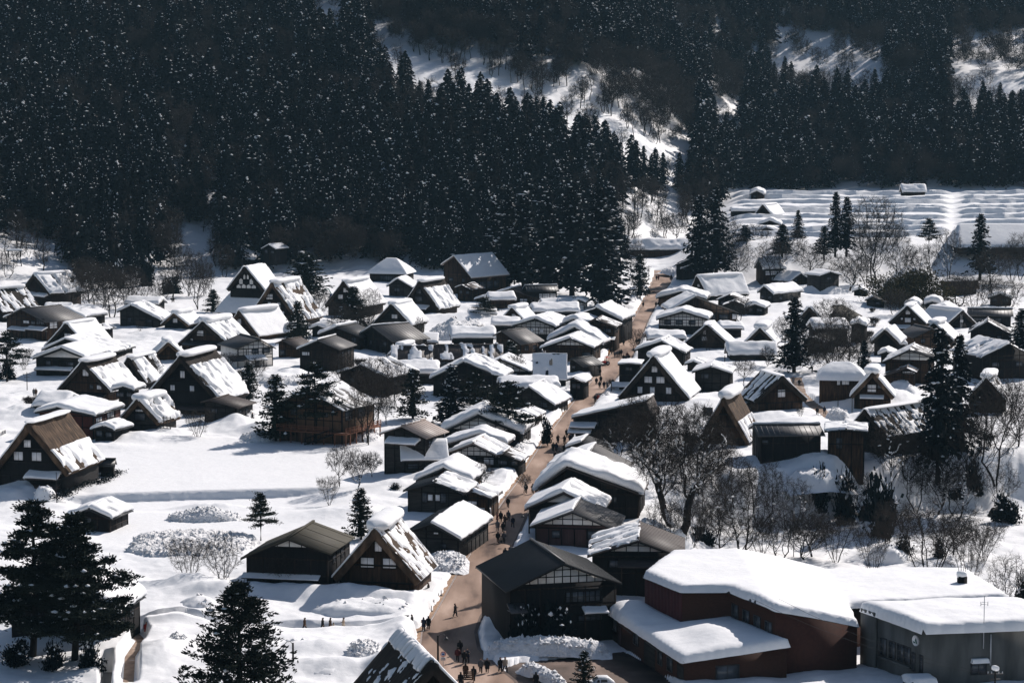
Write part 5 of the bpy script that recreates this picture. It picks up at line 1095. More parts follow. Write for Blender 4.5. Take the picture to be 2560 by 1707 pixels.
# ---------------------------------------------------------------- village trees
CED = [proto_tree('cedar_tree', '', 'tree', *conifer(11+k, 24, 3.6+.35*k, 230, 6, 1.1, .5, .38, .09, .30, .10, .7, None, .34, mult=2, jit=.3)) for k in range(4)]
FIR = [proto_tree('fir_tree', '', 'tree', *conifer(31+k, 12, 3.2, 170, 7, .6, .26, .16, .02, .34, .07, .7, [NEEDP, SNOW], .2, upturn=.2, mult=3, jit=.25)) for k in range(3)]
PIN = [proto_tree('pine_tree', '', 'tree', *pine(51+k, 13, 4.6, 22, .34, lean=.5-.4*k, snow=.07)) for k in range(3)]
BAR = [proto_tree('bare_tree', '', 'tree', *bare(71, 9, 8.5, .22, 'dome', 1, 480, tw=5, rt=.015)[:2], crown='branches')]
def bareproto(s, sn=0, **k):
    tr, me, ex = bare(s, snow=sn, **k); return proto_tree('bare_tree', '', 'tree', tr, me, (0, 0, -500), 'branches', ex)
BAR += [bareproto(72, .35, h=9, w=8, base=.1, stems=2, na=420, tw=4, rt=.015), bareproto(73, .0, h=9, w=11, base=.02, shape='fan', stems=7, na=480, tw=5, tl=.9, rt=.015),
        bareproto(74, .45, h=9, w=9, base=.2, stems=1, na=300, tw=5, wob=.5, rt=.018), bareproto(75, 0, h=9, w=6.5, base=.15, shape='tall', stems=2, na=480, tw=5, rt=.015)]
SHR = [proto_tree('snowy_shrub', '', 'shrub', *bush(91+k, 3, 2, 1500, None, 22), (0, 0, -500), 'leaves') for k in range(2)]
used_first = set(); SZ = {}
for o in CED+FIR+PIN+BAR+SHR:
    v_ = np.concatenate([np.array([c.co[:] for c in ch.data.vertices]) for ch in o.children if not ch.name.startswith('trunk')]); SZ[o.name] = (np.percentile(v_[:, 2], 99.5), 2*np.percentile(np.hypot(v_[:, 0], v_[:, 1]), 96))
def plant(kind, x, yb, yt, label, w=None, z=None, group=None, nat=None):
    protos, hn, wn = {'ced': (CED, 24, 8.2), 'fir': (FIR, 12, 6.6), 'pin': (PIN, 13, 9), 'bare': (BAR, 9, 8), 'shr': (SHR, 2.2, 3.4)}[kind]
    p = at(x, yb, z); s = pxs(p); hh = zz(p.y, yt)-p.z; k = plant.n; plant.n += 1
    o = protos[(nat if nat is not None else k) % len(protos)]; hn, wn = SZ[o.name]
    f = hh/hn; fw = (w*s/wn) if w else f
    rz = (k*2.4) % 6.28
    if o.name not in used_first:
        used_first.add(o.name); o.location = p-Vector((0, 0, .2)); o.rotation_euler = (0, 0, rz); o.scale = (fw, fw, f); o['label'] = label; o['group'] = group or 'trees standing in the village'; return o
    return dup(o, p-Vector((0, 0, .2)), rz, (fw, fw, f), label, group or 'trees standing in the village')
plant.n = 0
for a in [
 ('fir', 690, 1100, 935, 'round dark fir left of the brown lodge', 96), ('pin', 790, 1106, 905, 'tall pine with layered branches in front of the brown lodge', 130), ('fir', 622, 1002, 906, 'small fir with snow lumps right of the tallest farmhouse', 58),
 ('fir', 1032, 1046, 920, 'thin fir between the lodge and the snowy mound roof', 78), ('ced', 1130, 1062, 910, 'dense dark cedar standing before the smooth-snow house', 84), ('pin', 1275, 1112, 952, 'wide dark pine left of the crusted-snow house', 145),
 ('pin', 1190, 1062, 925, 'dark pine filling the gap right of the dense dark cedar', 100), ('pin', 652, 1350, 1228, 'slim pine with bare lower trunk on the edge of the snowfield', 82), ('fir', 903, 1345, 1218, 'small leafy fir behind the brown-fronted farmhouse', 74),
 ('fir', 533, 782, 722, 'little fir beside the temple roof', 46), ('fir', 745, 856, 752, 'fir in front of the tall temple lodging', 62), ('fir', 765, 745, 630, 'dark tree topped with a snow knob beside the temple', 115), ('fir', 884, 830, 715, 'bushy dark tree before the farmhouse with snow lumps', 80),
 ('pin', 18, 950, 828, 'pine on a tall bare trunk at the left edge', 100), ('fir', 1275, 910, 850, 'round dark tree with snow knobs behind the low brown house', 60), ('fir', 1150, 728, 665, 'small snowy fir before the beige-panelled barn', 34),
 ('pin', 1212, 800, 742, 'low spreading pine below the shaded-snow house', 70), ('ced', 1985, 930, 742, 'pointed dark cedar right of the windowless thatched house', 82), ('ced', 2345, 1180, 822, 'left one of the twin tall cedars above the gully', 104), ('ced', 2394, 1158, 838, 'right one of the twin tall cedars above the gully', 108),
 ('ced', 2552, 890, 770, 'dark cedar cut by the right edge beside the streak-roofed barn', 70), ('ced', 2450, 690, 535, 'lone cedar with bare lower trunk on the snow bank', 62), ('ced', 1748, 700, 490, 'left cedar of the dense clump at the end of the street', 75), ('ced', 1790, 690, 468, 'right cedar of the dense clump at the end of the street', 90),
 ('ced', 1862, 660, 562, 'rounded cedar below the far thatched barn', 66), ('ced', 2088, 632, 480, 'left half of the joined cedar pair on the terrace edge', 46), ('ced', 2116, 632, 492, 'right half of the joined cedar pair on the terrace edge', 46), ('ced', 1995, 600, 525, 'small cedar at the foot of the terraced field', 36), ('pin', 2322, 625, 545, 'leaning pine on top of the snow bank', 56),
 ('ced', 1500, 770, 470, 'tall cedar with red-brown trunk closest to the street', 120), ('ced', 1430, 740, 455, 'second cedar of the grove left of the upper street', 105), ('ced', 1370, 735, 470, 'third cedar of the grove left of the upper street', 100), ('ced', 1310, 728, 480, 'cedar behind the pale-panelled house', 100), ('ced', 1268, 725, 470, 'cedar touching the beige-panelled barn roof', 95), ('ced', 1540, 700, 540, 'shorter cedar at the street edge of the grove', 80),
 ('fir', 1515, 770, 680, 'snowy young fir below the grove by the street', 60), ('fir', 1600, 745, 635, 'slender tree standing beside the top of the street', 52), ('ced', 2160, 960, 850, 'dark cedar behind the dome-snow house', 46),
 ('ced', 1240, 700, 500, 'cedar standing over the beige-panelled barn', 95), ('fir', 1390, 1105, 985, 'dark shrubby fir beside the street stall', 46) if 0 else ('fir', 1240, 1490, 1395, 'little snowy fir at the corner of the black-tiled house', 36),
 ('fir', 2060, 640, 565, 'dark rounded fir on the terrace edge below the field', 50), ('ced', 1955, 640, 560, 'shaded cedar among bare trees below the field', 56), ('fir', 1460, 1720, 1622, 'young yellowish fir at the yard entrance', 58),
 ]: plant(*a[:5], w=a[5])
for a in [
 ('bare', 850, 1215, 1108, 'bare fruit tree on the snowfield, leftmost of three', 70, 0), ('bare', 895, 1222, 1118, 'crooked bare fruit tree in the middle of the three on the snowfield', 72, 3), ('bare', 930, 1190, 1125, 'small bare fruit tree next to the grey-brown barn', 52, 3), ('bare', 822, 1258, 1190, 'low fan of bare twigs on the snowfield edge', 66, 2),
 ('bare', 495, 1094, 1022, 'spreading bare shrub tree before the tallest farmhouse', 84, 2), ('bare', 378, 962, 895, 'dark bare tree between two left farmhouses', 62, 3), ('bare', 470, 1458, 1345, 'fan-shaped bare tree left of the mossy-roofed hall', 115, 2), ('bare', 556, 1466, 1330, 'twin-stemmed bare tree at the corner of the mossy-roofed hall', 100, 1),
 ('bare', 714, 1482, 1365, 'weeping bare tree in front of the mossy-roofed hall', 95, 0), ('bare', 915, 1105, 925, 'tall bare tree behind the lodge stair', 90, 4), ('bare', 945, 1060, 930, 'bare tree right of the lodge', 80, 0), ('bare', 965, 1055, 985, 'small bare tree by the thin fir', 46, 3),
 ('bare', 245, 805, 680, 'many-stemmed bare tree on the upper left snow', 125, 2), ('bare', 278, 790, 672, 'second many-stemmed bare tree on the upper left snow', 100, 4), ('bare', 496, 770, 630, 'brownish bushy bare tree beside the temple path', 74, 4), ('bare', 330, 735, 660, 'bare tree with crooked trunk at the forest edge, upper left', 70, 3), ('bare', 72, 636, 578, 'V-shaped bare tree on the upper left hill', 46, 1), ('bare', 400, 770, 690, 'bare tree above the small paned-window house', 60, 4), ('bare', 450, 690, 600, 'bare tree at the forest opening, upper left', 56, 1),
 ('bare', 1545, 1160, 1042, 'gnarled bare tree with snow-lined limbs near the white gallery', 120, 3), ('bare', 1860, 1392, 1175, 'tall bare tree right of the great snowy tree', 190, 1), ('bare', 1780, 1340, 1190, 'leaning bare tree between two larger ones above the gully', 120, 4),
 ('bare', 1948, 1395, 1260, 'bare tree behind the red hall roof', 120, 1), ('bare', 2030, 1395, 1270, 'snowy crooked bare tree behind the red hall roof', 120, 3), ('bare', 2180, 1440, 1310, 'bare shrub tree behind the hall, left of the great fan', 110, 2), ('bare', 2325, 1455, 1262, 'great fan-shaped bare shrub behind the hall', 240, 2), ('bare', 2420, 1480, 1310, 'bare shrub beside the chimney', 130, 2), ('bare', 2520, 1520, 1380, 'bare tree at the right edge above the concrete building', 110, 1),
 ('bare', 2232, 1215, 1035, 'bare tree before the patchy-snow farmhouse', 120, 1), ('bare', 2290, 1265, 1110, 'slender bare tree on the gully slope', 90, 4), ('bare', 2345, 1290, 1120, 'curved bare tree on the gully slope', 130, 3), ('bare', 2395, 1295, 1130, 'bare tree with leaning stems on the gully slope', 130, 1), ('bare', 2490, 1190, 930, 'tall bare tree near the right edge', 150, 4), ('bare', 2540, 1150, 950, 'bare tree cut by the right edge', 120, 0), ('bare', 2440, 1130, 1000, 'bare tree behind the twin cedars', 90, 4),
 ('bare', 2187, 700, 492, 'big upright bare tree on the terrace edge', 135, 4), ('bare', 2250, 705, 600, 'bare tree below the snow bank left of the brown bush', 90, 1), ('bare', 2370, 690, 570, 'bare tree with ivy-dark trunk on the snow bank', 80, 1), ('bare', 2530, 705, 610, 'bare tree on the snow bank at the right edge', 90, 2), ('bare', 2440, 785, 690, 'fan of bare branches below the snow bank', 120, 2), ('bare', 2510, 790, 700, 'wide bare tree at the far right', 130, 2), ('bare', 2550, 690, 580, 'bare tree at the right edge on the snow bank', 70, 4),
 ('bare', 2080, 835, 745, 'bare brown tree behind the loaf-roofed house', 110, 0), ('bare', 2120, 920, 810, 'bare brown tree left of the dome-snow house', 110, 0), ('bare', 2070, 940, 820, 'bare brown tree right of the pointed cedar', 100, 4), ('bare', 2030, 930, 850, 'low bare tree at the foot of the pointed cedar', 70, 3), ('bare', 1918, 920, 862, 'little bare tree before the buried lean-to', 40, 3), ('bare', 1770, 880, 815, 'bare sapling before the two-window thatched house', 36, 4),
 ('bare', 1890, 655, 560, 'bare tree in front of the terraced field', 80, 0), ('bare', 1930, 690, 600, 'bare tree left of the band-windowed house', 90, 4), ('bare', 2030, 700, 610, 'bare tree behind the tower shed', 100, 0), ('bare', 2125, 725, 630, 'crooked bare tree right of the tower shed', 110, 3), ('bare', 1840, 700, 610, 'brownish bare tree behind the beamed gable', 100, 4), ('bare', 2165, 705, 560, 'bare tree rising beside the big upright one', 70, 4),
 ('bare', 1585, 700, 600, 'bare tree left of the top of the street', 60, 4), ('bare', 1560, 610, 520, 'bare tree on the snow slope behind the village', 60, 1), ('bare', 1640, 590, 510, 'second bare tree on the snow slope behind the village', 60, 4), ('bare', 1690, 610, 530, 'bare tree left of the dense cedar clump', 70, 0),
 ('bare', 1050, 850, 790, 'thin bare tree on the snow heap', 26, 4), ('bare', 910, 840, 760, 'bare saplings beside the board-front farmhouse', 60, 4), ('bare', 1290, 950, 880, 'bare tree behind the scraped-snow house', 50, 3), ('bare', 1925, 1530, 1438, 'leafless shrub rising through the hall roof snow, right one', 110, 2), ('bare', 1880, 1515, 1440, 'leafless shrub rising through the hall roof snow, left one', 60, 2),
 ('bare', 1640, 1230, 1060, 'bare tree behind the snow-draped house, left of the great snowy tree', 150, 4),
 ('bare', 1600, 1130, 985, 'bare tree between the white gallery and the torn-thatch house', 120, 0),
 ('bare', 1740, 1260, 1090, 'bare tree right behind the great snowy tree', 140, 4),
 ('bare', 1820, 1290, 1130, 'bare tree below the grey-roofed house above the gully', 130, 0),
 ('bare', 1900, 1300, 1150, 'bare tree in the gully before the snowy mound', 120, 4),
 ('bare', 1980, 1330, 1190, 'bare tree left of the bulging snow mound', 110, 1),
 ('bare', 2010, 1400, 1280, 'tangle of bare stems behind the hall', 120, 4),
 ('bare', 2090, 1405, 1290, 'bare shrub tree between the round snow mounds', 120, 2),
 ('bare', 1720, 1385, 1250, 'low bare tree under the great snowy tree', 130, 2),
 ('bare', 1660, 1370, 1240, 'twiggy tree at the peaked snow heap', 90, 4),
 ('bare', 1800, 1395, 1270, 'bare tree rising behind the snow wall', 120, 0),
 ('bare', 1900, 1396, 1290, 'bare stems behind the middle of the hall roof', 110, 2),
 ('bare', 2140, 1310, 1180, 'bare tree in front of the black thicket', 110, 4),
 ('bare', 2240, 1380, 1250, 'bare tree left of the great fan shrub', 120, 4),
 ('bare', 2380, 1400, 1290, 'bare tree right of the great fan shrub', 120, 0),
 ('bare', 2460, 1400, 1300, 'bare shrub on the snow above the chimney', 120, 2),
 ('bare', 2200, 1160, 1060, 'twiggy tree against the patchy roof', 110, 0),
 ('bare', 2270, 1190, 1080, 'bare tree before the right half of the patchy roof', 100, 4),
 ('bare', 2420, 1200, 1040, 'bare tree just right of the twin cedars', 110, 0),
 ('bare', 2500, 1270, 1150, 'slanting bare tree near the right edge of the slope', 100, 1),
 ('bare', 2100, 880, 770, 'dark bare tree behind the loaf-shaped roof', 100, 4),
 ('bare', 2150, 930, 830, 'bare tree at the left wall of the grey-tiled house', 90, 0),
 ('bare', 2050, 900, 800, 'bare tree between pointed cedar and slate roof', 90, 4),
 ('bare', 2095, 945, 850, 'bare tree just behind the dome-snow house', 100, 0),
 ('bare', 2000, 915, 840, 'bare tree left of the slate roof', 70, 4),
 ('bare', 880, 1070, 930, 'bare tree over the lodge roof end', 80, 4),
 ('bare', 935, 1000, 890, 'bare tree behind the wide dark hall', 90, 0),
 ('bare', 990, 1010, 900, 'bare tree before the half buried house', 70, 4),
 ('bare', 860, 985, 880, 'bare tree at the left end of the wide dark hall', 80, 0),
 ('bare', 1810, 640, 540, 'bare tree at the right of the dense cedar clump', 90, 4),
 ('bare', 1830, 670, 580, 'bare tree before the rounded cedar', 90, 0),
 ('bare', 1975, 670, 570, 'bare tree beside the shaded cedar', 90, 4),
 ('bare', 2230, 660, 560, 'bare tree on the bank behind the bamboo', 90, 0),
 ('bare', 2300, 700, 610, 'bare tree behind the bamboo thicket', 100, 4),
 ('bare', 2480, 720, 620, 'bare tree above the far right roofs', 100, 0),
 ('bare', 2400, 760, 680, 'bare tree beside the dark-thatched shed', 90, 4),
 ('bare', 310, 760, 680, 'bare tree right of the many-stemmed ones, upper left', 80, 4),
 ('bare', 210, 720, 640, 'bare tree by the angled thatched barn', 80, 0),
 ('bare', 20, 690, 620, 'bare tree at the left edge of the hill', 60, 4),
 ('bare', 560, 690, 610, 'bare tree before the shaded pavilion', 60, 4),
 ('bare', 190, 770, 670, 'dark bare tree just right of the angled thatched barn', 90, 4),
 ('bare', 225, 760, 650, 'tall bare tree in the thicket, upper left', 90, 1),
 ('bare', 262, 745, 655, 'bare tree at the back of the thicket, upper left', 80, 0),
 ('bare', 345, 770, 690, 'bare tree right of the thicket, upper left', 70, 4),
 ('bare', 430, 745, 640, 'bare tree at the left of the brown pair by the temple path', 70, 4),
 ('bare', 470, 740, 625, 'tall brown bare tree by the temple path', 80, 1),
 ('bare', 515, 740, 660, 'slim bare tree left of the temple roof', 50, 4),
 ('bare', 800, 800, 720, 'bare tree left of the bushy dark tree', 70, 0),
 ('bare', 850, 840, 760, 'bare tree below the bushy dark tree', 70, 4),
 ('bare', 925, 800, 720, 'bare tree between the two middle farmhouses', 60, 4),
 ('bare', 640, 960, 890, 'bare tree beside the small fir, below the guesthouse', 60, 0),
 ('bare', 570, 930, 880, 'bare shrub tree right of the tallest roof', 50, 2),
 ('bare', 1060, 900, 850, 'bare tree behind the low brown houses', 50, 4),
 ('bare', 1200, 860, 810, 'bare shrub tree by the arched gable roof', 50, 0),
 ('bare', 1180, 1010, 940, 'bare tree right of the smooth-snow house', 60, 4),
 ('bare', 1345, 1010, 950, 'bare tree below the ladder roof', 50, 0),
 ('bare', 1590, 880, 820, 'bare tree at the tile-edged house', 44, 4),
 ('bare', 1860, 960, 890, 'bare tree on the drift right of the storehouse', 60, 0),
 ('bare', 1850, 800, 740, 'bare tree behind the two-window thatched house', 60, 4),
 ('bare', 1960, 870, 790, 'bare tree left of the pointed cedar', 60, 0),
 ('bare', 2240, 790, 720, 'bare tree before the bamboo thicket', 70, 4),
 ('bare', 2340, 860, 800, 'bare tree by the narrow capped gable', 50, 0),
 ('bare', 1205, 1215, 1150, 'dark knotty garden tree in front of the beamed house', 60, 3), ('bare', 2000, 1045, 1012, 'small broom of twigs on the snow drift', 24, 2), ('bare', 1310, 1225, 1180, 'gnarled shrub by the shop awning', 40, 3), ('bare', 60, 925, 870, 'thin bare bush on the left edge snow', 50, 2), ('bare', 350, 830, 800, 'tiny bare bush on the upper left snow', 24, 2),
 ]: plant(*a[:5], w=a[5], nat=a[6])
for a in [
 ('shr', 2115, 1300, 1170, 'dark ivy-covered thicket on the gully edge', 100), ('shr', 2200, 1340, 1180, 'black evergreen thicket hanging down the gully', 90), ('shr', 2440, 1235, 1130, 'dark shrub on the gully slope below the twin cedars', 70), ('shr', 2525, 1310, 1235, 'dark bush lowest on the snowy slope', 76), ('shr', 130, 1668, 1600, 'snow-dusted bush at the foot of the huge old pines, middle', 90), ('shr', 40, 1660, 1600, 'snow-dusted bush at the foot of the huge old pines, left', 80), ('shr', 215, 1672, 1590, 'snow-dusted bush at the foot of the huge old pines, right', 80), ('shr', 2385, 1245, 1215, 'small dark bush on the snowy slope', 40), ('shr', 2050, 1270, 1160, 'brown thicket under the snowy gully roof', 90), ('shr', 1755, 1375, 1310, 'leafy shrub behind the grey-roofed house', 70),
 ('shr', 25, 945, 895, 'snow-capped shrub at the foot of the left edge pine', 60), ('shr', 1370, 1105, 1040, 'dark shrub beside the street sign post', 30), ('shr', 2350, 1395, 1340, 'dark bush behind the hall', 60), ('shr', 2260, 1400, 1340, 'dark bush left of the great fan shrub', 50), ('shr', 2550, 1520, 1430, 'dark bush at the right edge above the concrete building', 70), ('shr', 420, 735, 690, 'snow-dusted shrub at the upper left forest edge', 60), ('shr', 300, 720, 640, 'snow-dusted evergreen at the upper left forest edge', 60), ('shr', 360, 715, 630, 'snow-loaded evergreen beside the forest, upper left', 56),
 ('shr', 1330, 1604, 1500, 'dark garden shrub with snow lumps before the black-tiled house, left', 100), ('shr', 1405, 1606, 1505, 'dark garden shrub with snow lumps before the black-tiled house, right', 90), ('shr', 285, 930, 905, 'small evergreen beside the white drift', 24), ('shr', 205, 1185, 1160, 'low dark hedge stretch', 30) if 0 else ('shr', 990, 1225, 1205, 'snowy low bush below the barn', 30),
 ]: plant(*a[:5], w=a[5])
LEAST = bareproto(76, .3, h=1.6, w=2.4, base=.02, shape='fan', stems=5, na=120, tw=4, tl=.5, rt=.012); LEAST.name = 'leafless_bush'
rb = random.Random(5); nb_ = 0
while nb_ < 46:
    x, y = rb.uniform(20, 2500), rb.uniform(690, 1130); q = at(x, y); l_, r_ = road_edges(q.y)
    if l_-4 < q.x < r_+3 or (200 < x < 800 and y > 1080): continue
    f = rb.uniform(.6, 1.5); lab = 'small leafless bush poking through the snow between houses'; grp = 'low leafless bushes in the village snow'
    if nb_ == 0: LEAST.location = q; LEAST.scale = (f, f, f); LEAST['label'] = lab; LEAST['group'] = grp; LEAST['category'] = 'bush'
    else: dup(LEAST, q, rb.uniform(0, 6), f, lab, grp)
    nb_ += 1
def custom(name, label, cat, tr, me, x, yb, w=None, crown='crown', ex=None, group='trees standing in the village'):
    t = proto_tree(name, label, cat, tr, me, at(x, yb), crown, ex); t['group'] = group; return t
def hm(x, yb, yt): p = at(x, yb); return zz(p.y, yt)-p.z
t = custom('pine_tree', 'huge old pine with forked trunk in the lower left corner', 'tree', *pine(201, hm(80, 1640, 1262), 7.4, 46, .14, lean=.8, snow=.12, dens=120, pad=1.15, top=.4), 80, 1640)
t = custom('pine_tree', 'huge old pine second from the left edge, before a dark barn', 'tree', *pine(202, hm(185, 1650, 1290), 8.0, 50, .12, lean=.6, snow=.09, dens=120, pad=1.15, top=.35), 185, 1650)
t = custom('fir_tree', 'big dark fir in the left foreground, cut by the lower edge', 'tree', *conifer(203, hm(600, 1775, 1452), 7.6, 215, 13, .6, .2, .12, .004, .3, .05, .66, [NEEDP, SNOW], .06, upturn=.26, mult=7, jit=.22), 600, 1775)
t = custom('bamboo_thicket', 'olive-brown bamboo thicket below the snow bank', 'bamboo', *bush(204, 17, 9, 15000, [OLIVE, SNOW], 8, .8, 22), 2265, 765, crown='leaves', group='shrubs in the village')
t = custom('dark_barn', '', '', MB().box(0, .1, 0, .1, 0, .1), bush(1, 1, 1, 3)[1], 100, 1600) if 0 else None
h('dark barn behind the two huge pines at the lower left', 20, 300, 1600, 1430, 0, 9, 10, pitch=30, ax=.45, sl=.8, sr=.8, wall=WOODK, roof=ROOFK)
hh_ = hm(1700, 1335, 1003)
tr_, me_, ex_ = bare(612, h=hh_, w=hh_*.86, base=.27, shape='dome', stems=2, na=1500, step=.62, tw=8, tl=1.4, rt=.022, snow=.75, rmax=.75, wob=.3)
custom('bare_tree', 'great old bare tree laden with snow above the gully', 'tree', tr_, me_, 1700, 1335, crown='branches', ex=ex_)
# low hedge along the snowfield
t = thing('hedge', 'dark clipped hedge along the snowfield by the big left farmhouse', 'hedge', at(215, 1205))
hb = []
for (x, y) in [(145, 1246), (160, 1240), (172, 1232), (190, 1222), (205, 1216), (222, 1212), (240, 1210), (255, 1206), (268, 1200), (282, 1192), (294, 1184)]:
    p = at(x, y); hb.append(p)
rng = np.random.default_rng(8); Pp = np.concatenate([np.array(p)+rng.normal(size=(150, 3))*np.array([.7, .7, .22])+np.array([0, 0, .35]) for p in hb]); base = np.array(t.location)
lf = diamonds(Pp-base, rng.normal(size=Pp.shape), rng.uniform(.25, .5, len(Pp)), rng.uniform(.12, .25, len(Pp)), rng); mkobj('leaves', leafmesh('leaves', lf, (None, None), [NEED, SNOW]), t)

# ---------------------------------------------------------------- forest on the mountain
OPEN = [[(925, 42), (1000, 55), (1075, 75), (1140, 75), (1210, 110), (1270, 120), (1300, 170), (1390, 150), (1470, 180), (1500, 150), (1570, 180), (1650, 200), (1700, 240), (1730, 300), (1720, 375), (1610, 350), (1520, 295), (1440, 270), (1370, 235), (1290, 225), (1180, 165), (1060, 155), (1010, 130), (940, 90)],
        [(1925, 60), (1990, 70), (2080, 85), (2150, 100), (2205, 120), (2220, 150), (2160, 160), (2060, 145), (1945, 130)],
        [(2405, 70), (2450, 85), (2600, 60), (2600, 205), (2480, 200), (2400, 185), (2375, 140)], [(1775, 175), (1830, 200), (1875, 235), (1850, 275), (1790, 280)],
        [(760, -60), (860, -60), (870, 5), (850, 15), (790, 10)], [(1560, 470), (1600, 500), (1700, 480), (1730, 560), (1720, 660), (1540, 650), (1530, 560)], [(420, 570), (560, 580), (560, 690), (430, 690)],
        [(0, 595), (130, 600), (200, 640), (140, 690), (-60, 690), (-60, 600)]]
rng = np.random.default_rng(99)
sp = 7.0
gx, gy = np.meshgrid(np.arange(-420, 470, sp), np.arange(770, 1720, sp)); gx = gx.ravel()+rng.uniform(-.45, .45, gx.size)*sp; gy = gy.ravel()+rng.uniform(-.45, .45, gy.size)*sp
a = gx/gy; foot = np.interp(a, _fa, _ff)
ok = (np.abs(a) < .265) & (gy > foot+6+10*(fbm(gx/25, gy*0, 3)))
gx, gy = gx[ok], gy[ok]; gz = ground(gx, gy)
ex = np.zeros(gx.size, bool); gx2 = gx+3.3; gy2 = gy+3.1; gx = np.concatenate([gx, gx2]); gy = np.concatenate([gy, gy2]); ex = np.concatenate([ex, ~ex]); gz = ground(gx, gy)
hgt = (14+13*fbm(gx/18, gy/18, 77)+rng.uniform(-3, 6, gx.size))*(1-.16*sstep(1150, 1500, gy))
bx, by = project(gx, gy, gz); tx, ty = project(gx, gy, gz+hgt); mx, my = project(gx, gy, gz+hgt*.55)
q3x, q3y = project(gx, gy, gz+hgt*.85); q1x, q1y = project(gx, gy, gz+hgt*.25)
inop = np.zeros(gx.size, bool)
for po in OPEN:
    for (ux, uy) in ((bx, by), (mx, my), (q3x, q3y), (q1x, q1y), (tx, ty)): inop |= inpoly(ux, uy, po)
patch = fbm(gx/55, gy/40, 41)
decid = (patch > .57) & (rng.uniform(size=gx.size) < .6) & ~inop
clear_ = np.zeros(gx.size, bool)
for po in OPEN: clear_ |= inpoly(bx, by, po)
bare_in = (inop & clear_ & (rng.uniform(size=gx.size) < np.where((bx > 1900) & (by < 300), .35, np.where(by > 450, .35, .8)))) | (inop & ~clear_ & (rng.uniform(size=gx.size) < .12) & (by < 480))
bare_in &= ~ex | ((by < 400) & clear_ & (rng.uniform(size=gx.size) < np.where((bx > 1900) | (rng.uniform(size=gx.size) < .62), .2, 1))); decid &= ~ex
vis = (ty < 720) & (by > -30) & (ty > -160)
con = ~ex & ~inop & ~decid & (ty > -160)
xs = gx/gy; order = np.argsort(gy)
infr = (bx > -25) & (bx < 2585) & (ty > -60)
ind = [k for k in order if con[k] and infr[k]]
# nearest rows hide the rows behind: keep the ones whose top half is not deep inside a nearer neighbour
ind = ind[:285]
indset = set(ind)
rz = rng.uniform(0, 6.28, gx.size)
# forest crowns: rough, small-faced
FPR = []
for k in range(5):
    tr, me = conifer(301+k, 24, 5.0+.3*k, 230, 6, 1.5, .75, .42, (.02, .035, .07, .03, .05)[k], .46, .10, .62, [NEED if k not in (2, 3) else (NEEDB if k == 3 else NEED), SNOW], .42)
    FPR.append((tr, me))
LB = ('snow-flecked dark cedar in the front rows of the mountain forest, left of the street end', 'snow-flecked dark cedar in the front rows of the forest beyond the terraced field')
roots = []
for n, k in enumerate(ind):
    v_ = n % 5; right = bx[k] > 1640
    lab = LB[1] if right else LB[0]; grp = 'cedars in the forest beyond the terraced field' if right else 'cedars at the foot of the mountain forest'
    loc = (gx[k], gy[k], gz[k]-.3); f = hgt[k]/24; w = f*rng.uniform(.85, 1.2)
    if len(roots) < 5:
        t = thing('cedar_tree', lab, 'tree', loc, rz[k], grp); FPR[v_][0].build('trunk', BARK, t); mkobj('crown', FPR[v_][1], t); t.scale = (w, w, f); roots.append(t)
    else: dup(roots[v_], loc, rz[k], (w, w, f), lab, grp)
rest = np.array([k for k in range(gx.size) if con[k] and k not in indset])
dec = np.nonzero(decid & (ty > -120))[0]; inb = np.nonzero(bare_in & (ty > -120))[0]
# bare trees standing in the snow clearings: individuals
FB = [bareproto(401, 0, h=11, w=5.5, base=.3, shape='tall', na=150, rt=.032, tw=3, tl=1.5, rmax=.2), bareproto(402, .5, h=10, w=7, base=.15, stems=2, na=150, rt=.032, tw=3, tl=1.5, rmax=.2), bareproto(403, 0, h=12, w=5, base=.4, shape='tall', na=130, rt=.032, tw=3, tl=1.5, rmax=.2)]
inb = inb[np.argsort(gy[inb])]
for n, k in enumerate(inb[:140]):
    zone = 1 if bx[k] > 1900 and by[k] < 300 else (2 if by[k] > 450 else 0)
    lab = ('thin bare tree on the sunlit snow clearing of the mountainside', 'thin bare tree on the shaded snow clearing high on the right', 'thin bare tree on the snow slope at the forest foot')[zone]
    grp = ('bare trees in the sunlit mountain clearing', 'bare trees in the high right clearings', 'bare trees at the forest foot')[zone]
    o = FB[n % 3]; f = rng.uniform(.75, 1.35)
    if n < 3:
        o.location = (gx[k], gy[k], gz[k]-.2); o.rotation_euler = (0, 0, rz[k]); o.scale = (f, f, f); o['label'] = lab; o['group'] = grp; o.name = 'bare_tree'
    else: dup(o, (gx[k], gy[k], gz[k]-.2), rz[k], f, lab, grp)
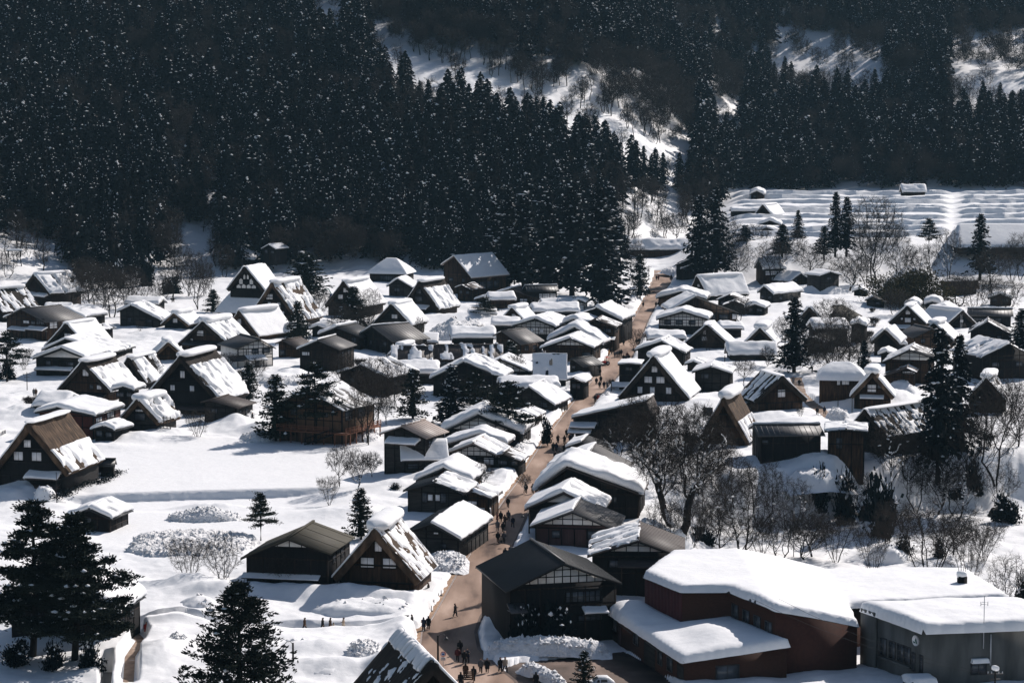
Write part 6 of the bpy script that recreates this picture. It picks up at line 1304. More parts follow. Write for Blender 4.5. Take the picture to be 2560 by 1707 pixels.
# everything farther back: one forest, its crowns placed by geometry nodes on points
def forest(name, pts, srcs, kinds, scl, rots):
    me = bpy.data.meshes.new(name); me.vertices.add(len(pts)); me.vertices.foreach_set('co', np.asarray(pts, np.float32).ravel())
    for nm, ty_, dat in (('kindno', 'INT', kinds), ('scl', 'FLOAT_VECTOR', scl), ('rotz', 'FLOAT_VECTOR', rots)):
        at_ = me.attributes.new(nm, ty_, 'POINT'); at_.data.foreach_set('value' if ty_ == 'INT' else 'vector', np.asarray(dat, np.int32 if ty_ == 'INT' else np.float32).ravel())
    o = mkobj(name, me); tag(o, 'mass of dark snow-flecked forest covering the mountainside behind the front rows', 'forest', kind='stuff')
    ng = bpy.data.node_groups.new('scatter', 'GeometryNodeTree')
    ng.interface.new_socket('Geometry', in_out='INPUT', socket_type='NodeSocketGeometry'); ng.interface.new_socket('Geometry', in_out='OUTPUT', socket_type='NodeSocketGeometry')
    gi = ng.nodes.new('NodeGroupInput'); go = ng.nodes.new('NodeGroupOutput'); jn = ng.nodes.new('GeometryNodeJoinGeometry')
    def named(n, t): a = ng.nodes.new('GeometryNodeInputNamedAttribute'); a.data_type = t; a.inputs[0].default_value = n; return a.outputs[0]
    kk = named('kindno', 'INT'); ss = named('scl', 'FLOAT_VECTOR'); rr = named('rotz', 'FLOAT_VECTOR')
    for i_, s_ in enumerate(srcs):
        oi = ng.nodes.new('GeometryNodeObjectInfo'); oi.inputs['Object'].default_value = s_; oi.transform_space = 'ORIGINAL'
        ip = ng.nodes.new('GeometryNodeInstanceOnPoints'); cp = ng.nodes.new('FunctionNodeCompare'); cp.data_type = 'INT'; cp.operation = 'EQUAL'
        ng.links.new(kk, cp.inputs[2]); cp.inputs[3].default_value = i_
        ng.links.new(gi.outputs[0], ip.inputs['Points']); ng.links.new(cp.outputs[0], ip.inputs['Selection']); ng.links.new(oi.outputs['Geometry'], ip.inputs['Instance'])
        ng.links.new(rr, ip.inputs['Rotation']); ng.links.new(ss, ip.inputs['Scale']); ng.links.new(ip.outputs[0], jn.inputs[0])
    ng.links.new(jn.outputs[0], go.inputs[0]); md = o.modifiers.new('scatter', 'NODES'); md.node_group = ng
    return o
crowns = [[c for c in r.children if c.name.startswith('crown')][0] for r in roots]
twigs = [[c for c in r.children if c.name.startswith('branches')][0] for r in FB]
allk = np.concatenate([rest, dec, inb[140:]])
kind = np.concatenate([np.arange(len(rest)) % 5, 5+np.arange(len(dec)+len(inb[140:])) % 3])
f = hgt[allk]/24*rng.uniform(.9, 1.1, len(allk)); w = f*rng.uniform(.85, 1.25, len(allk)); big = kind >= 5
f = np.where(big, rng.uniform(1.0, 1.7, len(allk)), f); w = np.where(big, f*1.1, w)
forest('forest', np.stack([gx[allk], gy[allk], gz[allk]-.3], -1), crowns+twigs, kind, np.stack([w, w, f], -1), np.stack([0*f, 0*f, rz[allk]], -1))
print('forest', len(ind), len(rest), len(dec), len(inb))

# ---------------------------------------------------------------- heaps of shovelled snow
def heap(label, x0, x1, yb, yt, depth, rough=.5, flat=.5, chunks=60, name='snow_heap', m=None, hmax=1.7, z=None):
    rock = name != 'snow_heap'
    y0_, y1_ = yb if hasattr(yb, '__len__') else (yb, yb); a = at(x0, y0_, z); b = at(x1, y1_, z); c = (a+b)/2; w = (b-a).length; hh = max(.6, (zz(c.y, yt)-c.z)*.85); hx = {'wide': 1.9, 'ridg': .9, 'spre': 1.3, 'lump': 2.8, 'cone': 5.0, 'bulg': 3.2, 'roun': 2.6, 'broa': 2.6, 'peak': 2.6}.get(label[:4], hmax); s_ = seed(); hh = min(hh, hx)
    n = max(14, min(70, int(w/.35))); k = max(12, min(50, int(depth/.35)))
    U, V = np.meshgrid(np.linspace(-1, 1, n), np.linspace(-1, 1, k), indexing='ij')
    r = np.sqrt(np.abs(U)**2.4+np.abs(V)**2.4)*1.12+.3*(fbm(U*2.5+s_, V*2.5, s_)-.5); flat = max(flat, .6 if depth < 12 else .3)
    h = np.clip(1-r**2, 0, 1)**flat
    X = U*w/2; Y = depth/2+V*depth/2
    q = fbm(X/2.2+s_, Y/2.2, s_+1)-.5; q2 = np.abs(fbm(X/.75+s_, Y/.75, s_+2, 2)-.5)*2
    Z = hh*h*(1+.5*q)+rough*np.minimum(1, h*3)*(q2-.25)-.8*np.clip(r-.95, 0, .5)*2-.1
    root = thing(name, label, 'rock' if rock else 'snow heap', c, 0, 'rock outcrops in the gully' if rock else 'heaps of shovelled snow'); ang = math.atan2(b.y-a.y, b.x-a.x); root.rotation_euler = (0, 0, ang)
    MB().grid(np.stack([X, Y, Z], -1)).build('rock' if rock else 'heap', m or (SNOWR if rough > .3 else SNOW), root, rough < .4)
    if chunks:
        rng = np.random.default_rng(s_); i = rng.integers(2, n-2, chunks); j = rng.integers(1, max(2, k*2//3), chunks)
        P_ = np.stack([X[i, j], Y[i, j], Z[i, j]], -1); ok_ = h[i, j] > .05; P_ = P_[ok_]
        v, f = clumps(P_, rng.uniform(.12, .42, len(P_)), rng.uniform(.1, .34, len(P_)), rng)
        o = mkobj('lumps', mkmesh('lumps', v, f, [SNOWR]), root); o['kind'] = 'stuff'
for a in [
 ('wide field of churned snow blocks beside the mossy-roofed hall', 275, 640, 1408, 1336, 23, .9, .35, 520), ('cone-shaped heap of dumped snow in the village centre', 1050, 1250, 858, 800, 26, .8, .9, 160), ('low ridge of churned snow on the snowfield', 400, 605, 1306, 1268, 7, .6, .5, 160),
 ('lumpy snow heap behind the nearest thatched roof', 850, 965, 1678, 1600, 9, .7, .6, 150), ('spread heap of snow between brown-fronted farmhouse and street', 1058, 1172, 1424, 1372, 11, .7, .5, 160), ('snow bank in front of the black-tiled house', 1208, 1532, 1634, 1584, 4.5, .5, .3, 130), ('ridge of ploughed snow between the street and the yard', 1282, 1400, (1664, 1716), 1600, 2.2, .5, .5, 50),


 ('block of snow closing the top of the street', 1634, 1682, 682, 655, 10, .8, .35, 30), ('snow wall behind the grey-roofed house with ladder', 1700, 1800, 1402, 1338, 8, .5, .6, 60), ('peaked snow heap behind the grey-roofed house with ladder', 1630, 1690, 1345, 1290, 6, .6, .7, 40), ('snow heap right of the lane below the capped house', 2066, 2132, 1048, 1004, 6, .5, .5, 40), ('broad snow mound with a lone walker', 2222, 2312, 985, 955, 16, .3, .7, 20),
 ('bulging snow mound hanging over the gully', 1975, 2148, 1225, 1140, 11, .3, .4, 14), ('round snow boulder mound behind the hall, left', 2170, 2290, 1412, 1345, 9, .3, .5, 8), ('round snow mound behind the hall, right', 2350, 2430, 1445, 1398, 7, .3, .5, 8), ('snow heap below the half-timbered guesthouse', 630, 770, 965, 905, 12, .6, .6, 70), ('snow heap at the foot of the tallest farmhouse', 596, 640, 1050, 985, 9, .6, .6, 40),
 ('snow drift in front of the big left farmhouse', 75, 138, 1245, 1215, 4, .3, .4, 20), ('smooth snow drift before the brown-fronted farmhouse', 760, 1068, 1548, 1488, 9, .25, .45, 20), ('snow bank beside the lodge', 868, 950, 1105, 1040, 12, .5, .6, 60), ('snow swell left of the lodge deck', 590, 690, 1105, 1062, 8, .4, .6, 40), ('snow heap in front of the grey storehouse', 1820, 1905, 985, 945, 9, .5, .5, 40),
 ('smooth snow swell beside the lumpy heap', 735, 890, 1712, 1640, 10, .25, .6, 6), ('chunky snow edge along the lane left of the nearest fir', 395, 470, 1640, 1590, 7, .6, .6, 60), ('snow heap beside the nearest fir', 690, 800, 1640, 1600, 6, .25, .6, 10), ('snow mound over the stone basin by the mossy-roofed hall', 430, 545, 1535, 1462, 6, .25, .45, 8)]: heap(*a)

def bank(label, y0, y1, side=-1, w=2.6, h=1.3, off=1.6):
    d0, d1 = gp(0, y1)[1], gp(0, y0)[1]; s_ = seed(); L = abs(d1-d0); n = max(10, int(L/.4)); dm = np.linspace(min(d0, d1), max(d0, d1), n); l_, r_ = road_edges(dm)
    cx = (l_-off-w/2) if side < 0 else (r_+off*.4+w/2); o = (cx.mean(), dm.mean(), 0); V = np.linspace(-1, 1, 15)
    U_, V_ = np.meshgrid(np.linspace(-1, 1, n), V, indexing='ij'); e = np.clip(1-np.abs(U_)**4, 0, 1)**.5*np.clip(1-(V_*(.85+.5*fbm(U_*L/3, V_*0, s_)))**2, 0, 1)**.7
    dd = np.repeat(dm[:, None], 15, 1); Z = h*e*(.55+.9*fbm(dd/2.4, V_*1.5, s_+1))+.5*np.minimum(1, e*2)*(np.abs(fbm(dd/.8, V_*2.2, s_+2, 2)-.5)*2-.2)-.3*(e < .02)
    t = thing('snow_bank', label, 'snow bank', o, 0, 'ploughed snow banks along the street')
    MB().grid(np.stack([cx[:, None]+V_*w/2-o[0], dd-o[1], Z], -1)).build('bank', SNOWR, t)
    rng = np.random.default_rng(s_); k = int(L*2.5); i_ = rng.integers(1, n-1, k); j_ = rng.integers(3, 12, k); P_ = np.stack([cx[i_]+V[j_]*w/2-o[0], dm[i_]-o[1], Z[i_, j_]], -1)
    v, f = clumps(P_, rng.uniform(.1, .38, k), rng.uniform(.1, .3, k), rng); q = mkobj('lumps', mkmesh('lumps', v, f, [SNOWR]), t); q['kind'] = 'stuff'
for a in [('ploughed snow bank behind the parked van', 1236, 1284), ('snow bank at the street corner of the white-roofed house', 1312, 1372, -1, 3, 1.5), ('snow bank in front of the awning shop', 1182, 1216), ('long snow bank beside the beamed houses', 1112, 1178, -1, 3, 1.6), ('snow bank around the foot of the signpost', 1052, 1098, -1, 3, 1.5), ('snow bank below the dark stall', 1008, 1048, -1, 2.8, 1.4), ('snow bank right beside the dark stall', 950, 1004, -1, 2.4, 1.5), ('snow bank at the red tractor', 912, 940, -1, 2.2, 1.2),
          ('long snow bank left of the upper street below the black-gabled house', 778, 840, -1, 3, 2.0), ('long snow bank at the left edge of the upper street under the grove', 696, 770, -1, 3.5, 2.0), ('snow bank between the six-shutter farmhouse and the street', 966, 1004, 1, 2.6, 1.2)]: bank(*a)
for a in [('dark ivied rock face on the gully edge', 2075, 2145, 1308, 1190, 4, .9, .5, 0), ('black rock face streaked with snow in the gully', 2155, 2245, 1330, 1180, 4, .9, .5, 0), ('dark rock outcrop under the twin cedars', 2395, 2465, 1250, 1150, 4, .8, .5, 0), ('low dark rock outcrop at the right edge of the slope', 2490, 2550, 1325, 1270, 3, .8, .5, 0)]: heap(a[0], a[1]-15, a[2]+15, a[3]-25, a[4], a[5]+4, 1.5, .7, 0, name='rock_outcrop', m=ROCK, hmax=2.6)

# ---------------------------------------------------------------- people
def person_mesh(pose):
    """one closed body grown from a skeleton; returns body and coat meshes for a 1.7 m figure facing -y"""
    rng = random.Random(pose); st = (.30, .16, .05, .22)[pose]; arm = (.25, .5, .05, .35)[pose]
    J = {}; E = []
    def j(n, x, y, z, r): J[n] = (x, y, z, r)
    j('pel', 0, 0, .90, .125); j('waist', 0, 0, 1.05, .12); j('chest', 0, -.01, 1.28, .145); j('neck', 0, -.01, 1.45, .055); j('chin', 0, -.03, 1.53, .075); j('head', 0, -.02, 1.62, .095); j('crown', 0, -.01, 1.69, .06)
    E += [('pel', 'waist'), ('waist', 'chest'), ('chest', 'neck'), ('neck', 'chin'), ('chin', 'head'), ('head', 'crown')]
    for s, n in ((-1, 'l'), (1, 'r')):
        f = s*st
        j('hip'+n, s*.09, 0, .86, .095); j('knee'+n, s*.10, -f*.55-.03, .48, .065); j('ank'+n, s*.10, -f+(.06 if f < 0 else 0), .08, .045); j('toe'+n, s*.11, -f-.15+(.06 if f < 0 else 0), .04, .04)
        E += [('pel', 'hip'+n), ('hip'+n, 'knee'+n), ('knee'+n, 'ank'+n), ('ank'+n, 'toe'+n)]
        bend = pose in (1, 3) and s > 0
        j('sh'+n, s*.19, 0, 1.38, .065); j('el'+n, s*.25, f*arm*.6+.03, 1.10, .048)
        if bend: j('wr'+n, s*.17, -.22, 1.15, .034); j('palm'+n, s*.13, -.29, 1.19, .036)
        else: j('wr'+n, s*.26, f*arm*1.3-.02, .86, .034); j('palm'+n, s*.26, f*arm*1.4-.03, .78, .036)
        E += [('chest', 'sh'+n), ('sh'+n, 'el'+n), ('el'+n, 'wr'+n), ('wr'+n, 'palm'+n)]
        px, py, pz, _ = J['palm'+n]
        for q, ln in enumerate((.075, .085, .08, .065)):
            j(f'f{q}{n}', px+(q-1.5)*.004, py-.03+.018*q-.01, pz-(ln if not bend else -.3*ln), .009); j(f'g{q}{n}', px+(q-1.5)*.004-s*.02, py-.035+.018*q-(.05 if bend else .01), pz-(ln*1.45 if not bend else -.7*ln), .008)
            E += [('palm'+n, f'f{q}{n}'), (f'f{q}{n}', f'g{q}{n}')]
        j('th'+n, px-s*.03, py-.045, pz-.03, .010); E.append(('palm'+n, 'th'+n))
    names = list(J); bm = bmesh.new(); vs = [bm.verts.new(J[n][:3]) for n in names]
    for a, b in E: bm.edges.new((vs[names.index(a)], vs[names.index(b)]))
    me = bpy.data.meshes.new('person'); bm.to_mesh(me); bm.free()
    o = bpy.data.objects.new('tmp', me); COL.objects.link(o)
    md = o.modifiers.new('skin', 'SKIN'); md.use_smooth_shade = True
    for n, sv in zip(names, me.skin_vertices[0].data): sv.radius = (J[n][3], J[n][3]); sv.use_root = (n == 'pel')
    o.modifiers.new('sub', 'SUBSURF').levels = 1
    dg = bpy.context.evaluated_depsgraph_get(); out = bpy.data.meshes.new_from_object(o.evaluated_get(dg)); out.name = 'person'
    bpy.data.objects.remove(o); out.materials.clear(); out.materials.append(SKIN); out.materials.append(BLACK)
    for p in out.polygons: p.material_index = 1 if p.center.z < .86 and abs(p.center.x) < .21 else 0
    # coat: sleeves and a body that flares to the hem
    c = MB(); ring = []
    long = pose in (1, 2); hem = .52 if long else .74
    for z, rx, ry in ((hem, .24, .19+.3*st*long), (.9, .205, .16), (1.08, .19, .15), (1.28, .225, .165), (1.40, .20, .12), (1.46, .09, .085), (1.52, .095, .09)):
        ring.append([(rx*math.cos(a), ry*math.sin(a)-.01, z) for a in np.linspace(0, 6.2832, 13)])
    c.grid(np.array(ring))
    for n in 'lr': c.tube([J['sh'+n][:3], J['el'+n][:3], J['wr'+n][:3]], [.085, .07, .055], 7)
    coat = c.build('coat', [MATS['cloth_black']], None, True); cm = coat.data; bpy.data.objects.remove(coat)
    t = MB()
    for s, n in ((-1, 'l'), (1, 'r')): t.tube([J['hip'+n][:3], J['knee'+n][:3], (J['ank'+n][0], J['ank'+n][1], .09)], [.115, .085, .07], 7)
    tr = t.build('trousers', [MATS['cloth_black']], None, True); tm = tr.data; bpy.data.objects.remove(tr)
    hm_ = MB(); G = []
    for z, r in ((1.54, .098), (1.60, .112), (1.66, .108), (1.71, .075), (1.735, .01)): G.append([(r*math.cos(a)*.95, r*math.sin(a)*1.05+.018, z) for a in np.linspace(-.35, math.pi+.35, 11) ]+[(r*math.cos(-.35)*.95, -.02 if z < 1.66 else -.055*(1.735-z)/.07, z)])
    hm_.grid(np.array([g_[:11] for g_ in G])); hr = hm_.build('hair', [HAIR], None, True); hm2 = hr.data; bpy.data.objects.remove(hr)
    return out, cm, tm, hm2
POSES = [person_mesh(k) for k in range(4)]
def person(x, y, label, coat='cloth_black', pose=0, face=0, trousers='cloth_black', h=1.7, bag=None, hat=None, z=None, group='people walking in the village', hair=True):
    h *= 1.06
    p = at(x, y, z); b, c, t, hr = POSES[pose]; f = h/1.74
    o = mkobj('person', b); o.location = p; o.rotation_euler = (0, 0, R(face)); o.scale = (f*1.12, f*1.12, f); tag(o, label, 'person', group)
    for nm, me, m in (('coat', c, coat), ('trousers', t, trousers), ('hair', hr, hat or 'hair')):
        q = mkobj(nm, me, o); q.material_slots[0].link = 'OBJECT'; q.material_slots[0].material = MATS[m]
    if bag:
        k = mkobj('bag', BAG, None); k.location = p+Vector((.33*f*math.cos(R(face)), .33*f*math.sin(R(face)), .62*f)); k.rotation_euler = (0, 0, R(face)); tag(k, bag, 'bag', 'bags carried by people')
    return o
bm_ = MB().box(-.06, .06, -.17, .17, -.2, .12); bm_.tube([(0, -.1, .12), (0, -.05, .24), (0, .05, .24), (0, .1, .12)], .012, 5); BAG = bm_.build('bag', MATS['cloth_white']); _b = BAG; BAG = BAG.data; bpy.data.objects.remove(_b)
Z0 = .02
for a in [
 (1138, 1541, 'person in a black coat walking alone in the middle of the street bend', 'cloth_black', 1, 70), (1059, 1576, 'person in a long dark coat at the mouth of the snow trench', 'cloth_navy', 1, 180), (1071, 1573, 'taller person in black jacket beside the long-coated one at the trench mouth', 'cloth_black', 2, 170), (1030, 1569, 'person standing at the notice board', 'cloth_black', 2, 90),
 (1144, 1653, 'person in dark red coat walking near the road sign', 'cloth_maroon', 0, 180), (1150, 1634, 'person in black jacket a step behind the dark red coat', 'cloth_black', 0, 180), (1161, 1660, 'person in black at the left of the close pair in the plaza', 'cloth_black', 0, 10), (1169, 1656, 'person in navy at the right of the close pair in the plaza', 'cloth_navy', 3, 5),
 (1202, 1681, 'person in dark grey coat walking toward the yard', 'cloth_grey', 0, 0), (1218, 1681, 'person in black suit next to the dark grey coat', 'cloth_black', 2, 0), (1251, 1679, 'person in black coat arm in arm with the pale-coated one', 'cloth_black', 1, 20), (1263, 1678, 'person in pale beige coat by the snow ridge', 'cloth_beige', 0, 20), (1164, 1693, 'person with brown coat just above the wooden notice stand', 'cloth_brown', 2, 180), (1184, 1701, 'person in black right of the wooden notice stand', 'cloth_black', 3, 180), (1152, 1716, 'person in black cut off by the lower edge', 'cloth_black', 2, 180), (1340, 1716, 'hooded person in black behind the snow ridge', 'cloth_black', 2, 180),
 (1245, 1356, 'person in black walking with a child by the white-roofed house', 'cloth_black', 0, 180), (1260, 1356, 'person in grey jacket on the other side of the child', 'cloth_grey', 0, 180), (1244, 1327, 'person in grey behind the family with the child', 'cloth_grey', 2, 180), (1258, 1331, 'person in black behind the family with the child', 'cloth_black', 0, 180), (1282, 1318, 'person in navy jacket walking alone right of the group', 'cloth_navy', 0, 10), (1252, 1304, 'tall person in black at the front of the knot by the van', 'cloth_black', 2, 180), (1262, 1313, 'person in brown in the knot by the van', 'cloth_brown', 3, 180), (1243, 1307, 'person in dark red at the snow bank by the van', 'cloth_maroon', 2, 90), (1271, 1302, 'person in dark grey at the back of the knot by the van', 'cloth_grey', 0, 180),
 (1263, 1398, 'person in black passing the black-tiled roof', 'cloth_black', 0, 180), (1277, 1391, 'person in grey-black with rucksack near the black-tiled roof', 'cloth_grey', 0, 180), (1071, 1488, 'person in black at the shop corner of the brown-fronted farmhouse', 'cloth_black', 2, 80), (1270, 1269, 'person in black beside the snow bank behind the van', 'cloth_black', 0, 0), (1315, 1233, 'left person of the pair walking up the middle street', 'cloth_black', 0, 180), (1332, 1234, 'right person of the pair walking up the middle street, in brown', 'cloth_brown', 1, 180), (1360, 1201, 'person half behind the snow-draped roof', 'cloth_grey', 2, 0),
 (1388, 1151, 'person in black at the front of the middle crowd', 'cloth_black', 1, 0), (1411, 1132, 'person in black near the dark shop wall', 'cloth_black', 0, 180), (1399, 1137, 'person in grey second from the front of the middle crowd', 'cloth_grey', 0, 0), (1391, 1129, 'person in navy walking beside a taller one in the middle crowd', 'cloth_navy', 0, 180), (1383, 1128, 'taller person in black in the middle crowd', 'cloth_black', 0, 180), (1395, 1108, 'person in long black coat apart at the left of the crowd', 'cloth_black', 1, 0), (1411, 1110, 'person in ochre brown coat in the middle crowd', 'cloth_brown', 1, 180), (1417, 1093, 'person in black behind the ochre coat', 'cloth_black', 2, 0), (1425, 1105, 'person in dark blue near the gallery', 'cloth_navy', 2, 0), (1431, 1103, 'person in black against the gallery wall', 'cloth_black', 2, 0), (1429, 1090, 'person in grey at the gallery corner', 'cloth_grey', 2, 0), (1436, 1060, 'person in dark jacket above the middle crowd, alone', 'cloth_black', 3, 180),
 (1488, 1006, 'person in black walking beside the red coat', 'cloth_black', 0, 0), (1495, 1005, 'person in a bright red coat on the street', 'cloth_red', 1, 0), (1491, 962, 'leftmost person of the group near the six-shutter farmhouse', 'cloth_black', 0, 0), (1499, 971, 'person in black nearest in the group by the six-shutter farmhouse', 'cloth_black', 0, 0), (1510, 971, 'person in navy in the group by the six-shutter farmhouse', 'cloth_navy', 0, 0), (1519, 971, 'person in pale grey in the group by the six-shutter farmhouse', 'cloth_grey', 1, 0), (1525, 965, 'person in brown in the group by the six-shutter farmhouse', 'cloth_brown', 0, 0), (1502, 957, 'tall person behind the leftmost of that group', 'cloth_black', 2, 180), (1500, 939, 'person alone uphill of the group, by the tractor', 'cloth_black', 0, 180),
 (1559, 903, 'person in black in the tight crowd on the upper street, left', 'cloth_black', 2, 0), (1565, 904, 'person in navy in the tight crowd on the upper street', 'cloth_navy', 0, 0), (1572, 902, 'person in black in the tight crowd on the upper street, right', 'cloth_black', 2, 0), (1568, 897, 'person in dark red in the tight crowd on the upper street', 'cloth_maroon', 2, 0), (1537, 894, 'person in grey before the busy shop', 'cloth_grey', 2, 0), (1543, 893, 'person in pale blue trousers before the busy shop', 'cloth_grey', 0, 0), (1548, 892, 'person in black before the busy shop', 'cloth_black', 0, 180), (1553, 890, 'person in navy right of the busy shop group', 'cloth_navy', 0, 180), (1522, 890, 'person in orange jacket on the busy shop veranda', 'cloth_orange', 2, 90), (1529, 885, 'person in black behind the orange jacket', 'cloth_black', 2, 90),
 (1559, 864, 'person alone on the street uphill of the crowds', 'cloth_black', 0, 180), (1592, 862, 'left person of the pair on the upper street', 'cloth_black', 0, 180), (1598, 861, 'right person of the pair on the upper street', 'cloth_navy', 0, 180), (1641, 701, 'left person of the distant pair at the top of the street', 'cloth_black', 2, 0), (1646, 701, 'right person of the distant pair at the top of the street', 'cloth_maroon', 2, 0), (1678, 698, 'person in dark clothes under the beamed gable at the top of the street', 'cloth_black', 2, 0), (1608, 768, 'person at the left snow bank of the upper street', 'cloth_black', 2, 0), (1640, 768, 'left person standing by the two-layered snow roof', 'cloth_black', 2, 0), (1646, 768, 'right person standing by the two-layered snow roof', 'cloth_black', 0, 0),
 ]: person(*a, z=Z0)
person(1253, 1357, 'small child in beige between two adults', 'cloth_beige', 0, 180, h=1.05, z=Z0)
person(1532, 965, 'person in white hat at the right of the group near the six-shutter farmhouse', 'cloth_black', 2, 0, hat='cloth_white', z=Z0)
for a in [(631, 1052, 'person with a snow shovel beside the open shed annex', 'cloth_black', 3, 60), (85, 990, 'left person of the pair on the far left lane', 'cloth_grey', 2, 0), (90, 990, 'right person of the pair on the far left lane', 'cloth_brown', 2, 0), (1133, 806, 'left person on top of the snow heap', 'cloth_black', 2, 0), (1139, 806, 'right person on top of the snow heap', 'cloth_navy', 2, 0), (2269, 972, 'person striding over the broad snow mound', 'cloth_navy', 0, 120),
          (2043, 1038, 'left person coming up the footpath below the dome-snow house', 'cloth_black', 0, 0), (2061, 1036, 'right person coming up the footpath below the dome-snow house', 'cloth_navy', 0, 0), (1998, 966, 'person on the footpath behind the old thatched house', 'cloth_black', 0, 0), (1983, 960, 'person standing at the upper end of the footpath', 'cloth_grey', 2, 0), (533, 640, 'person among the trunks at the back left', 'cloth_navy', 0, 90)]: person(*a)
for a in [(762, 1577, 'person in grey-brown in the snow trench, leftmost of those passing', 'cloth_brown', 0, -90), (807, 1577, 'short dark person in the snow trench', 'cloth_black', 0, -90), (826, 1577, 'tall person in brown in the snow trench', 'cloth_brown', 0, -90), (859, 1577, 'person in cream jacket in the snow trench', 'cloth_beige', 3, -90), (398, 1575, 'person in navy at the left end of the snow trench', 'cloth_navy', 3, 90), (280, 1578, 'left person standing in the shade by the dark barn', 'cloth_navy', 2, 90), (291, 1575, 'right person standing in the shade by the dark barn', 'cloth_black', 2, -90), (366, 1588, 'person in a red coat beside the snow lane', 'cloth_red', 2, 0)]: person(*a, z=-.08)
person(834, 1577, 'child in beige in the snow trench', 'cloth_beige', 0, -90, h=1.1, z=-.08)

# ---------------------------------------------------------------- street furniture and small things
def lamp_post(label, x, yb, yt, side, z=0.0):
    p = at(x, yb, z); hh = zz(p.y, yt)-z; t = thing('street_lamp', label, 'street lamp', p, 0, 'brown street lamps with drooping arms')
    MB().tube([(0, 0, -.3), (0, 0, hh)], [.13, .11], 8).build('pole', BARK, t)
    MB().tube([(0, 0, hh-.15), (side*.3, 0, hh+.15), (side*.75, 0, hh+.12), (side*1.0, 0, hh-.2)], .04, 6).build('arm', METAL, t)
    MB().tube([(side*1.0, 0, hh-.15), (side*1.0, 0, hh-.3), (side*1.0, 0, hh-.5)], [.06, .16, .34], 10).build('lamp_shade', METAL, t)
lamp_post('street lamp in front of the nearest thatched roof', 1095, 1668, 1588, 1); lamp_post('street lamp beside the plum-walled house', 1323, 1358, 1284, -1); lamp_post('street lamp at the trench, beside the big dark fir', 733, 1680, 1606, -1, .7)
lamp_post('street lamp next to the six-shutter farmhouse', 1528, 992, 952, -1)
def pole(label, x, yb, yt, r=.11, cross=True, cat='utility pole', z=None, snow=False):
    p = at(x, yb, z); hh = zz(p.y, yt)-p.z; t = thing('utility_pole', label, cat, p, 0, 'poles standing in the village')
    MB().tube([(0, 0, -.5), (0, 0, hh)], [r, r*.75], 7).build('pole', BARK, t)
    if cross:
        MB().box(-.9, .9, -.06, .06, hh-.6, hh-.48).box(-.6, .6, -.06, .06, hh-1.2, hh-1.08).build('crossarm', METAL, t)
        m = MB()
        for k in (-.8, -.4, .4, .8): m.tube([(k, 0, hh-.48), (k, 0, hh-.25)], .05, 5)
        o = m.build('insulator', STEEL, t); o['kind'] = 'stuff'
    if snow: cap_snow(t, -.3, .3, hh, .3, .35, 3)
    return p, hh
pole('wooden pole beside the low brown houses', 966, 922, 880); pole('plain pole on the snow above the square storehouse', 1812, 910, 889, .13, False); pole('pole right of the lodge', 921, 1110, 1064, .13, False); pole('thin steel mast with a round lamp in the gully trees', 1984, 1394, 1300, .07, False); pole('thin tall mast on the upper left snow', 256, 866, 794, .07, False)
pole('pole in front of the dome-snow house', 2095, 1012, 981, .09, False); pole('pole in front of the small capped house', 2130, 1040, 992, .09, False); pole('pole at the corner of the far left lane', 68, 980, 930, .1); pole('thin pole in front of the big left farmhouse', 142, 1250, 1180, .07, False)
pole('snow-topped utility pole in the lower right corner', 2486, 1775, 1672, .13, True, z=0, snow=True); pole('pole by the street bend of the upper village', 1622, 700, 664, .14)
def post(name, label, cat, x, yb, hgt, fn, z=0.0, group=None, rz=0):
    t = thing(name, label, cat, at(x, yb, z), R(rz), group); fn(t); return t
# red-ringed traffic sign
p = at(1108, 1668, .0); t = thing('road_sign', 'red-ringed round traffic sign with white plate under it', 'road sign', p)
hz = zz(p.y, 1634); MB().tube([(0, 0, -.2), (0, 0, hz+.35)], .035, 6).build('pole', STEEL, t)
th_ = np.linspace(0, 2*np.pi, 29)[:-1]
def disc(r, y, m, nm, par, z, x=0): MB().add([(x+r*math.cos(a), y, z+r*math.sin(a)) for a in th_]+[(x+r*math.cos(a), y+.02, z+r*math.sin(a)) for a in th_], [tuple(range(28)), tuple(range(55, 27, -1))]+[(k, k+28, (k+1) % 28+28, (k+1) % 28) for k in range(28)]).build(nm, m, par); return
d = MB().add([(.32*math.cos(a), -.06, hz+.32*math.sin(a)) for a in th_]+[(.32*math.cos(a), -.04, hz+.32*math.sin(a)) for a in th_], [tuple(range(28)), tuple(range(55, 27, -1))]+[(k, k+28, (k+1) % 28+28, (k+1) % 28) for k in range(28)]).build('sign_disc', REDP, t)
disc(.25, -.075, WHITE, 'sign_face', d, hz)
v_ = MB().box(-.15, .15, -.085, -.076, hz-.02, hz+.1).box(-.17, .17, -.085, -.076, hz-.09, hz-.02).box(-.13, -.05, -.085, -.076, hz-.14, hz-.09).box(.05, .13, -.085, -.076, hz-.14, hz-.09).build('vehicle_mark', BLUEP, d)
pl = MB().box(-.28, .28, -.06, -.04, hz-.78, hz-.38).build('plate', WHITE, t)
m = MB()
for k in range(3):
    x = -.17+.17*k; m.box(x-.055, x+.055, -.07, -.061, hz-.47, hz-.455).box(x-.012, x+.012, -.07, -.061, hz-.53, hz-.42).box(x-.055, x+.055, -.07, -.061, hz-.535, hz-.52)
m.box(-.2, .2, -.07, -.061, hz-.62, hz-.6).box(-.2, .2, -.07, -.061, hz-.70, hz-.68); m.build('plate_lettering', BLACK, pl)
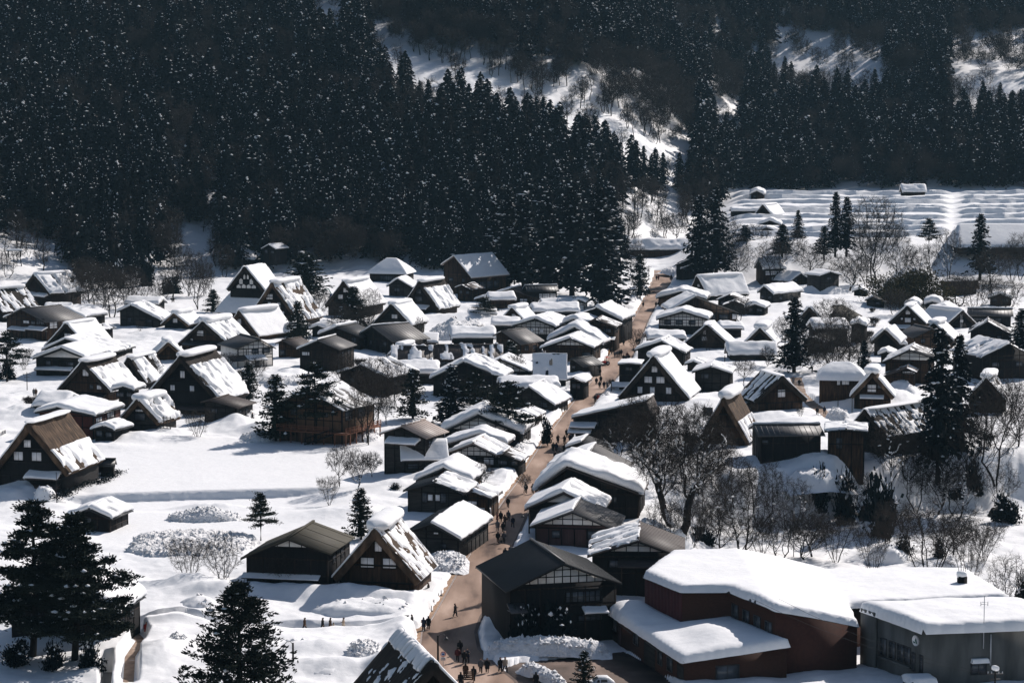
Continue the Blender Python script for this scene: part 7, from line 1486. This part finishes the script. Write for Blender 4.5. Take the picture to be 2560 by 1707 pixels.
# notice board with a line of white characters
p = at(1010, 1566, .2); t = thing('notice_board', 'black notice board with white characters beside the snow trench', 'notice board', p)
MB().box(-.55, .55, -.05, .05, .2, 1.4).build('board', BLACK, t); MB().box(-.68, .68, -.12, .12, 1.4, 1.5).build('roof', WOODK, t)
for x in (-.45, .45): MB().box(x-.05, x+.05, -.04, .04, -.6, .2).build('leg', WOODK, t)
def kanji(m, x, z, s, y, kind):
    S_ = {'open': [(-.5, -.5, .5, -.5), (-.5, .5, .5, .5), (-.5, -.5, -.5, .5), (.5, -.5, .5, .5), (0, -.5, 0, .5), (-.5, 0, .5, 0)], 'bars': [(-.5, .4, .5, .4), (-.4, 0, .4, 0), (-.5, -.45, .5, -.45), (0, -.45, 0, .4)], 'roof': [(-.5, .3, .5, .3), (0, .3, 0, .5), (-.3, .0, .3, 0), (-.3, -.4, .3, -.4), (-.3, -.4, -.3, 0), (.3, -.4, .3, 0)]}[kind]
    for x0, z0, x1, z1 in S_: w = .06; m.box(x+s*min(x0, x1)-s*w, x+s*max(x0, x1)+s*w, y-.006, y, z+s*min(z0, z1)-s*w, z+s*max(z0, z1)+s*w)
m = MB()
for k, kd in enumerate(('roof', 'open', 'bars')): kanji(m, -.22+.22*k, 1.05, .15, -.052, kd); kanji(m, -.22+.22*k, .8, .1, -.052, ('bars', 'roof', 'open')[k])
m.build('lettering', WHITE, t.children[0])
# wooden stand in the plaza
p = at(1171, 1706, 0); t = thing('wooden_stand', 'slatted wooden notice stand among the people in the plaza', 'stand', p)
m = MB()
for k in range(5): m.box(-.6, .6, -.03, .03, .35+.22*k, .5+.22*k)
m.box(-.62, -.54, .02, .08, 0, 1.5).box(.54, .62, .02, .08, 0, 1.5); m.build('slatted_panel', WOODB, t)
for x in (-.58, .58): MB().box(x-.05, x+.05, -.3, .3, 0, .08).build('foot', WOODB, t)
for k, (x, y) in enumerate([(1079, 1527), (1085, 1511), (1096, 1496), (1103, 1488), (1154, 1392), (1166, 1380)]):
    p = at(x, y, .07); t = thing('bollard', 'black pavement post, %s of the row beside the street bend' % ('nearest', 'second nearest', 'third', 'fourth')[k] if k < 4 else ('black pavement post by the snow heap, ' + ('lower' if k == 4 else 'upper') + ' one'), 'bollard', p, 0, 'black pavement posts')
    MB().tube([(0, 0, 0), (0, 0, .75)], .05, 8).build('post', METAL, t); MB().tube([(0, 0, 0), (0, 0, .1)], [.22, .16], 10).build('base', METAL, t)
# signpost by the street
p = at(1370, 1098, .5); t = thing('signpost', 'dark signpost with two arms rising from the snow bank', 'signpost', p)
hh = zz(p.y, 1061)-p.z; MB().box(-.07, .07, -.07, .07, -.5, hh).build('post', WOODK, t); MB().box(-.05, .95, -.05, .05, hh-.35, hh-.08).build('sign_arm', WOODK, t); MB().box(-.05, .8, -.05, .05, hh-.85, hh-.6).build('sign_arm', WOODK, t)
# van and car
def wheel(root, x, y, r, w=.16):
    a = MB().tube([(x, y-w/2, r), (x, y+w/2, r)], r, 14).build('wheel', RUBBER, root); MB().tube([(x, y-w/2-.01, r), (x, y+w/2+.01, r)], r*.55, 10).build('rim', STEEL, a)
def vehicle(label, x, yb, rz, L, Wd, H, van=True, z=.02, cat='van', name='parked_van'):
    t = thing(name, label, cat, at(x, yb, z), R(rz)); h = L/2
    if van: prof = [(-h, .3), (h, .3), (h, 1.0), (h-.08, H-.12), (h-.25, H), (-h+.75, H), (-h+.5, H-.1), (-h+.12, 1.0), (-h, .85)]
    else: prof = [(-h, .3), (h, .3), (h, .85), (h-.15, .95), (h-.75, H-.03), (h-1.2, H), (-h+1.7, H), (-h+.95, .98), (-h+.1, .85)]
    MB().prism(prof, -Wd/2, Wd/2).build('body', WHITE, t)
    zw0, zw1 = .98, H-.18; xs = [(-h+.55, -h+1.15), (-h+1.25, -h+2.2), (-h+2.3, h-.2)] if van else [(-h+1.35, -.05), (.05, h-.95)]
    for s in (-1, 1):
        for x0, x1 in xs: MB().add([(x0, s*(Wd/2+.008), zw0), (x1, s*(Wd/2+.008), zw0), (x1-.06, s*(Wd/2+.008), zw1), (x0+(.18 if x0 == xs[0][0] else .05), s*(Wd/2+.008), zw1)], [(0, 1, 2, 3)]).build('window', GLASS, t)
        for x0 in (-h+.75, h-.7): wheel(t, x0, s*(Wd/2-.06), .28)
        MB().box(-h-.02, -h+.06, s*Wd*.36-.14, s*Wd*.36+.14, .62, .8).build('headlight', STEEL, t)
    fx = (-h+.13, 1.02, -h+.5, H-.13) if van else (-h+1.0, 1.0, -h+1.66, H-.04)
    MB().add([(fx[0]-.02, -Wd*.42, fx[1]), (fx[0]-.02, Wd*.42, fx[1]), (fx[2]-.03, Wd*.38, fx[3]), (fx[2]-.03, -Wd*.38, fx[3])], [(0, 1, 2, 3)]).build('windscreen', GLASS, t)
    MB().box(-h-.05, -h+.1, -Wd/2+.04, Wd/2-.04, .3, .5).build('bumper', WHITE, t)
    return t
vehicle('white boxy van parked in front of the annex with torn snow roof', 1202, 1296, 4, 3.4, 1.48, 1.85)
vehicle('white car at the lower edge of the yard', 1498, 1722, 8, 3.6, 1.5, 1.5, False, cat='car', name='parked_car')
vehicle('dark-windowed vehicle cut by the left edge beside the snow wall', -2, 1098, 80, 3.6, 1.6, 1.9, cat='van')
# red tractor
p = at(1512, 913, .02); t = thing('tractor', 'small red tractor parked in front of the snow bank by the busy shop', 'tractor', p, R(30))
MB().box(-1.2, .1, -.35, .35, .5, 1.05).build('bonnet', REDP, t); MB().box(.1, .9, -.45, .45, .45, .75).build('seat', BLACK, t)
for x in (.15, .85):
    for y in (-.5, .5): MB().tube([(x, y, .6), (x, y, 1.9)], .03, 5).build('post', METAL, t)
MB().box(0, 1.1, -.6, .6, 1.9, 1.98).build('canopy', REDP, t)
for x, r in ((-.9, .35), (.5, .55)):
    for s in (-1, 1): wheel(t, x, s*.6, r, .25)
# excavator arm behind the farmhouse with snow lumps
p = at(826, 742); t = thing('excavator', 'teal excavator arm showing behind the farmhouse with snow lumps', 'excavator', p)
MB().box(-.2, 2.4, -1, 1, -.3, .9).build('body', BLUEP, t); MB().tube([(.5, 0, .6), (-.6, 0, 2.6), (-2.2, 0, 2.2)], .16, 6).build('arm', flat('teal_paint', (.02, .22, .2)), t); MB().tube([(-2.2, 0, 2.2), (-2.4, 0, 1.0)], [.14, .25], 6).build('bucket', METAL, t)
# ladders
def ladder(label, p, hh, dy, w=.42, rz=0):
    m = MB(); n = int(hh/.35)
    for x in (-w/2, w/2): m.tube([(x, 0, 0), (x, dy, hh)], .035, 4)
    for k in range(1, n): m.tube([(-w/2, dy*k/n, hh*k/n), (w/2, dy*k/n, hh*k/n)], .025, 4)
    t = thing('ladder', label, 'ladder', p, rz, 'ladders leaning on houses'); m.build('rails', STEEL, t)
q = at(1544, 1482)-Vector((0, .7, 0)); ladder('tall ladder leaning on the grey-roofed house', q, zz(q.y, 1354)-q.z, .5)
q = at(1362, 962)-Vector((0, .4, 0)); ladder('ladder lying up the pitted snow roof', q+Vector((0, -.8, 1.5)), zz(q.y, 884)-q.z-1.2, 4.6)
q = at(2402, 824)-Vector((0, .6, 0)); ladder('ladder on the thatched gable far right', q, zz(q.y, 786)-q.z, .3)
def rack(label, x, yb, yt, w):
    p = at(x, yb); s = pxs(p); hh = zz(p.y, yt)-p.z; W_ = w*s; m = MB()
    for k in range(4): X_ = -W_/2+W_*k/3; m.box(X_-.06, X_+.06, -.06, .06, -.3, hh)
    for k in range(5): z = hh*(.2+.18*k); m.box(-W_/2-.2, W_/2+.2, -.1, -.04, z-.05, z+.05)
    t = thing('drying_rack', label, 'drying rack', p, R(-12), 'drying racks at the storehouse'); m.build('frame', WOODG, t)
rack('wooden drying rack on the left of the stilted storehouse', 322, 1080, 1055, 26); rack('taller wooden drying rack on the right of the stilted storehouse', 414, 1088, 1040, 26)
def acu(label, x, yb, w=.8):
    p = at(x, yb, 0) if 0 else None
# picnic shelter on the hill
p = at(36, 640); t = thing('picnic_shelter', 'small snow-topped bench shelter on the upper left hill', 'shelter', p)
for x in (-2, 2): MB().box(x-.12, x+.12, -.5, .5, -.3, 1.6).build('leg', WOODK, t)
MB().box(-2.6, 2.6, -1, 1, 1.6, 1.75).build('roof', WOODK, t); cap_snow(t, -1, 1, 1.75, 2.6, .5, 9); MB().box(-1.7, 1.7, -.3, .3, .5, .6).build('bench', WOODK, t)
# wires to the pole at the lower right
a_ = at(2486, 1775, 0); top = zz(a_.y, 1680)
t = thing('power_line', 'thin power lines crossing the concrete building', 'power line', (0, 0, 0)); m = MB()
for k, (dx, zz_) in enumerate(((-.8, -.2), (.8, -.3))):
    A_ = Vector((a_.x+dx, a_.y, top+zz_)); B_ = Vector((27+3*k, 268, 12)); m.tube([A_+(B_-A_)*s_-Vector((0, 0, 1.2*4*s_*(1-s_))) for s_ in np.linspace(0, 1, 9)], .018, 3)
m.build('wire', METAL, t)
bpy.ops.outliner.orphans_purge(do_local_ids=True) if False else None

# ---------------------------------------------------------------- cold air over the valley
hz_ = MB().box(-900, 900, -40, 2050, -16, 520).build('haze', bpy.data.materials.new('haze')); tag(hz_, kind='stuff')
hm__ = hz_.data.materials[0]; hm__.use_nodes = True; nt = hm__.node_tree; nt.nodes.remove(nt.nodes['Principled BSDF'])
pv = nt.nodes.new('ShaderNodeVolumePrincipled'); pv.inputs['Color'].default_value = (.45, .78, 1, 1); pv.inputs['Density'].default_value = .000036
nt.links.new(pv.outputs[0], nt.nodes['Material Output'].inputs['Volume'])
